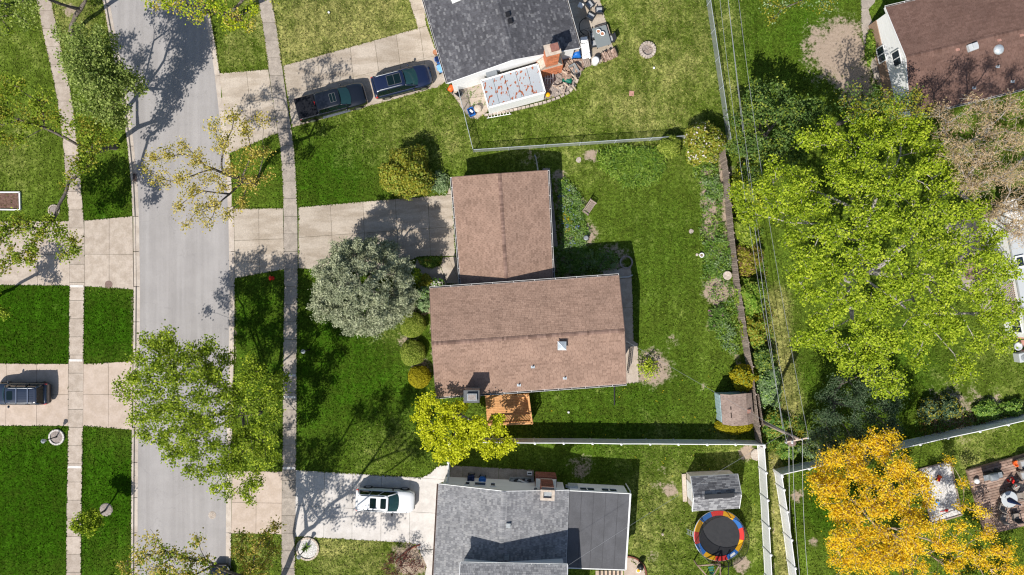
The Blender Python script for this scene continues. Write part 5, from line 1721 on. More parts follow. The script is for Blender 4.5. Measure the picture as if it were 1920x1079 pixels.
# the junk beside the brick chimney
bb = bin_(P(1030, 128), R(110), 'grey lidded bin beside the orange chimney base', M['grey'], M['pale_grey'], 'junk beside the chimney', 0.95)
t = thing('chair_frame', 'white tubular chair frame standing beside the rusty roofed porch', 'chair', P(1029, 148))
for k in range(4):
    x = -0.33 + k * 0.22
    MB().tube([(x, 0.45, 0.5), (x, -0.35, 0.5), (x, -0.45, 0.05)], 0.028, 6).build('tube', M['white'], t, world=False)
for y in (0.45, -0.1):
    MB().tube([(-0.35, y, 0.5), (0.35, y, 0.5)], 0.03, 6).build('cross_tube', M['white'], t, world=False)
for x in (-0.33, 0.33):
    MB().tube([(x, 0.45, 0.5), (x, 0.45, 0.0)], 0.028, 6).build('leg', M['white'], t, world=False)
q = thing('bucket', 'yellow bucket at the corner of the rusty roofed porch', 'bucket', P(1027, 180))
MB().lathe((0, 0, 0), [(0.15, 0), (0.2, 0.36), (0.2, 0.4), (0.05, 0.42)], 14).build('pail', M['yellow'], q, True, world=False)
q = thing('tarpaulin', 'blue tarpaulin heaped against the house wall by the white cover', 'tarpaulin', P(1081, 103))
mb = MB()
pts = []
for j in range(7):
    for i in range(7):
        u_, v_ = i / 6 - .5, j / 6 - .5
        pts.append(P(1081, 103) + Vector((u_ * 0.85, v_ * 0.75, max(0.0, 0.6 * (1 - (2 * max(abs(u_), abs(v_))) ** 3)) + random.uniform(-.04, .1) * (abs(u_) < .45 and abs(v_) < .45))))
mb.add(pts, [(j * 7 + i, j * 7 + i + 1, j * 7 + i + 8, j * 7 + i + 7) for j in range(6) for i in range(6)])
mb.build('sheet', M['blue'], q, True)
MB().box(P(1080, 96, 0.6), (0.5, 0.16, 0.12), R(14)).build('strap_board', M['wood_pale'], q)
tim = thing('scrap_timber', 'heap of cut logs and scrap timber beside the orange chimney', 'timber', P(1065, 125))
for k in range(34):
    x, y = random.gauss(1067, 9), random.gauss(127, 11)
    a = random.uniform(0, 3.14)
    if random.random() < 0.5:
        MB().lathe(P(x, y) + Vector((0, 0, 0.0)), [(r_ := random.uniform(.12, .24), 0.0), (r_, random.uniform(.2, .5))], 9).build('log', M['wood_log'], tim)
    else:
        L = random.uniform(0.4, 1.0)
        dv = Vector((math.cos(a) * L / 2, math.sin(a) * L / 2, random.uniform(-.05, .1)))
        c = P(x, y) + Vector((0, 0, random.uniform(.1, .45)))
        MB().tube([c - dv, c + dv], random.uniform(.06, .13), 6).build('log', M['wood_log'], tim)
for (x0, y0, x1, y1) in ((1052, 131, 1074, 149), (1070, 138, 1082, 150), (1056, 155, 1066, 163), (1048, 167, 1036, 160), (1073, 160, 1080, 170), (1056, 178, 1061, 160), (1040, 164, 1056, 158)):
    MB().bar(P(x0, y0, 0.55), P(x1, y1, 0.3), 0.09, 0.05).build('plank', M['wood_pale'], tim)
for k in range(16):
    x, y = random.gauss(1056, 9), random.gauss(167, 6)
    if y > 178 - (x - 1030) * 0.1:
        continue
    MB().lathe(P(x, y), [(r_ := random.uniform(.08, .18), 0.0), (r_ * 1.05, .06), (r_ * .6, .14)], 6).build('stone', M['stone'], tim)
t = thing('wheelbarrow', 'grey wheelbarrow tipped on the timber heap', 'wheelbarrow', P(1075, 132, 0.25), R(-60))
MB().loft([outline(-0.25, 0.3, 0.18, .08, .08, 0.12), outline(-0.42, 0.5, 0.33, .14, .1, 0.42)], False).build('tray', M['lead'], t, world=False)
MB().add(outline(-0.25, 0.3, 0.18, .08, .08, 0.13), [tuple(range(24))]).build('tray_floor', M['lead'], t, world=False)
for s in (-1, 1):
    MB().bar((-0.95, s * 0.27, 0.4), (0.5, s * 0.1, 0.1), 0.04, 0.04).build('handle', M['wood_pale'], t, world=False)
MB().tube([(0.62, -0.05, 0.1), (0.62, 0.05, 0.1)], 0.19, 12).build('wheel', M['rubber'], t, world=False)
t = thing('lawn_mower', 'green garden machine below the timber heap', 'mower', P(1064, 151), R(-15))
MB().loft([outline(-0.45, 0.4, 0.26, .12, .1, 0.12), outline(-0.45, 0.4, 0.27, .12, .1, 0.28), outline(-0.2, 0.25, 0.14, .08, .08, 0.42)]).build('deck', M['green'], t, True, world=False)
for sx in (-0.34, 0.32):
    for s in (-1, 1):
        MB().tube([(sx, s * 0.27, 0.12), (sx, s * 0.34, 0.12)], 0.12, 10).build('wheel', M['rubber'], t, world=False)
MB().tube([(-0.4, -0.2, 0.3), (-1.0, -0.2, 0.8), (-1.0, 0.2, 0.8), (-0.4, 0.2, 0.3)], 0.02, 6).build('handle', M['black'], t, world=False)
t = thing('wooden_trellis', 'grey wooden door panel leaning at the patio step', 'panel', P(1100, 121))
for k in range(4):
    MB().bar(P(1093 + k * 3.2, 112 + k * -0.9, 0.55), P(1097 + k * 3.2, 127 + k * -0.9, 0.12), 0.12, 0.03).build('board', M['wood_grey'], t)
MB().bar(P(1093, 114, 0.56), P(1104, 111, 0.56), 0.07, 0.04).bar(P(1096, 125, 0.2), P(1107, 122, 0.2), 0.07, 0.04).build('ledge', M['wood_grey'], t)
# the weedy patio
t = thing('cooler_box', 'blue and white cool box on the weedy patio', 'box', P(884, 212), R(22))
MB().loft([outline(-0.25, 0.25, 0.33, .05, .05, 0.02), outline(-0.27, 0.27, 0.36, .05, .05, 0.42)]).build('tub', M['blue'], t, world=False)
MB().box((0, 0, 0.45), (0.4, 0.54, 0.06)).build('lid', M['navy'], t, world=False, bevel=0.02)
MB().box((0.03, 0.02, 0.485), (0.16, 0.3, 0.012), R(30)).build('lid_print', M['white'], t, world=False)
q = thing('planter_tub', 'tan round tub beside the blue cool box', 'tub', P(896, 206))
MB().lathe((0, 0, 0), [(0.24, 0), (0.33, 0.4), (0.3, 0.47), (0.1, 0.5)], 16).build('tub', M['cap'], q, True, world=False)
t = thing('push_mower', 'black and orange mower by the charcoal roofed house corner', 'mower', P(846, 167), R(-120))
MB().loft([outline(-0.3, 0.3, 0.24, .1, .1, 0.1), outline(-0.25, 0.25, 0.2, .1, .1, 0.32)]).build('deck', M['orange'], t, True, world=False)
MB().tube([(-0.25, -0.2, 0.3), (-1.0, -0.2, 0.9), (-1.0, 0.2, 0.9), (-0.25, 0.2, 0.3)], 0.022, 6).build('handle', M['black'], t, world=False)
for sx in (-0.24, 0.24):
    for s in (-1, 1):
        MB().tube([(sx, s * 0.24, 0.11), (sx, s * 0.3, 0.11)], 0.11, 10).build('wheel', M['rubber'], t, world=False)
t = thing('folding_chair', 'folded dark camp chair leaning on the patio fence', 'chair', P(862, 178), R(50))
MB().box((0, 0, 0.4), (0.5, 0.45, 0.05), 0, R(20)).build('seat', M['sling'], t, world=False)
MB().box((-0.25, 0, 0.65), (0.05, 0.45, 0.5), 0, 0, R(-20)).build('backrest', M['sling'], t, world=False)
for s in (-1, 1):
    MB().bar((-0.25, s * 0.22, 0), (0.25, s * 0.22, 0.5), 0.03, 0.03).bar((0.25, s * 0.22, 0), (-0.25, s * 0.22, 0.5), 0.03, 0.03).build('leg', M['lead'], t, world=False)
t = thing('ladder', 'white ladder lying along the porch wall on the grass side', 'ladder', P(935, 215), R(10))
for s in (-1, 1):
    MB().bar((-1.05, s * 0.17, 0.12), (1.05, s * 0.17, 0.12), 0.05, 0.05).build('stile', M['white'], t, world=False)
for k in range(8):
    MB().bar((-0.9 + k * 0.26, -0.17, 0.12), (-0.9 + k * 0.26, 0.17, 0.12), 0.04, 0.03).build('rung', M['white'], t, world=False)

# fire pit
fp = thing('fire_pit', 'round stone fire pit with ash in the middle of the top lawn', 'fire pit', P(1213.5, 95))
for k in range(18):
    a = 2 * math.pi * k / 18
    MB().box(P(1213.5, 95) + Vector((0.58 * math.cos(a), 0.58 * math.sin(a), 0.14)), (0.26, 0.185, 0.28 + random.uniform(-.02, .02)), a).build('stone', M['stone'], fp, bevel=0.02)
MB().lathe(P(1213.5, 95), [(0.47, 0.0), (0.46, 0.06), (0.2, 0.1)], 18).build('ash_bed', M['grey_gravel'], fp)
for k in range(9):
    a, r_ = random.uniform(0, 6.3), random.uniform(0, 0.3)
    c = P(1213.5, 95) + Vector((r_ * math.cos(a), r_ * math.sin(a), 0.13))
    b = random.uniform(0, 3.1)
    MB().tube([c - Vector((.13 * math.cos(b), .13 * math.sin(b), 0)), c + Vector((.13 * math.cos(b), .13 * math.sin(b), .03))], 0.03, 5).build('stick', M['wood_grey'], fp)
t = thing('paving_stone', 'pale square slab lying in the top lawn below the fire pit', 'slab', P(1184, 176))
MB().box((0, 0, 0.03), (0.4, 0.42, 0.06), R(-5)).build('slab', M['paver'], t, world=False)
# lawn bench by the garage flower bed
t = thing('garden_bench', 'grey slatted wooden bench at the edge of the garage flower bed', 'bench', P(1105, 391), R(-124))
for k in range(5):
    MB().bar((-0.62, -0.2 + k * 0.095, 0.44), (0.62, -0.2 + k * 0.095, 0.44), 0.075, 0.03).build('slat', M['wood_grey'], t, world=False)
for k in range(4):
    MB().bar((-0.62, -0.29 - k * 0.025, 0.52 + k * 0.11), (0.62, -0.29 - k * 0.025, 0.52 + k * 0.11), 0.03, 0.08).build('back_slat', M['wood_grey'], t, world=False)
for s in (-1, 1):
    MB().bar((s * 0.58, 0.22, 0), (s * 0.58, 0.22, 0.62), 0.06, 0.06).build('leg', M['wood_grey'], t, world=False)
    MB().bar((s * 0.58, -0.27, 0), (s * 0.58, -0.36, 0.9), 0.06, 0.06).build('leg', M['wood_grey'], t, world=False)
    MB().bar((s * 0.58, -0.3, 0.63), (s * 0.58, 0.26, 0.63), 0.07, 0.04).build('armrest', M['wood_grey'], t, world=False)
q = thing('garden_urn', 'dark round garden urn at the lower end of the garage flower bed', 'urn', P(1098, 447))
MB().lathe((0, 0, 0), [(0.1, 0), (0.2, 0.15), (0.24, 0.35), (0.17, 0.45), (0.21, 0.5), (0.12, 0.48)], 14).build('bowl', M['lead'], q, True, world=False)
q = thing('stone_ring', 'low brown ring of edging stones in the shade behind the brown roofed house', 'edging', P(1174, 492))
for k in range(16):
    a = 2 * math.pi * k / 16
    MB().box(P(1174, 492) + Vector((0.5 * math.cos(a), 0.5 * math.sin(a), 0.08)), (0.12, 0.19, 0.16), a).build('stone', M['stone_grey'], q)
q = thing('flower_pot', 'white round pot at the edge of the back flower bed', 'pot', P(1314.5, 479))
MB().lathe((0, 0, 0), [(0.12, 0), (0.2, 0.22), (0.22, 0.26), (0.15, 0.26), (0.14, 0.2)], 16).build('pot', M['white'], q, True, world=False)
MB().lathe((0, 0, 0.17), [(0.15, 0), (0.1, 0.05)], 12).build('soil', M['soil'], q, world=False)
q = thing('bird_bath', 'shallow pale round bird bath near the lower back flower bed', 'bird bath', P(1360, 517))
MB().lathe((0, 0, 0), [(0.18, 0), (0.1, 0.1), (0.1, 0.45), (0.34, 0.55), (0.38, 0.62), (0.33, 0.62), (0.1, 0.55)], 20).build('basin', M['stone'], q, True, world=False)
for i, (x, y, r_, l) in enumerate(((1085, 300, 0.25, 'flat pale stepping stone left of the lily bed'), (1296, 434, 0.2, 'flat pale stone in the lawn right of the fire pit axis near the back bed'),
                                  (1307, 478, 0.13, 'small flat stone touching the white pot'), (1338, 344, 0.22, 'flat pink stone in the upper back flower bed'), (1418, 852, 0.5, 'big flat boulder in the corner of the white fences'))):
    a0 = random.uniform(0, 6)
    poly = [(P(x, y).x + r_ * random.uniform(.8, 1.1) * math.cos(a0 + t), P(x, y).y + r_ * random.uniform(.8, 1.15) * math.sin(a0 + t)) for t in np.linspace(0, 2 * math.pi, 10)[:-1]]
    tag(MB().prism(poly, -0.02, 0.05 if r_ < .4 else .16).build('stone', M['stone'], bevel=0.02), l, 'stone')
for x, y, l in ((1066, 773, 'small white object on the south lawn below the house'), (850, 24, None), (617, 24, 'small white ball on the straw coloured top lawn'), (1226, 128, 'small pink stone below the fire pit')):
    if l:
        tag(MB().lathe(P(x, y), [(0.05, 0.0), (0.1, 0.05), (0.1, 0.1), (0.04, 0.16)], 10).build('lawn_ornament', M['white']), l, 'ornament')
q = thing('garden_light', 'small peach coloured garden light on the lawn left of the trampoline', 'garden light', P(1241, 1000))
MB().lathe((0, 0, 0), [(0.03, 0), (0.03, 0.25), (0.1, 0.26), (0.11, 0.36), (0.02, 0.42)], 10).build('lamp', M['cap'], q, world=False)

# street details
q = thing('fire_hydrant', 'red fire hydrant on the grass strip below the broad driveway', 'hydrant', P(511.5, 522))
MB().lathe((0, 0, 0), [(0.17, 0), (0.17, 0.05), (0.12, 0.08), (0.12, 0.55), (0.16, 0.58), (0.15, 0.68), (0.06, 0.78), (0.04, 0.84)], 14).build('barrel', M['red'], q, True, world=False)
for a in (0, 120, 240):
    MB().tube([(0, 0, 0.45), (0.23 * math.cos(R(a)), 0.23 * math.sin(R(a)), 0.45)], 0.07, 8).build('nozzle', M['red'], q, world=False)
for x, y, r_, mt, l in ((204, 534, 0.33, 'road_iron', 'brown iron cover at the edge of the left driveway apron'), (397, 967, 0.33, 'stone', 'faint pale cover in the lower right of the road')):
    z_ = -0.096 if mt == 'stone' else 0.036
    q = thing('manhole_cover', l, 'manhole cover', P(x, y) + Vector((0, 0, z_)))
    MB().lathe((0, 0, 0), [(r_, -0.03), (r_, 0.006), (r_ - 0.03, 0.01)], 20).build('cover', M[mt], q, world=False)
    for k in range(5):
        MB().box((0, (k - 2) * r_ * 0.32, 0.012), (r_ * 1.1, 0.03, 0.008)).build('rib', M[mt], q, world=False)
q = thing('tree_ring', 'round stone cover ring in the left lawn beside the sidewalk', 'manhole cover', P(101.5, 395))
for k in range(14):
    a = 2 * math.pi * k / 14
    MB().box(P(101.5, 395) + Vector((0.44 * math.cos(a), 0.44 * math.sin(a), 0.03)), (0.1, 0.185, 0.1), a).build('stone', M['stone'], q)
MB().lathe(P(101.5, 395), [(0.38, 0), (0.37, 0.04)], 18).build('cover', M['grey_gravel'], q)
q = thing('storm_drain', 'rusty iron storm drain grate in the left kerb', 'drain', P(250, 333) + Vector((0, 0, -0.02)))
MB().box((0, 0, 0), (0.5, 0.62, 0.04), R(3)).build('frame', M['road_iron'], q, world=False)
for k in range(6):
    MB().box((0, -0.24 + k * 0.095, 0.025), (0.42, 0.04, 0.02), R(3)).build('grate_bar', M['dark'], q, world=False)
q = thing('storm_drain', 'iron storm drain grate in the right kerb under the yellow leaves', 'drain', P(427, 323) + Vector((0, 0, -0.02)))
MB().box((0, 0, 0), (0.5, 0.62, 0.04), R(3)).build('frame', M['road_iron'], q, world=False)
for k in range(6):
    MB().box((0, -0.24 + k * 0.095, 0.025), (0.42, 0.04, 0.02), R(3)).build('grate_bar', M['dark'], q, world=False)


def lamp_post(label, p, h, bulb='white'):
    t = thing('lamp_post', label, 'lamp post', p)
    MB().lathe((0, 0, 0), [(0.08, 0), (0.08, 0.15), (0.045, 0.2), (0.04, h - 0.35)], 10).build('post', M['black_iron'], t, True, world=False)
    MB().lathe((0, 0, h - 0.35), [(0.06, 0), (0.13, 0.05), (0.16, 0.3)], 8).build('lantern', M[bulb], t, world=False)
    MB().lathe((0, 0, h - 0.05), [(0.19, 0), (0.19, 0.02), (0.03, 0.12), (0.03, 0.16)], 8).build('lantern_top', M['lead'], t, world=False)
    return t


def ring_bed(label, p, r_, n, mt, fill):
    t = thing('planter_ring', label, 'planter', p)
    for k in range(n):
        a = 2 * math.pi * k / n
        MB().box(p + Vector((r_ * math.cos(a), r_ * math.sin(a), 0.07)), (0.14, 2 * math.pi * r_ / n - 0.02, 0.14 + random.uniform(-.01, .02)), a).build('stone', M[mt], t)
    MB().lathe(p, [(r_ - 0.05, 0), (r_ - 0.07, 0.05), (r_ * 0.5, 0.09)], 24).build('bed_fill', M[fill], t)
    return t


ring_bed('white stone ring with dark gravel round the left lamp post', P(107, 820), 0.60, 18, 'concrete_white', 'grey_gravel')
lamp_post('black lamp post in the white stone ring beside the left sidewalk', P(107, 819), 1.9, 'pale_grey')
ring_bed('white gravel planting ring with a spiky plant beside the bright driveway', P(577, 1029), 0.92, 26, 'cap', 'white_gravel')
lamp_post('black lamp post in the white gravel planting ring', P(572, 1030), 1.9)
lamp_post('black lamp post in the shaded front lawn of the brown roofed house', P(580, 656), 1.9)
# square planter at left edge
q = thing('planter_bed', 'square brown planting bed with white edging at the left edge', 'planter', P(14, 376))
for (x0, y0, x1, y1) in ((-20, 361, 38, 361), (37, 361, 38, 393), (-20, 393, 38, 394)):
    MB().bar(P(x0, y0, 0.08), P(x1, y1, 0.08), 0.1, 0.16).build('edge_board', M['white'], q)
MB().prism([P2(-18, 363), P2(36, 363), P2(36, 391), P2(-18, 391)], -0.02, 0.05).build('bed_soil', M['mulch'], q)
# mulch ring of the small street tree
tag(MB().lathe(P(199, 956), [(0.58, -0.01), (0.5, 0.06), (0.2, 0.1)], 20).build('mulch_ring', M['grey_gravel']), 'round mulch ring at the foot of the young street tree', 'mulch')
# brick edge by the front bed of the grey roofed house
q = thing('brick_edging', 'short curve of red brick edging at the bare red shrub', 'edging', P(765, 1042))
for k in range(14):
    t_ = k / 13
    x, y = 744 + 42 * t_, 1052 - 30 * t_ - 5 * math.sin(t_ * 3.1)
    MB().box(P(x, y) + Vector((0, 0, 0.06)), (0.2, 0.1, 0.14), R(34)).build('brick', M['red_brick'], q)

# clutter against the wall of the grey roofed house
q = thing('garden_hose_reel', 'white hose reel stand on the concrete by the brick chimney', 'hose reel', P(993, 892))
MB().box(P(993, 888, 0.45), (0.42, 0.3, 0.1)).build('top', M['white'], q)
MB().box(P(993, 888, 0.505), (0.3, 0.1, 0.02)).build('label_plate', M['black'], q)
for s in (-1, 1):
    MB().bar(P(993 + s * 4.5, 889, 0.0), P(993 + s * 4.5, 889, 0.45), 0.04, 0.04).build('leg', M['pale_grey'], q)
q = thing('tool_box', 'open dark box of tarps and lumber against the white wall', 'box', P(977, 902))
MB().prism([P2(956, 897, .5), P2(1001, 897, .5), P2(1001, 908, .5), P2(953, 908, .5)], 0.0, 0.5).build('box', M['grey'], q)
for k in range(6):
    a = random.uniform(-.5, .5)
    x = 962 + k * 6
    MB().box(P(x, 902, 0.58), (random.uniform(.3, .5), random.uniform(.2, .35), 0.12), a, random.uniform(-.3, .3)).build('folded_sheet', M['sling' if k % 2 else 'lead'], q, bevel=0.03)
MB().bar(P(972, 900, 0.72), P(1005, 913, 1.0), 0.1, 0.04).build('plank', M['white'], q)
MB().bar(P(975, 899, 0.68), P(1004, 918, 0.9), 0.12, 0.05).build('plank', M['wood_grey'], q)
q = thing('window_well', 'pale blue metal box on the north wall of the flat roofed wing', 'utility box', P(1072, 917))
MB().box(P(1074, 914.5, 1.2), (0.8, 0.45, 0.9), R(-2)).build('case', M['galv'], q)
MB().box(P(1063, 912, 1.3), (0.2, 0.2, 0.3), R(-2)).build('meter', M['pale_grey'], q)
# pergola and furniture below the flat roofed wing
q = thing('wood_steps', 'tan timber steps below the flat roofed wing', 'steps', P(1140, 1078))
for k in range(7):
    MB().box(P(1120 + k * 7.5, 1076, 0.5), (0.3, 0.5, 0.05)).build('tread', M['wood_pale'], q)
for k in range(6):
    MB().box(P(1124 + k * 7.5, 1076, 0.45), (0.05, 0.6, 0.5)).build('riser', M['black'], q)
q = thing('plant_pot', 'round pot of yellow flowers on the brick edged patio', 'pot', P(1196, 1068))
MB().lathe((0, 0, 0), [(0.13, 0), (0.2, 0.28), (0.21, 0.3), (0.16, 0.3), (0.15, 0.25)], 16).build('pot', M['white'], q, True, world=False)
MB().lathe((0, 0, 0.24), [(0.155, 0), (0.1, 0.08), (0.03, 0.1)], 10).build('flowers', M['yellow'], q, world=False)
q = thing('black_kettle', 'black covered kettle grill on the brick edged patio', 'grill', P(1199, 1058))
MB().lathe((0, 0, 0.3), [(0.08, 0), (0.25, 0.15), (0.28, 0.3), (0.24, 0.45), (0.08, 0.55)], 16).build('bowl', M['black'], q, True, world=False)
for a in (0, 120, 240):
    MB().bar((0.1 * math.cos(R(a)), 0.1 * math.sin(R(a)), 0.35), (0.22 * math.cos(R(a)), 0.22 * math.sin(R(a)), 0.0), 0.025, 0.025).build('leg', M['black_iron'], q, world=False)

# ------------------------------------------------------------------ trampoline and swing frame
tc = P(1348.5, 1005, 0.9)
tr = thing('trampoline', 'round trampoline with red yellow and blue padding and a black net', 'trampoline', (tc.x, tc.y, 0))
MB().lathe((0, 0, 0.86), [(1.74, 0), (1.74, 0.01)], 48).build('jumping_mat', M['mat_black'], tr, world=False)
order = ['red', 'yellow', 'blue', 'red', 'yellow', 'blue', 'red', 'yellow', 'blue', 'red', 'yellow', 'blue']
for k in range(12):
    a0_, a1_ = R(110 - 30 * k), R(110 - 30 * (k + 1))
    inner, outer = [], []
    for j in range(7):
        a = a0_ + (a1_ - a0_) * (j + 0.03) / 6.06
        inner.append((1.72 * math.cos(a), 1.72 * math.sin(a)))
        outer.append((2.11 * math.cos(a), 2.11 * math.sin(a)))
    p_ = MB().prism(outer + inner[::-1], 0.875, 0.93).build('pad', M['pad_' + order[k]], tr, world=False)
    p_['label'] = order[k] + ' padding segment'
    if k == 5:
        a = (a0_ + a1_) / 2
        MB().box((1.92 * math.cos(a), 1.92 * math.sin(a), 0.934), (0.2, 0.5, 0.008), a).build('print', M['white'], p_, world=False)
MB().tube([(2.13 * math.cos(a), 2.13 * math.sin(a), 0.86) for a in np.linspace(0, 2 * math.pi, 49)], 0.035, 6).build('frame', M['galv'], tr, world=False)
ring_ = lambda r_, z: [(r_ * math.cos(a), r_ * math.sin(a), z) for a in np.linspace(0, 2 * math.pi, 49)[:-1]]
MB().loft([ring_(2.06, 0.93), ring_(2.14, 1.6), ring_(2.06, 2.35)], False).build('net', M['net'], tr, True, world=False)
MB().tube(ring_(2.06, 2.35) + [ring_(2.06, 2.35)[0]], 0.02, 5).build('top_ring', M['black'], tr, world=False)
for k in range(6):
    a = R(15 + 60 * k)
    MB().tube([(2.15 * math.cos(a), 2.15 * math.sin(a), 0.0), (2.15 * math.cos(a), 2.15 * math.sin(a), 1.6), (2.06 * math.cos(a), 2.06 * math.sin(a), 2.4)], 0.028, 6).build('pole', M['black'], tr, world=False)
ld = MB()
for s in (-1, 1):
    ld.tube([(-2.55, 0.1 + s * 0.2, 0.0), (-2.15, 0.1 + s * 0.2, 0.86)], 0.022, 6)
for t_ in (0.25, 0.55, 0.85):
    ld.tube([(-2.55 + 0.4 * t_, -0.1, 0.86 * t_), (-2.55 + 0.4 * t_, 0.3, 0.86 * t_)], 0.022, 6)
ld.build('ladder', M['galv'], tr, world=False)
sw = thing('play_frame', 'brown climbing frame with a green slide below the trampoline', 'play frame', P(1335, 1075))
cc_ = [P(1308, 1061, 1.2), P(1350, 1058, 1.9), P(1352, 1110, 1.9), P(1318, 1112, 1.2)]
for a, b in ((0, 1), (1, 2), (0, 2), (1, 3)):
    MB().bar(cc_[a], cc_[b], 0.09, 0.09).build('beam', M['wood_brown'], sw)
for q in cc_:
    MB().bar(zz(q, 0), q, 0.09, 0.09).build('leg', M['wood_brown'], sw)
for k in range(4):
    MB().bar(P(1328 + k * 1.2, 1065 + k * 5, 1.2 - k * 0.06), P(1338 + k * 1.2, 1064 + k * 5, 1.25 - k * 0.06), 0.16, 0.03).build('slide_step', M['green'], sw)
MB().bar(P(1366, 1056, 1.9), P(1366, 1110, 1.9), 0.06, 0.06).build('beam', M['black'], sw)
MB().bar(zz(P(1366, 1056, 1.9), 0), P(1366, 1056, 1.9), 0.06, 0.06).build('leg', M['black'], sw)

# ------------------------------------------------------------------ sandbox and deck things at the right
sb = thing('sand_pit', 'pale gravel rectangle with toys left of the brown deck', 'sand pit', P(1760, 925), kind='structure')
MB().prism([P2(1722, 880), P2(1781, 865), P2(1802, 965), P2(1745, 982)], -0.03, 0.06).build('gravel_bed', M['white_gravel'], sb)
q4 = [P(1722, 880), P(1781, 865), P(1802, 965), P(1745, 982)]
for i in range(4):
    MB().bar(q4[i] + Vector((0, 0, 0.07)), q4[(i + 1) % 4] + Vector((0, 0, 0.07)), 0.1, 0.16).build('edge_board', M['wood_grey'], sb)
q = thing('toy_truck', 'red and orange toy truck on the pale gravel', 'toy', P(1758, 897), R(70))
MB().box((-0.08, 0, 0.18), (0.3, 0.26, 0.16)).build('body', M['red'], q, world=False, bevel=0.02)
MB().box((0.2, 0, 0.22), (0.2, 0.26, 0.24)).build('cab', M['orange'], q, world=False, bevel=0.02)
for sx in (-0.15, 0.2):
    for s in (-1, 1):
        MB().tube([(sx, s * 0.13, 0.13), (sx, s * 0.17, 0.13)], 0.07, 10).build('wheel', M['rubber'], q, world=False)
q = thing('toy_bucket', 'small blue toy bucket on the pale gravel', 'toy', P(1755, 942))
MB().lathe((0, 0, 0.06), [(0.12, 0), (0.16, 0.22), (0.14, 0.22), (0.11, 0.05)], 12).build('pail', M['sky_blue'], q, True, world=False)
q = thing('toy_spade', 'small red toy spade on the pale gravel', 'toy', P(1768, 958), R(10))
MB().bar((-0.3, 0, 0.12), (0.15, 0, 0.1), 0.04, 0.03).build('handle', M['red'], q, world=False)
MB().box((0.26, 0, 0.1), (0.24, 0.2, 0.02)).build('blade', M['red'], q, world=False)
t = thing('round_table', 'round white table with a folded navy parasol on the brown deck', 'table', P(1882, 932, zf2))
MB().lathe((0, 0, 0.70), [(0.66, 0), (0.69, 0.02), (0.66, 0.045)], 32).build('table_top', M['pale_grey'], t, world=False)
MB().lathe((0, 0, 0), [(0.3, 0), (0.28, 0.04), (0.05, 0.08), (0.05, 0.7)], 12).build('pedestal', M['white'], t, world=False)
u_ = thing('parasol', 'folded navy parasol standing through the round white table', 'parasol', P(1884, 934, zf2 + 0.75))
MB().tube([(0, 0, 0), (0, 0, 2.0)], 0.025, 6).build('pole', M['white'], u_, world=False)
MB().lathe((0, 0, 0.55), [(0.22, 0), (0.24, 0.1), (0.16, 0.7), (0.04, 1.42)], 8).build('canopy', M['navy'], u_, world=False)
G2 = 'chairs on the brown deck'
for (x, y), a, l in (((1873, 948), 70, 'taupe deck chair below the round white table'), ((1905, 928), 190, 'taupe deck chair right of the round white table'), ((1898, 911), 240, 'dark chair frame above right of the round white table'),
                     ((1874, 968), 80, 'taupe deck chair half under the yellow leaves'), ((1898, 966), 100, 'dark deck chair at the lower deck edge')):
    chair(P(x, y, zf2), R(a), l, G2, 'sling' if 'dark' in l else 'taupe', 'taupe')
for (x, y), a, l in (((1916, 867), 15, 'grey cushioned lounge seat at the top right of the deck'), ((1917, 888), 15, 'grey cushioned lounge seat below the upper one')):
    t = thing('lounge_seat', l, 'sofa', P(x, y, zf2), R(a), 'lounge seats on the deck')
    MB().box((0, 0, 0.3), (0.95, 0.75, 0.2)).build('seat', M['cushion'], t, world=False, bevel=0.05)
    MB().box((0, 0.42, 0.55), (0.95, 0.16, 0.5)).build('backrest', M['taupe'], t, world=False, bevel=0.04)
    for s in (-1, 1):
        MB().box((s * 0.5, 0, 0.4), (0.1, 0.8, 0.36)).build('armrest', M['taupe'], t, world=False)
    MB().box((0, 0, 0.1), (0.95, 0.75, 0.18)).build('base', M['taupe'], t, world=False)
t = thing('gas_grill', 'dark gas barbecue with side shelves near the top left of the deck', 'grill', P(1850, 889, zf2), R(12))
MB().loft([outline(-0.35, 0.35, 0.26, .06, .06, 0.75), outline(-0.38, 0.38, 0.3, .1, .1, 0.95), outline(-0.3, 0.3, 0.18, .1, .1, 1.12)]).build('hood', M['grey'], t, True, world=False)
MB().box((0, 0, 0.4), (0.7, 0.45, 0.7)).build('cabinet', M['black'], t, world=False)
for s in (-1, 1):
    MB().box((s * 0.58, 0, 0.82), (0.42, 0.45, 0.05)).build('side_shelf', M['lead'], t, world=False)
MB().tube([(-0.3, -0.33, 0.95), (0.3, -0.33, 0.95)], 0.02, 6).build('handle', M['chrome'], t, world=False)
q = thing('umbrella_base', 'dark pointed cover beside the barbecue on the deck', 'cover', P(1868, 884, zf2))
MB().lathe((0, 0, 0), [(0.3, 0), (0.25, 0.5), (0.05, 0.9)], 7).build('cover', M['sling'], q, world=False)
q = thing('white_pot', 'white round pot at the left edge of the brown deck', 'pot', P(1828, 901, zf2))
MB().lathe((0, 0, 0), [(0.14, 0), (0.22, 0.2), (0.2, 0.35), (0.08, 0.38)], 16).build('pot', M['white'], q, True, world=False)
q = thing('orange_pot', 'orange red round pot at the top of the brown deck', 'pot', P(1901, 868, zf2))
MB().lathe((0, 0, 0), [(0.16, 0), (0.26, 0.3), (0.27, 0.36), (0.2, 0.36), (0.18, 0.25)], 16).build('pot', M['orange'], q, True, world=False)
q = thing('tricycle', 'red child tricycle on the brown deck above the round table', 'tricycle', P(1896, 905, zf2), R(-60))
MB().tube([(-0.3, 0, 0.3), (0.05, 0, 0.38), (0.25, 0, 0.5)], 0.045, 8).build('frame', M['red'], q, world=False)
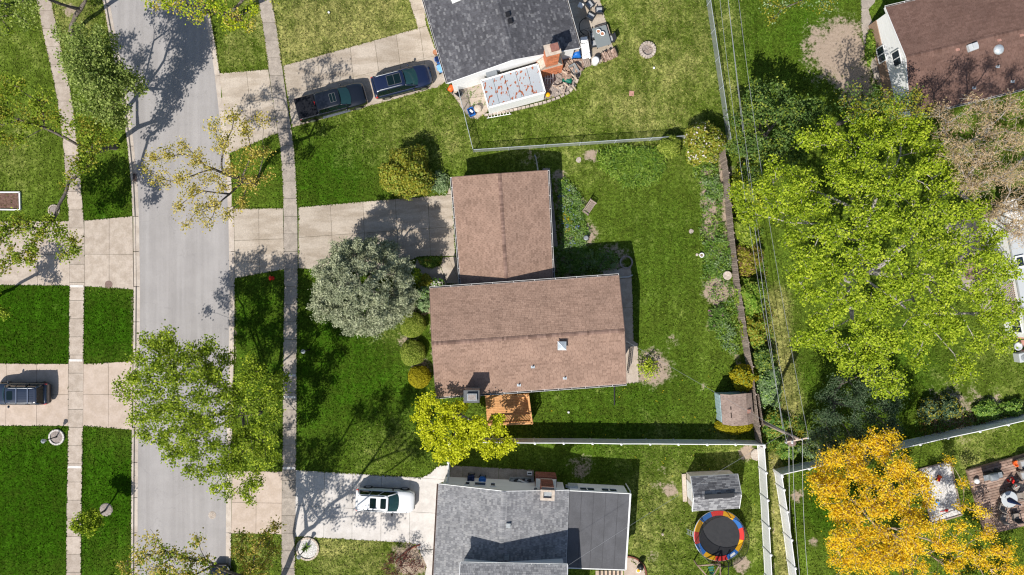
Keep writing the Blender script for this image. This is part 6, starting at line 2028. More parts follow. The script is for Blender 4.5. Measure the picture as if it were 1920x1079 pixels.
MB().box((-0.2, 0, 0.42), (0.3, 0.24, 0.08)).build('saddle', M['red'], q, world=False, bevel=0.02)
MB().tube([(0.26, -0.22, 0.58), (0.26, 0.22, 0.58)], 0.025, 6).build('handlebar', M['white'], q, world=False)
for x, y, r_ in ((0.32, 0, 0.2), (-0.32, 0.2, 0.14), (-0.32, -0.2, 0.14)):
    MB().tube([(x, y - 0.04, r_), (x, y + 0.04, r_)], r_, 14).build('wheel', M['red'], q, world=False)
# things under the maple at the right edge
q = thing('air_conditioner', 'grey square air conditioner with a round fan beside the pink flagstones', 'air conditioner', P(1908, 669))
MB().box((0, 0, 0.4), (0.78, 0.78, 0.8), R(10)).build('case', M['pale_grey'], q, world=False, bevel=0.05)
MB().lathe((0, 0, 0.8), [(0.28, 0), (0.27, 0.02), (0.08, 0.05)], 20).build('fan_guard', M['lead'], q, world=False)
q = thing('round_stool', 'white round stool above the grey air conditioner', 'stool', P(1903, 649))
MB().lathe((0, 0, 0), [(0.3, 0), (0.33, 0.4), (0.36, 0.45), (0.26, 0.45), (0.22, 0.3)], 18).build('seat', M['pale_grey'], q, True, world=False)
pg = thing('pergola', 'brown slatted pergola beside the grey flat roofed house under the maple', 'pergola', P(1880, 565))
for a, b in (((1864, 535), (1880, 592)), ((1880, 592), (1916, 582)), ((1852, 596), (1880, 592))):
    MB().bar(P(*a, 2.3), P(*b, 2.3), 0.14, 0.16).build('beam', M['wood_pale'], pg)
for k in range(14):
    t_ = k / 13
    MB().bar(P(1862 + 16 * t_, 540 + 48 * t_, 2.2), P(1902 + 12 * t_, 530 + 48 * t_, 2.2), 0.06, 0.08).build('slat', M['wood_brown'], pg)
for p in ((1864, 535), (1880, 592), (1914, 582)):
    MB().bar(zz(P(*p, 2.3), 0), P(*p, 2.3), 0.12, 0.12).build('post', M['wood_pale'], pg)
pd_ = thing('wood_platform', 'dark brown timber platform glimpsed under the maple', 'deck', P(1830, 505))
for k in range(9):
    t_ = k / 8
    MB().bar(P(1808 + 4 * t_, 490 + 34 * t_, 0.3), P(1848 + 4 * t_, 480 + 34 * t_, 0.3), 0.17, 0.04).build('board', M['wood_brown'], pd_)
q = thing('grey_patio', 'grey concrete patio seen between the maple leaves', 'patio', P(1800, 450), kind='structure')
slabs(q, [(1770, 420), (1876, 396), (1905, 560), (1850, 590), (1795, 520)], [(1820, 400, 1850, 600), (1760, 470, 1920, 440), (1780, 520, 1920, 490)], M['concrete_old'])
q = thing('side_step', 'concrete strip along the west wall of the red brown roofed house', 'path', P(1610, 100), kind='structure')
slabs(q, [(1612, -60), (1655, -70), (1640, 5), (1628, 18), (1640, 60), (1652, 150), (1640, 152), (1616, 70)], [(1600, 20, 1660, 10), (1600, 85, 1660, 76)], M['concrete_old'])


# ------------------------------------------------------------------ vegetation
def leaves(tips, n, sigma, size, aspect, upbias, along=None, clump=0.5, flat=1.0, fold=0.3):
    """n leaves round each tip: small folded quads. Returns vertices, quads and a random value per leaf."""
    tips = np.asarray(tips, dtype=np.float64)
    N = len(tips) * n
    c = np.repeat(tips, n, 0) + rng.normal(0, 1, (N, 3)) * np.array([sigma, sigma, sigma * flat])
    nr = rng.normal(0, 1, (N, 3))
    nr /= np.linalg.norm(nr, axis=1)[:, None] + 1e-9
    nr[:, 2] = np.abs(nr[:, 2]) + upbias
    if along is not None:
        nr = nr * 0.8 + np.repeat(np.asarray(along), n, 0) * 1.2
    nr /= np.linalg.norm(nr, axis=1)[:, None]
    t = rng.normal(0, 1, (N, 3))
    u = np.cross(nr, t)
    u /= np.linalg.norm(u, axis=1)[:, None] + 1e-9
    w = np.cross(nr, u)
    s = size * rng.uniform(0.65, 1.35, (N, 1))
    a = u * s
    b = w * s * aspect
    f = nr * s * fold * rng.uniform(-1, 1, (N, 1))
    v = np.empty((N, 4, 3))
    v[:, 0] = c - a
    v[:, 1] = c - b * 1.0 + f
    v[:, 2] = c + a
    v[:, 3] = c + b * 1.0 + f
    q = np.arange(N * 4).reshape(N, 4)
    cl = np.repeat(rng.uniform(0, 1, len(tips)), n)
    r_ = np.clip(clump * cl + (1 - clump) * rng.uniform(0, 1, N), 0, 1)
    return v.reshape(-1, 3), q, r_


def tubes(a, b, ra, rb, k=5):
    """Many tapered k-sided tubes at once."""
    a, b = np.asarray(a, float), np.asarray(b, float)
    dv = b - a
    ln = np.linalg.norm(dv, axis=1)[:, None] + 1e-9
    dv = dv / ln
    up = np.where(np.abs(dv[:, 2:3]) < 0.9, np.array([[0, 0, 1.0]]), np.array([[1.0, 0, 0]]))
    x = np.cross(up, dv)
    x /= np.linalg.norm(x, axis=1)[:, None] + 1e-9
    y = np.cross(dv, x)
    N = len(a)
    v = np.empty((N, 2 * k, 3))
    for i in range(k):
        o = x * math.cos(2 * math.pi * i / k) + y * math.sin(2 * math.pi * i / k)
        v[:, i] = a + o * ra[:, None]
        v[:, k + i] = b + o * rb[:, None]
    q = np.empty((N, k, 4), dtype=np.int64)
    base = np.arange(N)[:, None] * 2 * k
    for i in range(k):
        j = (i + 1) % k
        q[:, i] = np.concatenate([base + i, base + j, base + k + j, base + k + i], 1)
    return v.reshape(-1, 3), q.reshape(-1, 4)


class Skeleton:
    def __init__(self, p0):
        self.p = [np.array(p0, float)]
        self.par = [-1]
        self.d = [0.0]

    def add(self, par, q):
        self.p.append(np.array(q, float))
        self.par.append(par)
        self.d.append(self.d[par] + float(np.linalg.norm(self.p[par] - self.p[-1])))
        return len(self.p) - 1

    def grow(self, tgt, step, wander, pen=0.35, sag=0.0, lo=0):
        """A shoot from the best placed node to tgt."""
        tgt = np.array(tgt, float)
        P_ = np.array(self.p[lo:])
        cost = np.linalg.norm(P_ - tgt, axis=1) + pen * np.array(self.d[lo:]) + np.where(P_[:, 2] > tgt[2] + 0.5, 1.5 * (P_[:, 2] - tgt[2]), 0)
        i = int(np.argmin(cost)) + lo
        a = self.p[i]
        L = np.linalg.norm(tgt - a)
        n = max(1, int(round(L / step)))
        off = rng.normal(0, wander * L, 3)
        k = i
        for j in range(1, n + 1):
            t = j / n
            q = a + (tgt - a) * t + off * math.sin(math.pi * t) + np.array([0, 0, sag * L * math.sin(math.pi * t)]) + (rng.normal(0, 0.05 * step, 3) if j < n else 0)
            k = self.add(k, q)
        return k


def build_tree(name, label, base, lobes, mat_leaf, mat_bark, trunk_r, fork_h, pts_per_m2=2.2, leaf_n=10, leaf_s=0.12, sigma=0.28, aspect=0.7, upbias=0.5,
               group=None, cat='tree', twig_r=0.008, shell=0.45, lean=0.3, clump=0.45, mixes=None, flat=0.8, limb_pen=0.62, extra_twigs=0, max_pts=1500):
    """lobes: (photo x, photo y, radius px, height, vertical share). Trunk and limbs reach out to the lobes, shoots fill each lobe, leaves sit round the shoots' ends."""
    leaf_n, leaf_s = int(round(leaf_n * 1.4)), leaf_s * 0.84
    root = thing(name, label, cat, base, group=group)
    L3 = [(np.array(P(x, y, h)), m_of(r_, h), vz) for x, y, r_, h, vz in lobes]
    cen = np.mean([c for c, _, _ in L3], axis=0)
    b0 = np.array(base, float)
    sk = Skeleton(b0 - np.array([0, 0, 0.15]))
    top = b0 + (cen - b0) * np.array([lean, lean, 0]) + np.array([0, 0, fork_h])
    k = 0
    n = max(2, int(fork_h / 0.7))
    for j in range(1, n + 1):
        t = j / n
        k = sk.add(k, b0 + (top - b0) * np.array([t ** 1.4, t ** 1.4, t]) + np.array([*rng.normal(0, 0.04, 2), 0]))
    fork = k
    for c, r_, vz in sorted(L3, key=lambda q: np.linalg.norm(q[0] - top)):
        sk.grow(c - np.array([0, 0, r_ * vz * 0.25]), 0.9, 0.045, limb_pen, 0.05, lo=max(0, fork - 1))
    tips = []
    tot = 0
    for c, r_, vz in L3:
        m = int(min(260, max(5, math.pi * r_ * r_ * pts_per_m2)))
        for _ in range(m):
            v = rng.normal(0, 1, 3)
            v /= np.linalg.norm(v)
            v[2] = v[2] if v[2] > -0.5 else -v[2] * 0.5
            rr = rng.uniform(0, 1) ** shell
            tips.append(c + v * rr * r_ * np.array([1, 1, vz]))
    rng.shuffle(tips)
    tips = tips[:max_pts]
    tips = sorted(tips, key=lambda q: np.linalg.norm(q - top))
    ends = []
    for q in tips:
        e = sk.grow(q, 0.6, 0.10, 0.30, 0.0, lo=max(0, fork - 1))
        ends.append(e)
        for _ in range(extra_twigs):
            sk.add(e, sk.p[e] + rng.normal(0, sigma * 1.2, 3))
    P_ = np.array(sk.p)
    par = np.array(sk.par)
    m = np.zeros(len(P_))
    e_ = 2.05
    kids = np.bincount(par[1:], minlength=len(P_))
    m[kids == 0] = twig_r ** e_
    for i in range(len(P_) - 1, 0, -1):
        m[par[i]] += m[i]
    rad = m ** (1 / e_)
    rad = twig_r + (rad - twig_r) * max(0.0, trunk_r - twig_r) / max(rad[0] - twig_r, 1e-6)
    rad[0] *= 1.35
    if len(rad) > 1:
        rad[1] *= 1.08
    i = np.arange(1, len(P_))
    ra, rb = rad[par[i]].copy(), rad[i]
    ra = np.where(ra > rb * 1.6, rb * 1.35, ra)
    ra[:fork] = rad[par[i]][:fork]
    thick = rb > 0.05
    for nm, sel, kk in (('trunk', thick, 8), ('branches', ~thick, 4)):
        if sel.sum():
            v, q = tubes(P_[par[i]][sel], P_[i][sel], ra[sel], rb[sel], kk)
            o = np_mesh(nm, v, q, None, mat_bark, root, True)
            if nm == 'branches':
                o['kind'] = 'stuff'
    E = P_[np.array(ends)]
    # leaves at the ends and half-way down each last shoot
    prev = P_[par[np.array(ends)]]
    tp = np.concatenate([E, (E + prev) / 2], 0)
    groups_ = [(mat_leaf, 1.0)] if not mixes else mixes
    pick = rng.uniform(0, 1, len(tp))
    lo_ = 0.0
    for mt, share in groups_:
        sel = (pick >= lo_) & (pick < lo_ + share)
        lo_ += share
        if sel.sum() == 0:
            continue
        v, q, r_ = leaves(tp[sel], leaf_n, sigma, leaf_s, aspect, upbias, None, clump, flat)
        o = np_mesh('crown', v, q, r_, mt, root)
        o['kind'] = 'stuff'
    return root


def inside(x, y, poly):
    c = False
    n = len(poly)
    for i in range(n):
        x0, y0 = poly[i]
        x1, y1 = poly[(i + 1) % n]
        if (y0 > y) != (y1 > y) and x < (x1 - x0) * (y - y0) / (y1 - y0) + x0:
            c = not c
    return c


def lobes_in(poly, sp, hmax, hmin, r_=None, vz=0.6, jit=0.3, center=None):
    """Lobes on a jittered grid inside a crown outline: high in the middle, lower at the rim."""
    cx = sum(p[0] for p in poly) / len(poly) if center is None else center[0]
    cy = sum(p[1] for p in poly) / len(poly) if center is None else center[1]
    x0, x1 = min(p[0] for p in poly), max(p[0] for p in poly)
    y0, y1 = min(p[1] for p in poly), max(p[1] for p in poly)
    Rm = max(x1 - x0, y1 - y0) / 2
    out = []
    y = y0 + sp * 0.3
    row = 0
    while y < y1:
        x = x0 + sp * (0.3 + 0.5 * (row % 2))
        while x < x1:
            qx, qy = x + random.uniform(-jit, jit) * sp, y + random.uniform(-jit, jit) * sp
            if inside(qx, qy, poly):
                dd = math.hypot(qx - cx, qy - cy) / Rm
                h = hmax - (hmax - hmin) * min(1.0, dd) ** 2 + random.uniform(-0.6, 0.6)
                out.append((qx, qy, (r_ or sp * 0.62) * random.uniform(0.8, 1.15), h, vz))
            x += sp
        y += sp * 0.87
        row += 1
    return out


def shift(lst, dh=0, vz=0.7):
    return [(x, y, r_, h + dh, vz) for x, y, r_, h in lst]


def under(lst, dz, every=1):  # hidden lower foliage, added for the shade it throws
    """The same lobes again dz lower, at the same spot on the plan: unseen crown depth, added to make the cast shadow denser."""
    return lst + [(CX + (x - CX) * (H - h) / (H - h + dz), CY + (y - CY) * (H - h) / (H - h + dz), r_, h - dz, vz) for x, y, r_, h, vz in lst[::every]]


ST = 'street trees along the road'
# the big spring green maple at the right
big = [(1385, 345), (1375, 400), (1395, 425), (1450, 450), (1490, 500), (1470, 540), (1480, 590), (1510, 645), (1555, 665), (1600, 690), (1640, 695), (1660, 742), (1690, 745), (1720, 705), (1745, 650),
       (1775, 690), (1810, 705), (1850, 690), (1880, 640), (1905, 590), (1895, 520), (1868, 450), (1850, 395), (1800, 325), (1760, 265), (1735, 215), (1680, 190), (1610, 185), (1560, 215), (1520, 235), (1490, 275), (1430, 300)]
build_tree('maple_tree', 'huge spring green maple filling the right side behind the wooden fence', P(1592, 520), lobes_in(big, 46, 12.5, 6.8, vz=0.55), M['lf_maple'], M['bark_pale'], 0.42, 3.0,
           pts_per_m2=5.5, leaf_n=11, leaf_s=0.10, sigma=0.20, max_pts=4600, group='big garden trees', upbias=0.75, twig_r=0.012, clump=0.55)
# dark bushy tree to its left
build_tree('garden_tree', 'dark bushy tree at the upper left edge of the big maple', P(1432, 262), lobes_in([(1400, 175), (1440, 150), (1500, 160), (1545, 195), (1530, 260), (1500, 310), (1460, 345), (1400, 340), (1372, 290), (1385, 220)], 36, 6.3, 3.8, vz=0.7),
           M['lf_dark'], M['bark'], 0.2, 1.2, pts_per_m2=5.0, leaf_n=14, leaf_s=0.11, sigma=0.22, group='big garden trees', mixes=[(M['lf_dark'], 0.7), (M['lf_shrub'], 0.3)], max_pts=1300)
build_tree('garden_tree', 'olive green tree between the big maple and the red brown roofed house', P(1572, 232), lobes_in([(1575, 200), (1610, 160), (1660, 138), (1735, 150), (1768, 200), (1700, 225), (1600, 228)], 32, 9.2, 7.4, vz=0.6),
           M['lf_olive'], M['bark'], 0.16, 2.5, pts_per_m2=3.0, leaf_n=9, leaf_s=0.09, sigma=0.25, group='big garden trees', mixes=[(M['lf_olive'], 0.5), (M['lf_dark'], 0.5)], max_pts=800)
# bare twiggy tree
twig = [(1745, 215), (1770, 175), (1820, 195), (1870, 175), (1925, 160), (1990, 210), (2010, 300), (1990, 400), (1950, 455), (1895, 445), (1850, 405), (1810, 350), (1780, 300), (1750, 260)]
build_tree('bare_tree', 'bare tan twiggy tree with pale limbs above the grey flat roofed house', P(1745, 372), lobes_in(twig, 40, 11.5, 8.2, vz=0.55), M['lf_bud'], M['bark_pale'], 0.22, 3.2,
           pts_per_m2=5.0, leaf_n=13, leaf_s=0.13, sigma=0.24, aspect=0.16, group='big garden trees', extra_twigs=2, twig_r=0.009, max_pts=3000, mixes=[(M['lf_bud'], 0.93), (M['lf_brown'], 0.07)])
# yellow blossoming tree
yel = [(1512, 905), (1530, 870), (1565, 838), (1620, 818), (1680, 825), (1712, 850), (1722, 890), (1740, 940), (1752, 985), (1800, 985), (1845, 990), (1885, 1000), (1915, 1030), (1930, 1090), (1900, 1180), (1780, 1220), (1650, 1200), (1580, 1110),
       (1555, 1060), (1540, 1020), (1530, 975), (1512, 935)]
build_tree('blossom_tree', 'broad golden yellow tree in the lower right corner', P(1640, 985), [(x, y, r_ * (1.0 if x < 1725 else 0.72), h if x < 1830 else 3.6, v_) for x, y, r_, h, v_ in lobes_in(yel, 38, 9.5, 6.4, vz=0.55)] + [(1838, 962, 13, 4.6, .6), (1806, 908, 8, 4.2, .5), (1806, 950, 9, 4.4, .5), (1782, 866, 6, 4.4, .5)], M['lf_yellow'], M['bark_twig'], 0.19, 2.2,
           pts_per_m2=8.0, leaf_n=12, leaf_s=0.088, sigma=0.22, aspect=0.6, group='big garden trees', extra_twigs=2, twig_r=0.010, max_pts=5200, upbias=0.6)
# dark evergreen behind the fence
build_tree('evergreen_tree', 'dark evergreen tree behind the white fence corner below the maple', P(1555, 745), lobes_in([(1535, 790), (1560, 720), (1610, 690), (1670, 700), (1710, 750), (1700, 810), (1650, 850), (1590, 870), (1540, 850), (1515, 820)], 32, 6.5, 3.4, vz=0.7, center=(1620, 780)),
           M['lf_ever'], M['bark'], 0.2, 1.0, pts_per_m2=5.0, leaf_n=18, leaf_s=0.10, sigma=0.20, aspect=0.35, group='big garden trees', max_pts=1500)
build_tree('evergreen_tree', 'grey green evergreen bush at the foot of the utility pole', P(1500, 830), lobes_in([(1500, 820), (1530, 800), (1575, 815), (1590, 850), (1550, 870), (1510, 860)], 26, 3.2, 2.2, vz=0.7),
           M['lf_ever'], M['bark'], 0.12, 0.6, pts_per_m2=6.0, leaf_n=16, leaf_s=0.10, sigma=0.18, aspect=0.4, group='big garden trees', max_pts=500, mixes=[(M['lf_sage'], 0.45), (M['lf_shrub'], 0.3), (M['lf_ever'], 0.25)])

# street trees
build_tree('street_tree', 'green street tree over the upper left sidewalk with a long road shadow', P(222, 224),
           under(shift([(155, 85, 26, 9.2), (125, 78, 18, 8.6), (140, 110, 30, 9.6), (175, 105, 28, 9.0), (195, 125, 24, 8.5), (150, 145, 30, 9.6), (190, 160, 28, 8.6), (215, 150, 22, 7.8), (235, 150, 12, 7.2), (165, 180, 26, 8.4), (200, 195, 24, 7.6), (205, 222, 18, 6.6), (108, 62, 12, 8.2), (130, 135, 20, 9), (225, 130, 14, 8), (240, 158, 9, 7.4), (118, 105, 14, 8.8), (190, 215, 22, 7), (160, 205, 20, 8), (150, 60, 14, 9), (180, 80, 16, 9.4), (185, 60, 10, 9)]), 1.8),
           M['lf_street_grey'], M['bark'], 0.17, 2.8, pts_per_m2=4.8, leaf_n=10, leaf_s=0.105, sigma=0.24, group=ST, max_pts=3400, shell=0.6)
build_tree('street_tree', 'street tree trunk leaning out of the top edge above the left sidewalk', P(136, 66), shift([(95, -45, 34, 9.2), (130, -50, 34, 9), (60, -30, 26, 9), (110, -95, 40, 10), (170, -60, 30, 9)]), M['lf_street_grey'], M['bark'], 0.17, 4.2,
           pts_per_m2=4.0, leaf_n=10, leaf_s=0.10, sigma=0.24, group=ST, max_pts=700, lean=0.75)
build_tree('garden_tree', 'leafy green tree crown in the top left corner', P(12, 10), shift([(26, 25, 22, 7.4), (58, 12, 20, 7.4), (16, 56, 16, 7), (50, 42, 16, 7), (-20, 20, 30, 8), (30, -25, 30, 8)]), M['lf_street_grey'], M['bark'], 0.15, 2.2,
           pts_per_m2=5.0, leaf_n=10, leaf_s=0.10, sigma=0.24, group='big garden trees', max_pts=700, mixes=[(M['lf_street_grey'], 0.7), (M['lf_street'], 0.3)])
build_tree('street_tree', 'spreading street tree at left with limbs hanging over the left driveway', P(217, 276),
           shift([(30, 165, 34, 8.2), (75, 190, 26, 8), (12, 215, 26, 8.2), (62, 232, 24, 7.6), (110, 225, 20, 7.4), (145, 240, 24, 7), (170, 268, 26, 6.4), (205, 258, 16, 5.6), (190, 235, 18, 6), (155, 318, 24, 6.6), (172, 300, 14, 6.2), (128, 340, 13, 6.6),
                  (10, 262, 18, 8), (40, 262, 12, 7.6)]) + shift([(40, 418, 26, 7.6), (12, 440, 24, 7.8), (72, 432, 26, 7.2), (100, 412, 14, 7), (112, 442, 20, 7), (132, 452, 18, 6.8), (145, 470, 10, 6.6), (122, 478, 12, 6.8), (60, 470, 20, 7.2), (28, 478, 22, 7.4), (60, 492, 10, 7), (8, 505, 14, 7.4), (-30, 450, 34, 8), (-30, 230, 34, 8.4)]),
           M['lf_street'], M['bark'], 0.19, 3.0, pts_per_m2=5.5, leaf_n=10, leaf_s=0.105, sigma=0.22, group=ST, max_pts=2800, mixes=[(M['lf_street'], 0.72), (M['lf_olive'], 0.28)], limb_pen=0.45)
build_tree('street_tree', 'yellow green street tree at the top edge right of the road', P(446, 36),
           shift([(285, 8, 14, 8), (310, 6, 18, 8.4), (345, 14, 20, 8.6), (378, 24, 20, 8.4), (372, 2, 20, 8.8), (410, 12, 20, 8.4), (440, 30, 18, 8), (462, 44, 14, 7.6), (425, 45, 10, 7.6), (470, 20, 14, 7.8), (330, -40, 50, 9.6), (420, -45, 50, 10), (500, -30, 30, 8.5)]), M['lf_street'], M['bark'], 0.20, 2.8,
           pts_per_m2=4.5, leaf_n=9, leaf_s=0.10, sigma=0.22, group=ST, max_pts=1500, mixes=[(M['lf_maple'], 0.55), (M['lf_tan'], 0.25), (M['lf_lime'], 0.2)])
build_tree('street_tree', 'sparse tan leaved street tree leaning over the middle of the road', P(478, 345),
           shift([(288, 300, 20, 9), (318, 292, 24, 9.2), (345, 272, 18, 9.2), (300, 335, 20, 8.8), (338, 335, 22, 9), (370, 300, 24, 9.4), (360, 355, 24, 9), (395, 335, 24, 9), (335, 385, 18, 8.6), (372, 395, 22, 8.8), (405, 385, 22, 8.4), (388, 420, 14, 8.4), (352, 422, 10, 8.5), (425, 400, 18, 8),
                  (420, 270, 26, 9.6), (400, 240, 20, 9.6), (438, 218, 22, 9.8), (462, 245, 24, 9.4), (490, 225, 16, 9), (470, 290, 24, 9), (495, 285, 16, 8), (440, 320, 24, 9), (470, 345, 22, 7.6), (455, 385, 18, 7.4), (500, 330, 14, 7), (420, 350, 16, 8.6), (275, 318, 10, 8.8)]),
           M['lf_tan'], M['bark'], 0.18, 3.4, pts_per_m2=6.0, leaf_n=7, leaf_s=0.085, sigma=0.20, aspect=0.65, group=ST, max_pts=2000, mixes=[(M['lf_tan'], 0.78), (M['lf_olive'], 0.22)], shell=0.6)
build_tree('street_tree', 'large green street tree spreading over the road at lower left', P(487, 772),
           under(shift([(285, 645, 26, 8.4), (262, 672, 16, 8.6), (318, 640, 22, 8.6), (345, 668, 26, 9.4), (392, 652, 22, 8.6), (425, 672, 20, 7.8), (290, 690, 28, 9.6), (255, 712, 20, 9), (235, 742, 16, 8.8), (222, 720, 8, 8.8), (275, 735, 28, 10), (320, 712, 28, 10.2), (365, 705, 28, 10),
                  (410, 705, 26, 9), (255, 780, 20, 9), (290, 775, 26, 10), (330, 760, 28, 10.4), (375, 750, 28, 10), (420, 745, 24, 9), (270, 815, 18, 8.8), (305, 815, 26, 9.6), (345, 805, 28, 10), (390, 795, 26, 9.4), (430, 785, 24, 8.4), (325, 850, 22, 9), (365, 845, 26, 9.4), (405, 835, 26, 9),
                  (445, 830, 24, 8), (380, 885, 22, 8.6), (355, 878, 14, 8.6), (415, 880, 24, 8.4), (450, 875, 22, 7.8), (430, 918, 18, 8), (465, 915, 18, 7.4), (468, 938, 10, 7.2), (400, 912, 12, 8), (478, 850, 22, 8.2), (492, 800, 24, 8.6), (470, 760, 24, 9.0), (500, 745, 22, 8.8), (460, 715, 22, 8.8), (485, 700, 20, 8.4), (512, 715, 16, 8.0), (515, 775, 16, 8.2), (508, 825, 16, 8.0), (500, 870, 14, 7.4), (470, 680, 16, 8.2)]), 2.0, 3),
           M['lf_street'], M['bark'], 0.22, 3.2, pts_per_m2=8.0, leaf_n=9, leaf_s=0.098, sigma=0.20, group=ST, max_pts=5000, clump=0.55, mixes=[(M['lf_street'], 0.7), (M['lf_maple'], 0.3)])
build_tree('street_tree', 'sparse street tree at the bottom edge with limb shadows across the bright driveway', P(512, 1118),
           shift([(285, 1008, 16, 9), (262, 1040, 22, 9), (230, 1058, 14, 9), (310, 1035, 22, 9.2), (345, 1045, 24, 9.4), (385, 1052, 18, 9.2), (370, 1012, 9, 9.2), (300, 1075, 30, 9.6), (350, 1085, 30, 10), (235, 1085, 22, 9.2), (400, 1095, 30, 10.2)]) +
           shift([(430, 1112, 26, 13.5), (475, 1112, 28, 14.5), (520, 1110, 28, 15), (565, 1112, 26, 14.5), (605, 1118, 24, 13.5), (450, 1150, 30, 14.5), (510, 1155, 32, 15.5), (570, 1155, 28, 14.5), (400, 1160, 34, 12.5), (330, 1150, 40, 11), (620, 1170, 28, 13), (445, 1128, 26, 9), (500, 1165, 30, 9.4), (555, 1185, 30, 9.4), (600, 1215, 28, 9.2), (465, 1205, 30, 9), (400, 1140, 24, 8.8), (420, 1190, 26, 9.2), (530, 1230, 26, 9.6), (480, 1210, 40, 15), (560, 1220, 36, 14), (380, 1230, 40, 12.5), (640, 1130, 16, 12)]) + shift([(475, 1035, 22, 6), (498, 1002, 16, 5.6), (512, 1035, 16, 5.4), (470, 1068, 24, 6), (450, 1040, 18, 6), (490, 1060, 18, 5.8), (500, 1020, 16, 5.4), (455, 1005, 12, 6), (515, 985, 10, 5.4)]),
           M['lf_street'], M['bark'], 0.24, 5.0, pts_per_m2=4.8, leaf_n=9, leaf_s=0.105, sigma=0.25, group=ST, max_pts=4800, mixes=[(M['lf_street'], 0.5), (M['lf_tan'], 0.5)], shell=0.6, extra_twigs=1, twig_r=0.012)
build_tree('street_tree', 'young street tree in a mulch ring at lower left', P(199, 956),
           shift([(180, 962, 13, 2.6), (160, 972, 14, 3.0), (145, 980, 11, 3.3), (172, 985, 13, 3.0), (186, 982, 10, 2.6), (150, 992, 11, 3.4), (165, 1000, 9, 3.4), (140, 988, 8, 3.5)]), M['lf_street'], M['bark'], 0.07, 1.2,
           pts_per_m2=9, leaf_n=12, leaf_s=0.10, sigma=0.16, group=ST, max_pts=400, mixes=[(M['lf_street'], 0.5), (M['lf_maple'], 0.5)])
build_tree('garden_tree', 'pale leaved tree at the top right corner of the fire pit lawn', P(1480, -40), shift([(1440, 5, 18, 7), (1470, 15, 20, 7), (1500, 2, 22, 7.4), (1535, 12, 18, 7), (1560, 0, 16, 7), (1450, 35, 8, 6.6), (1480, -40, 40, 8), (1550, -45, 40, 8)]), M['lf_shrub'], M['bark'], 0.08, 2,
           pts_per_m2=2.0, leaf_n=8, leaf_s=0.09, sigma=0.24, group='big garden trees', max_pts=500, mixes=[(M['lf_sage'], 0.4), (M['lf_olive'], 0.6)])
build_tree('garden_tree', 'small green tree crown cut by the left edge', P(-8, 560), shift([(-12, 570, 16, 4.2), (4, 588, 9, 4), (-30, 560, 30, 5), (-30, 590, 22, 4.6)]), M['lf_street'], M['bark'], 0.12, 1.5, pts_per_m2=5, leaf_n=12, leaf_s=0.1, sigma=0.2, group='big garden trees', max_pts=300)
# lime tree by the house
lime = [(778, 752), (800, 738), (835, 742), (860, 752), (872, 768), (905, 768), (930, 780), (945, 790), (935, 808), (952, 828), (945, 850), (915, 862), (892, 852), (870, 850), (850, 866), (822, 855), (798, 840), (780, 828), (790, 805), (775, 780)]
build_tree('garden_tree', 'bright lime yellow tree at the corner of the timber deck', P(863, 768), lobes_in(lime, 24, 6.0, 4.4, vz=0.7), M['lf_lime'], M['bark_pale'], 0.16, 1.6, pts_per_m2=9, leaf_n=11, leaf_s=0.105, sigma=0.17, group='big garden trees', max_pts=1500, upbias=0.8)
# blue spruce: a broad cone of bough clusters
sp_poly = [(578, 540), (585, 510), (610, 482), (645, 464), (690, 472), (730, 480), (755, 505), (760, 535), (745, 570), (725, 595), (690, 612), (650, 608), (615, 600), (590, 575)]
sp_l = []
bx, by = P2(700, 540)
for lvl, (h, rad_) in enumerate(((0.8, 2.7), (1.7, 3.1), (2.6, 3.35), (3.5, 3.5), (4.4, 3.55), (5.3, 3.5), (6.1, 3.25), (6.9, 2.8), (7.6, 2.15), (8.2, 1.5), (8.7, 0.8))):
    nb = max(4, int(2 * math.pi * rad_ / 0.95))
    for k in range(nb):
        a = 2 * math.pi * (k + 0.5 * (lvl % 2)) / nb + random.uniform(-.15, .15)
        rr = rad_ * random.uniform(0.74, 1.14)
        s = F / (H - h)
        sp_l.append((CX + (bx + rr * math.cos(a)) * s, CY - (by + rr * math.sin(a)) * s, random.uniform(9, 17), h + random.uniform(-.3, .3), 0.6))
s = F / (H - 9.0)
sp_l.append((CX + bx * s, CY - by * s, 12, 9.0, 0.9))
build_tree('spruce_tree', 'round grey green spruce beside the broad driveway', P(700, 540), sp_l, M['lf_spruce'], M['bark'], 0.2, 5.8, pts_per_m2=7, leaf_n=22, leaf_s=0.10, sigma=0.15, aspect=0.4, upbias=0.3, group='big garden trees', max_pts=2000, clump=0.6, lean=0.0, limb_pen=0.6)


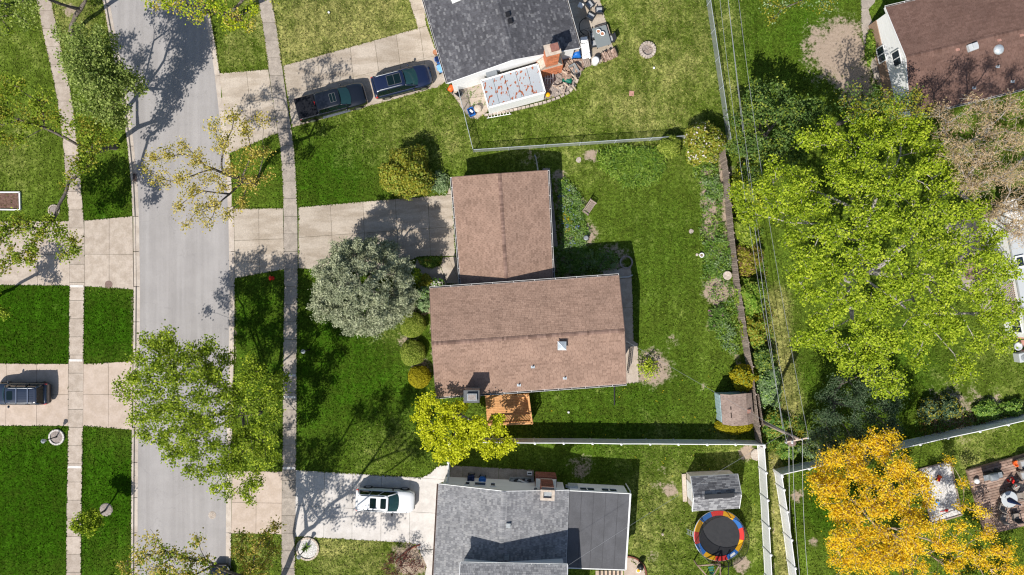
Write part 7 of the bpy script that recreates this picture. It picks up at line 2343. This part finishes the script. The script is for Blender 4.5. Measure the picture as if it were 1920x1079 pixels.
def shrub(label, x, y, r_px, h, mt, n, size, name='shrub', aspect=0.6, group='garden shrubs', squash=1.0, core=True, wob=0.14, mixes=None, rz=0.0, up=0.4, fuzz=0.05, zlo=-0.15):
    """A dense rounded bush: stems, an inner mass and a coat of leaves on an uneven dome."""
    p = P(x, y)
    hc = h * 0.5
    q = P(x, y, hc)
    rr = m_of(r_px, hc)
    root = thing(name, label, 'shrub', (q.x, q.y, 0), group=group)
    st_ = MB()
    for k in range(5):
        a = 1.257 * k
        st_.tube([(q.x, q.y, 0), (q.x + rr * .4 * math.cos(a), q.y + rr * .4 * squash * math.sin(a), h * .6)], [0.03, 0.015], 5)
    st_.build('stem', M['bark'], root)
    ph = rng.uniform(0, 6.28, (6,))

    def rad(d_):
        return 1 + wob * (np.sin(3 * np.arctan2(d_[:, 1], d_[:, 0]) + ph[0]) * 0.5 + np.sin(5 * np.arctan2(d_[:, 1], d_[:, 0]) + 4 * d_[:, 2] + ph[1]) * 0.5 + np.sin(7 * d_[:, 2] + 6 * d_[:, 0] + ph[2]) * 0.4 + np.sin(9 * d_[:, 1] + 5 * d_[:, 0] + ph[3]) * 0.4)
    d_ = rng.normal(0, 1, (n, 3))
    d_ /= np.linalg.norm(d_, axis=1)[:, None]
    d_ = d_[d_[:, 2] > zlo]
    sc = np.array([rr, rr * squash, h * 0.62])
    cz = np.array([q.x, q.y, h * 0.38])
    rot = np.array([[math.cos(rz), -math.sin(rz), 0], [math.sin(rz), math.cos(rz), 0], [0, 0, 1]])
    k_ = rad(d_)[:, None] * (1 - np.abs(rng.normal(0, fuzz * 2, (len(d_), 1))))
    pts = (d_ * sc * k_) @ rot.T + cz
    nrm = d_ / sc
    nrm /= np.linalg.norm(nrm, axis=1)[:, None]
    nrm = nrm @ rot.T
    pick = rng.uniform(0, 1, len(pts))
    lo_ = 0
    for m_, share in (mixes or [(mt, 1.0)]):
        sel = (pick >= lo_) & (pick < lo_ + share)
        lo_ += share
        if sel.sum():
            v, qd, rn = leaves(pts[sel], 1, size * 0.3, size, aspect, 0.0, nrm[sel] * (1.0) + np.array([0, 0, up]), 0.0)
            o = np_mesh('leaves', v, qd, rn, m_, root)
            o['kind'] = 'stuff'
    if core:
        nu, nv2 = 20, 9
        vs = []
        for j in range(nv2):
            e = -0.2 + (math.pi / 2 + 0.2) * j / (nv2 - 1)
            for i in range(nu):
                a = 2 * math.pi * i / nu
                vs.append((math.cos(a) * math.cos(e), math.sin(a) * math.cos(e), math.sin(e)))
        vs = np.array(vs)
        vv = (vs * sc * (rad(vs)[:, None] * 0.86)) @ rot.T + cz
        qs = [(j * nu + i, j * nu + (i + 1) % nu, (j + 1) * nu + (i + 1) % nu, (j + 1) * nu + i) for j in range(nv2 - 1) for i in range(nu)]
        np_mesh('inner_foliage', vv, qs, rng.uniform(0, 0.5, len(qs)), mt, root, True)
    return root


# clipped globes and other single shrubs
shrub('clipped round green bush, uppermost of three by the west wall', 773.5, 609.5, 24, 1.25, M['lf_shrub'], 5200, 0.055, 'clipped_bush', wob=0.06, fuzz=0.035, group='clipped bushes')
shrub('clipped round green bush, middle of three by the west wall', 773.5, 662, 24, 1.25, M['lf_shrub'], 5200, 0.055, 'clipped_bush', wob=0.06, fuzz=0.035, group='clipped bushes')
shrub('clipped round golden bush, lowest of three by the west wall', 786, 707, 21.5, 1.15, M['lf_gold'], 4600, 0.055, 'clipped_bush', wob=0.04, fuzz=0.03, group='clipped bushes')
shrub('round yellow olive tree bush beside the top of the broad driveway', 763, 324, 49, 3.4, M['lf_olive'], 9000, 0.095, 'round_bush', wob=0.17, fuzz=0.10, mixes=[(M['lf_olive'], 0.62), (M['lf_shrub'], 0.38)])
shrub('grey green leafy shrub by the garage corner', 826, 344, 20, 0.9, M['lf_sage'], 1500, 0.10, squash=1.1, wob=0.25, aspect=0.35, core=False, fuzz=0.2)
shrub('dense green round bush on the chain link fence', 1257, 274, 21, 1.7, M['lf_shrub'], 3000, 0.085, wob=0.10, fuzz=0.05)
shrub('big blossoming bush with pale pink flowers in the fence corner', 1321, 268, 39, 3.0, M['lf_olive'], 6000, 0.10, wob=0.14, fuzz=0.08, mixes=[(M['lf_olive'], 0.5), (M['lf_shrub'], 0.42), (M['lf_flower'], 0.08)])
shrub('golden green bush at the top of the curved roof shed', 1396, 708, 25, 1.9, M['lf_gold'], 3600, 0.10, wob=0.12, fuzz=0.08, mixes=[(M['lf_gold'], 0.75), (M['lf_shrub'], 0.25)])
shrub('flat topped golden hedge below the curved roof shed', 1376, 800, 35, 0.95, M['lf_gold'], 4200, 0.065, 'hedge', squash=0.42, wob=0.05, fuzz=0.03)
shrub('loose green rose bush in the bare bed by the east path', 1217, 690, 22, 1.3, M['lf_maple'], 750, 0.09, core=False, wob=0.3, fuzz=0.3)
for l, x, y, r_, h, a, b_, sq in (('green hedge bush behind the upper wooden fence', 1402, 350, 30, 2.2, 'lf_shrub', 'lf_lime', 1.5), ('green hedge bush behind the fence beside the lily bed', 1400, 430, 26, 2.0, 'lf_shrub', 'lf_maple', 1.5),
                                  ('brownish green hedge bush behind the middle of the wooden fence', 1402, 486, 26, 1.9, 'lf_olive', 'lf_brown', 1.2), ('dense fresh green hedge bush behind the wooden fence', 1408, 556, 27, 1.9, 'lf_lily', 'lf_shrub', 1.4),
                                  ('yellowish bush behind the wooden fence next to the fresh green bush', 1416, 618, 26, 1.7, 'lf_olive', 'lf_lily', 1.2), ('dark green bush behind the lower wooden fence', 1432, 672, 22, 1.6, 'lf_dark', 'lf_shrub', 1.2),
                                  ('grey green tangled bush right of the golden green bush', 1442, 728, 26, 1.4, 'lf_sage', 'lf_plant', 1.5), ('tangled green bush at the foot of the utility pole', 1452, 795, 26, 1.2, 'lf_plant', 'lf_olive', 1.0),
                                  ('leafy green bush below the utility pole wires', 1478, 840, 22, 1.3, 'lf_plant', 'lf_shrub', 1.0), ('dark low bush left of two in the maple shade', 1745, 770, 22, 1.5, 'lf_ever', 'lf_olive', 1.0),
                                  ('dark low bush right of two in the maple shade', 1782, 765, 22, 1.6, 'lf_ever', 'lf_olive', 1.0), ('low green bush along the right white fence', 1852, 770, 26, 0.9, 'lf_plant', 'lf_lily', 0.7),
                                  ('low leafy bush at the right end of the white fence', 1900, 765, 22, 0.9, 'lf_plant', 'lf_lily', 0.7), ('narrow green hedge along the west wall of the red brown roofed house', 1633, 88, 10, 0.8, 'lf_lily', 'lf_shrub', 3.0)):
    shrub(l, x, y, r_, h, M[a], int(900 + r_ * r_ * 3.2), 0.095, squash=sq, wob=0.2, fuzz=0.14, mixes=[(M[a], 0.6), (M[b_], 0.4)])
for l, x, y, r_, h, a, b_ in (('dark green shrub between the spruce and the front door', 762, 507, 17, 1.4, 'lf_shrub', 'lf_dark'), ('bright green shrub below the spruce edge by the door path', 778, 518, 15, 1.2, 'lf_maple', 'lf_plant'),
                              ('olive green shrub beside the front door path', 797, 528, 14, 1.0, 'lf_olive', 'lf_shrub'), ('shrub with white flowers at the front door', 820, 532, 12, 0.9, 'lf_plant', 'lf_flower'),
                              ('pale mint green shrub at the upper west wall', 796, 548, 15, 1.0, 'lf_sage', 'lf_plant'), ('pale mint green shrub lower on the west wall', 795, 570, 15, 1.0, 'lf_sage', 'lf_sage')):
    shrub(l, x, y, r_, h, M[a], 1300, 0.085, wob=0.25, fuzz=0.2, mixes=[(M[a], 0.6), (M[b_], 0.4)])

# the bare red shrub by the bottom house, and the spiky plants
build_tree('red_shrub', 'bare dark red shrub by the corner of the light grey roofed house', P(752, 1062), shift([(735, 1052, 16, 1.2), (760, 1045, 18, 1.4), (780, 1060, 16, 1.2), (745, 1072, 16, 1.2), (725, 1068, 12, 1.0), (770, 1078, 14, 1.2)]), M['lf_red'], M['bark'], 0.05, 0.3, pts_per_m2=14, leaf_n=4, leaf_s=0.055,
           sigma=0.12, group='garden shrubs', cat='shrub', max_pts=420, extra_twigs=2, twig_r=0.007)


def spiky(label, x, y, n, L, mt):
    root = thing('spiky_plant', label, 'plant', P(x, y, 0), group='spiky plants')
    mb = MB()
    p = P(x, y, 0.05)
    for k in range(n):
        a, e = random.uniform(0, 6.28), random.uniform(0.25, 1.3)
        dv = Vector((math.cos(a) * math.cos(e), math.sin(a) * math.cos(e), math.sin(e)))
        sd = Vector((-math.sin(a), math.cos(a), 0)) * 0.03
        l = L * random.uniform(.7, 1.1)
        m1 = p + dv * l * .55
        t1 = p + dv * l + Vector((0, 0, -0.12 * l))
        mb.add([p - sd * .6, p + sd * .6, m1 + sd, m1 - sd], [(0, 1, 2, 3)])
        mb.add([m1 - sd, m1 + sd, t1 + sd * .1, t1 - sd * .1], [(0, 1, 2, 3)])
    o = mb.build('leaves', mt, root, rnd=True)
    o['kind'] = 'stuff'
    return root


spiky('spiky green plant in the white gravel ring', 573, 1026, 46, 0.62, M['lf_plant'])
spiky('pale spiky plant on the lawn beside the curved roof shed', 1341, 772, 40, 0.5, M['lf_lily'])


def bed(name, label, pts_fn, n, mt_shares, size, h, aspect=0.5, up=0.5, long=False, cat='plants'):
    """A flower bed too dense to count: leaf by leaf, in clumps."""
    cl = []
    while len(cl) < n:
        q = pts_fn()
        if q is not None:
            cl.append((*q, 0))
    cl = np.array(cl)
    hh = h * rng.uniform(0.35, 1.0, n)
    root = thing(name, label, cat, (float(cl[:, 0].mean()), float(cl[:, 1].mean()), 0), kind='stuff')
    pick = rng.uniform(0, 1, n)
    lo_ = 0
    for m_, share, k, sg in mt_shares:
        sel = (pick >= lo_) & (pick < lo_ + share)
        lo_ += share
        if not sel.sum():
            continue
        c = cl[sel].copy()
        c[:, 2] = hh[sel] * 0.7
        v, q, rn = leaves(c, k, sg, size, aspect, up, None, 0.5, 0.7, 0.35)
        v[:, 2] = np.maximum(v[:, 2], 0.01)
        o = np_mesh('leaves', v, q, rn, m_, root)
        o['kind'] = 'stuff'
    return root


def in_poly(poly):
    x0, x1 = min(p[0] for p in poly), max(p[0] for p in poly)
    y0, y1 = min(p[1] for p in poly), max(p[1] for p in poly)

    def f():
        x, y = random.uniform(x0, x1), random.uniform(y0, y1)
        return P2(x, y) if inside(x, y, poly) else None
    return f


S = lambda *a: [(M[m_], sh, k, sg) for m_, sh, k, sg in a]
bed('flower_bed', 'leafy bed with blue flowers along the east side of the garage', in_poly([(1046, 335), (1062, 338), (1080, 360), (1096, 395), (1092, 415), (1102, 440), (1095, 458), (1060, 466), (1050, 440)]), 330,
    S(('lf_plant', .55, 22, .13), ('lf_sage', .25, 20, .13), ('lf_lily', .14, 20, .12), ('lf_bluef', .06, 14, .12)), 0.075, 0.5)
bed('flower_bed', 'yellow and blue flower patch in the garage bed', in_poly([(1052, 400), (1075, 398), (1080, 430), (1058, 440)]), 60, S(('lf_yellf', .35, 10, .12), ('lf_plant', .5, 18, .12), ('lf_bluef', .15, 10, .1)), 0.06, 0.5)
bed('flower_bed', 'shaded leafy bed in the corner between garage and house', in_poly([(1040, 462), (1100, 464), (1160, 480), (1165, 500), (1120, 508), (1045, 515)]), 240, S(('lf_plant', .7, 20, .14), ('lf_sage', .3, 18, .12)), 0.08, 0.5)
lily = [(1118, 292), (1140, 280), (1185, 278), (1230, 284), (1246, 300), (1238, 330), (1215, 346), (1175, 350), (1150, 330), (1128, 315)]
bed('lily_bed', 'dense bed of strappy green lily leaves below the chain link fence', in_poly(lily), 620, S(('lf_lily', .75, 12, .16), ('lf_plant', .25, 10, .16)), 0.17, 0.6, aspect=0.2, up=0.5)
strip = [(1300, 310), (1345, 300), (1358, 400), (1366, 480), (1378, 560), (1390, 660), (1380, 680), (1345, 640), (1330, 600), (1345, 570), (1315, 540), (1318, 480), (1312, 440), (1318, 400), (1320, 370), (1305, 340)]
bed('flower_bed', 'loose green plants in the long bed along the wooden fence', in_poly(strip), 270, S(('lf_plant', .5, 13, .16), ('lf_sage', .15, 12, .15), ('lf_lily', .35, 12, .15)), 0.085, 0.4)
for l, poly, n, sh in (('green leafy clump with white stalks in the upper back bed', [(1318, 335), (1345, 330), (1350, 370), (1322, 372)], 70, S(('lf_plant', .6, 18, .13), ('lf_sage', .4, 16, .12))),
                       ('green leafy clump beside the white pot', [(1318, 455), (1360, 440), (1372, 500), (1345, 525), (1318, 500)], 150, S(('lf_plant', .55, 20, .14), ('lf_lily', .25, 18, .14), ('lf_sage', .2, 16, .12))),
                       ('dark mound with pink flowers in the lower back bed', [(1328, 580), (1352, 575), (1365, 600), (1350, 618), (1330, 615)], 90, S(('lf_plant', .62, 26, .12), ('lf_dark', .3, 26, .12), ('lf_pinkf', .08, 10, .08))),
                       ('pale leafy clump at the lower end of the back bed', [(1345, 602), (1370, 610), (1380, 650), (1362, 655), (1345, 630)], 80, S(('lf_sage', .55, 20, .13), ('lf_lily', .45, 20, .13)))):
    bed('flower_clump', l, in_poly(poly), n, sh, 0.085, 0.6)
bed('flower_bed', 'green and orange plants in the half round bed at the garage', in_poly([(783, 485), (829, 483), (822, 496), (812, 501), (799, 500), (788, 494)]), 110, S(('lf_lily', .55, 14, .09), ('lf_plant', .3, 14, .09), ('lf_tan', .15, 12, .08)), 0.06, 0.3)
bed('ground_cover', 'green weeds under the hedges behind the wooden fence', in_poly([(1385, 300), (1410, 300), (1440, 560), (1455, 700), (1470, 820), (1425, 830), (1412, 740), (1395, 560), (1375, 420)]), 420, S(('lf_plant', .5, 11, .18), ('lf_olive', .3, 10, .18), ('lf_brown', .2, 9, .2)), 0.08, 0.35)
bed('ground_cover', 'weeds and yellow flowers round the foot of the utility pole', in_poly([(1425, 790), (1500, 780), (1515, 850), (1470, 860), (1430, 835)]), 170, S(('lf_plant', .6, 13, .17), ('lf_olive', .32, 12, .17), ('lf_yellf', .08, 6, .12)), 0.08, 0.45)
bed('ground_cover', 'shaded shrubs and dry leaves along the right white fence', in_poly([(1715, 790), (1800, 775), (1920, 755), (1920, 785), (1830, 803), (1730, 826)]), 190, S(('lf_plant', .5, 12, .16), ('lf_brown', .3, 10, .18), ('lf_olive', .2, 10, .16)), 0.08, 0.4)
bed('weeds', 'small weeds in the cracks of the patio behind the fence', in_poly([(845, 168), (904, 152), (915, 205), (890, 220)]), 46, S(('lf_plant', 1.0, 7, .07)), 0.05, 0.12)
bed('dandelions', 'scattered yellow dandelions in the back lawns', in_poly([(1000, 760), (1340, 700), (1500, 760), (1420, 1040), (1200, 1040), (1200, 860), (1000, 840)]), 60, S(('lf_yellf', 1.0, 2, .06)), 0.035, 0.12, aspect=0.9, up=2.0)


# grass tufts over the lawns: far too many to count
PAVED += [[P2(x, y) for x, y in poly] for poly in ([(1012, 122), (1088, 112), (1094, 128), (1085, 150), (1076, 167), (1052, 180), (1018, 188)], [(1722, 880), (1781, 865), (1802, 965), (1745, 982)],
          [(1818, 885), (1990, 838), (2020, 960), (1852, 1002)], [(1138, 1040), (1172, 1040), (1215, 1080), (1172, 1120)])]
N_ = 150000
tx, ty = rng.uniform(-45.5, 45.5, N_), rng.uniform(-26.5, 26.5, N_)
sx, sy = tx * F / H + CX, CY - ty * F / H
iy, ix = np.searchsorted(ys, ty) - 1, np.searchsorted(xs, tx) - 1
dv_, lv_, sv_ = dry[iy, ix], lush[iy, ix], soil[iy, ix]
ok = (sv_ < 0.3) & ((sx < np.interp(sy, [a for a, _ in LK], [b for _, b in LK]) - 2) | (sx > np.interp(sy, [a for a, _ in RK], [b for _, b in RK]) + 2))
for poly in PAVED:
    pa = np.array(poly)
    cand = np.where(ok & (tx > pa[:, 0].min() - .1) & (tx < pa[:, 0].max() + .1) & (ty > pa[:, 1].min() - .1) & (ty < pa[:, 1].max() + .1))[0]
    if len(cand) == 0:
        continue
    c_ = np.zeros(len(cand), bool)
    for i in range(len(pa)):
        (ax, ay), (bx_, by_) = pa[i], pa[(i + 1) % len(pa)]
        cr = ((ay > ty[cand]) != (by_ > ty[cand])) & (tx[cand] < (bx_ - ax) * (ty[cand] - ay) / (by_ - ay + 1e-12) + ax)
        c_ ^= cr
    ok[cand[c_]] = False
# blades leaning over the edges of the paving and kerbs
ex, ey = [], []
for poly in PAVED:
    for i in range(len(poly)):
        (ax, ay), (bx_, by_) = poly[i], poly[(i + 1) % len(poly)]
        L_ = math.hypot(bx_ - ax, by_ - ay)
        n_ = int(L_ * 16)
        t_ = rng.uniform(0, 1, n_)
        k_ = rng.normal(0.0, 0.035, n_) + 0.02 * np.sin(t_ * L_ * 2.3 + ax)
        ex.append(ax + (bx_ - ax) * t_ - (by_ - ay) / max(L_, .01) * k_)
        ey.append(ay + (by_ - ay) * t_ + (bx_ - ax) / max(L_, .01) * k_)
for fn, sg in ((lk, -1), (rk, 1)):
    yv = rng.uniform(-60, 1140, 1400)
    xv = np.array([fn(y) for y in yv]) + sg * np.abs(rng.normal(0.2, 0.9, 1400))
    ex.append((xv - CX) * H / F)
    ey.append((CY - yv) * H / F)
ex, ey = np.concatenate(ex), np.concatenate(ey)
keep = np.ones(len(ex), bool)
n_s, n_w = np.zeros(len(ex), int), np.zeros(len(ex), int)
walks_ = set(WALKS)


def in_p(pa):
    c_ = np.zeros(len(ex), bool)
    for i in range(len(pa)):
        (ax, ay), (bx_, by_) = pa[i], pa[(i + 1) % len(pa)]
        c_ ^= ((ay > ey) != (by_ > ey)) & (ex < (bx_ - ax) * (ey - ay) / (by_ - ay + 1e-12) + ax)
    return c_


for n_, poly in enumerate(PAVED):                     # not in the joints between two pavings
    pa = np.array(poly)
    m_ = pa.mean(0)
    rl_ = np.linalg.norm(pa - m_, axis=1)[:, None] + .01
    keep &= ~in_p(m_ + (pa - m_) * (1 - 0.09 / rl_))
    big_ = in_p(m_ + (pa - m_) * (1 + 0.24 / rl_))
    if n_ in walks_:
        n_w += big_
    else:
        n_s += big_
keep &= (n_s + (n_w > 0)) < 2
epx, epy = ex * F / H + CX, CY - ey * F / H
near_k = ((epx > np.interp(epy, [a for a, _ in LK], [b for _, b in LK]) - 5) & (epx < np.interp(epy, [a for a, _ in LK], [b for _, b in LK]) + 14)) | \
    ((epx < np.interp(epy, [a for a, _ in RK], [b for _, b in RK]) + 5) & (epx > np.interp(epy, [a for a, _ in RK], [b for _, b in RK]) - 14))
keep &= ~(near_k & (n_s > 0))
ex, ey = ex[keep], ey[keep]
iy, ix = np.clip(np.searchsorted(ys, ey) - 1, 0, len(ys) - 1), np.clip(np.searchsorted(xs, ex) - 1, 0, len(xs) - 1)
tp = np.concatenate([np.stack([tx, ty, rng.uniform(0.015, 0.05, N_)], -1)[ok], np.stack([ex, ey, rng.uniform(0.03, 0.065, len(ex))], -1)])
dv_ = np.concatenate([dv_[ok], np.clip(dry[iy, ix] + rng.normal(0.15, .25, len(ex)), 0, 1)])
lv_ = np.concatenate([lv_[ok], lush[iy, ix]])
v, q, rn = leaves(tp, 1, 0.01, 0.075, 0.5, 0.9, None, 0.0, 0.3, 0.5)
v[:, 2] = np.maximum(v[:, 2], 0.0)
tm, nt, bs, pos = base_mat('grass_tufts')
bs.inputs['Roughness'].default_value = 1.0
bs.inputs['Specular IOR Level'].default_value = 0.0
rr_ = attr(nt, 'rnd')
d2 = ramp(nt, mathn(nt, 'ADD', attr(nt, 'dry'), mathn(nt, 'MULTIPLY', mathn(nt, 'SUBTRACT', rr_, 0.5), 0.7)), 0.28, 1.15)
hv = mathn(nt, 'FRACT', mathn(nt, 'MULTIPLY', rr_, 37.0))
nt.links.new(lawn_colour(nt, attr(nt, 'lush'), d2, ramp(nt, hv, 0.0, 1.0, 0.58, 1.65)), bs.inputs['Base Color'])
go = np_mesh('grass', v, q, rn, tm)
for nm, arr in (('dry', dv_), ('lush', np.clip(lv_ + rng.normal(0, .25, len(lv_)), 0, 1))):
    at = go.data.attributes.new(nm, 'FLOAT', 'FACE')
    at.data.foreach_set('value', arr.astype(np.float32))
tag(go, 'short uneven grass over all the lawns', 'grass', kind='stuff')
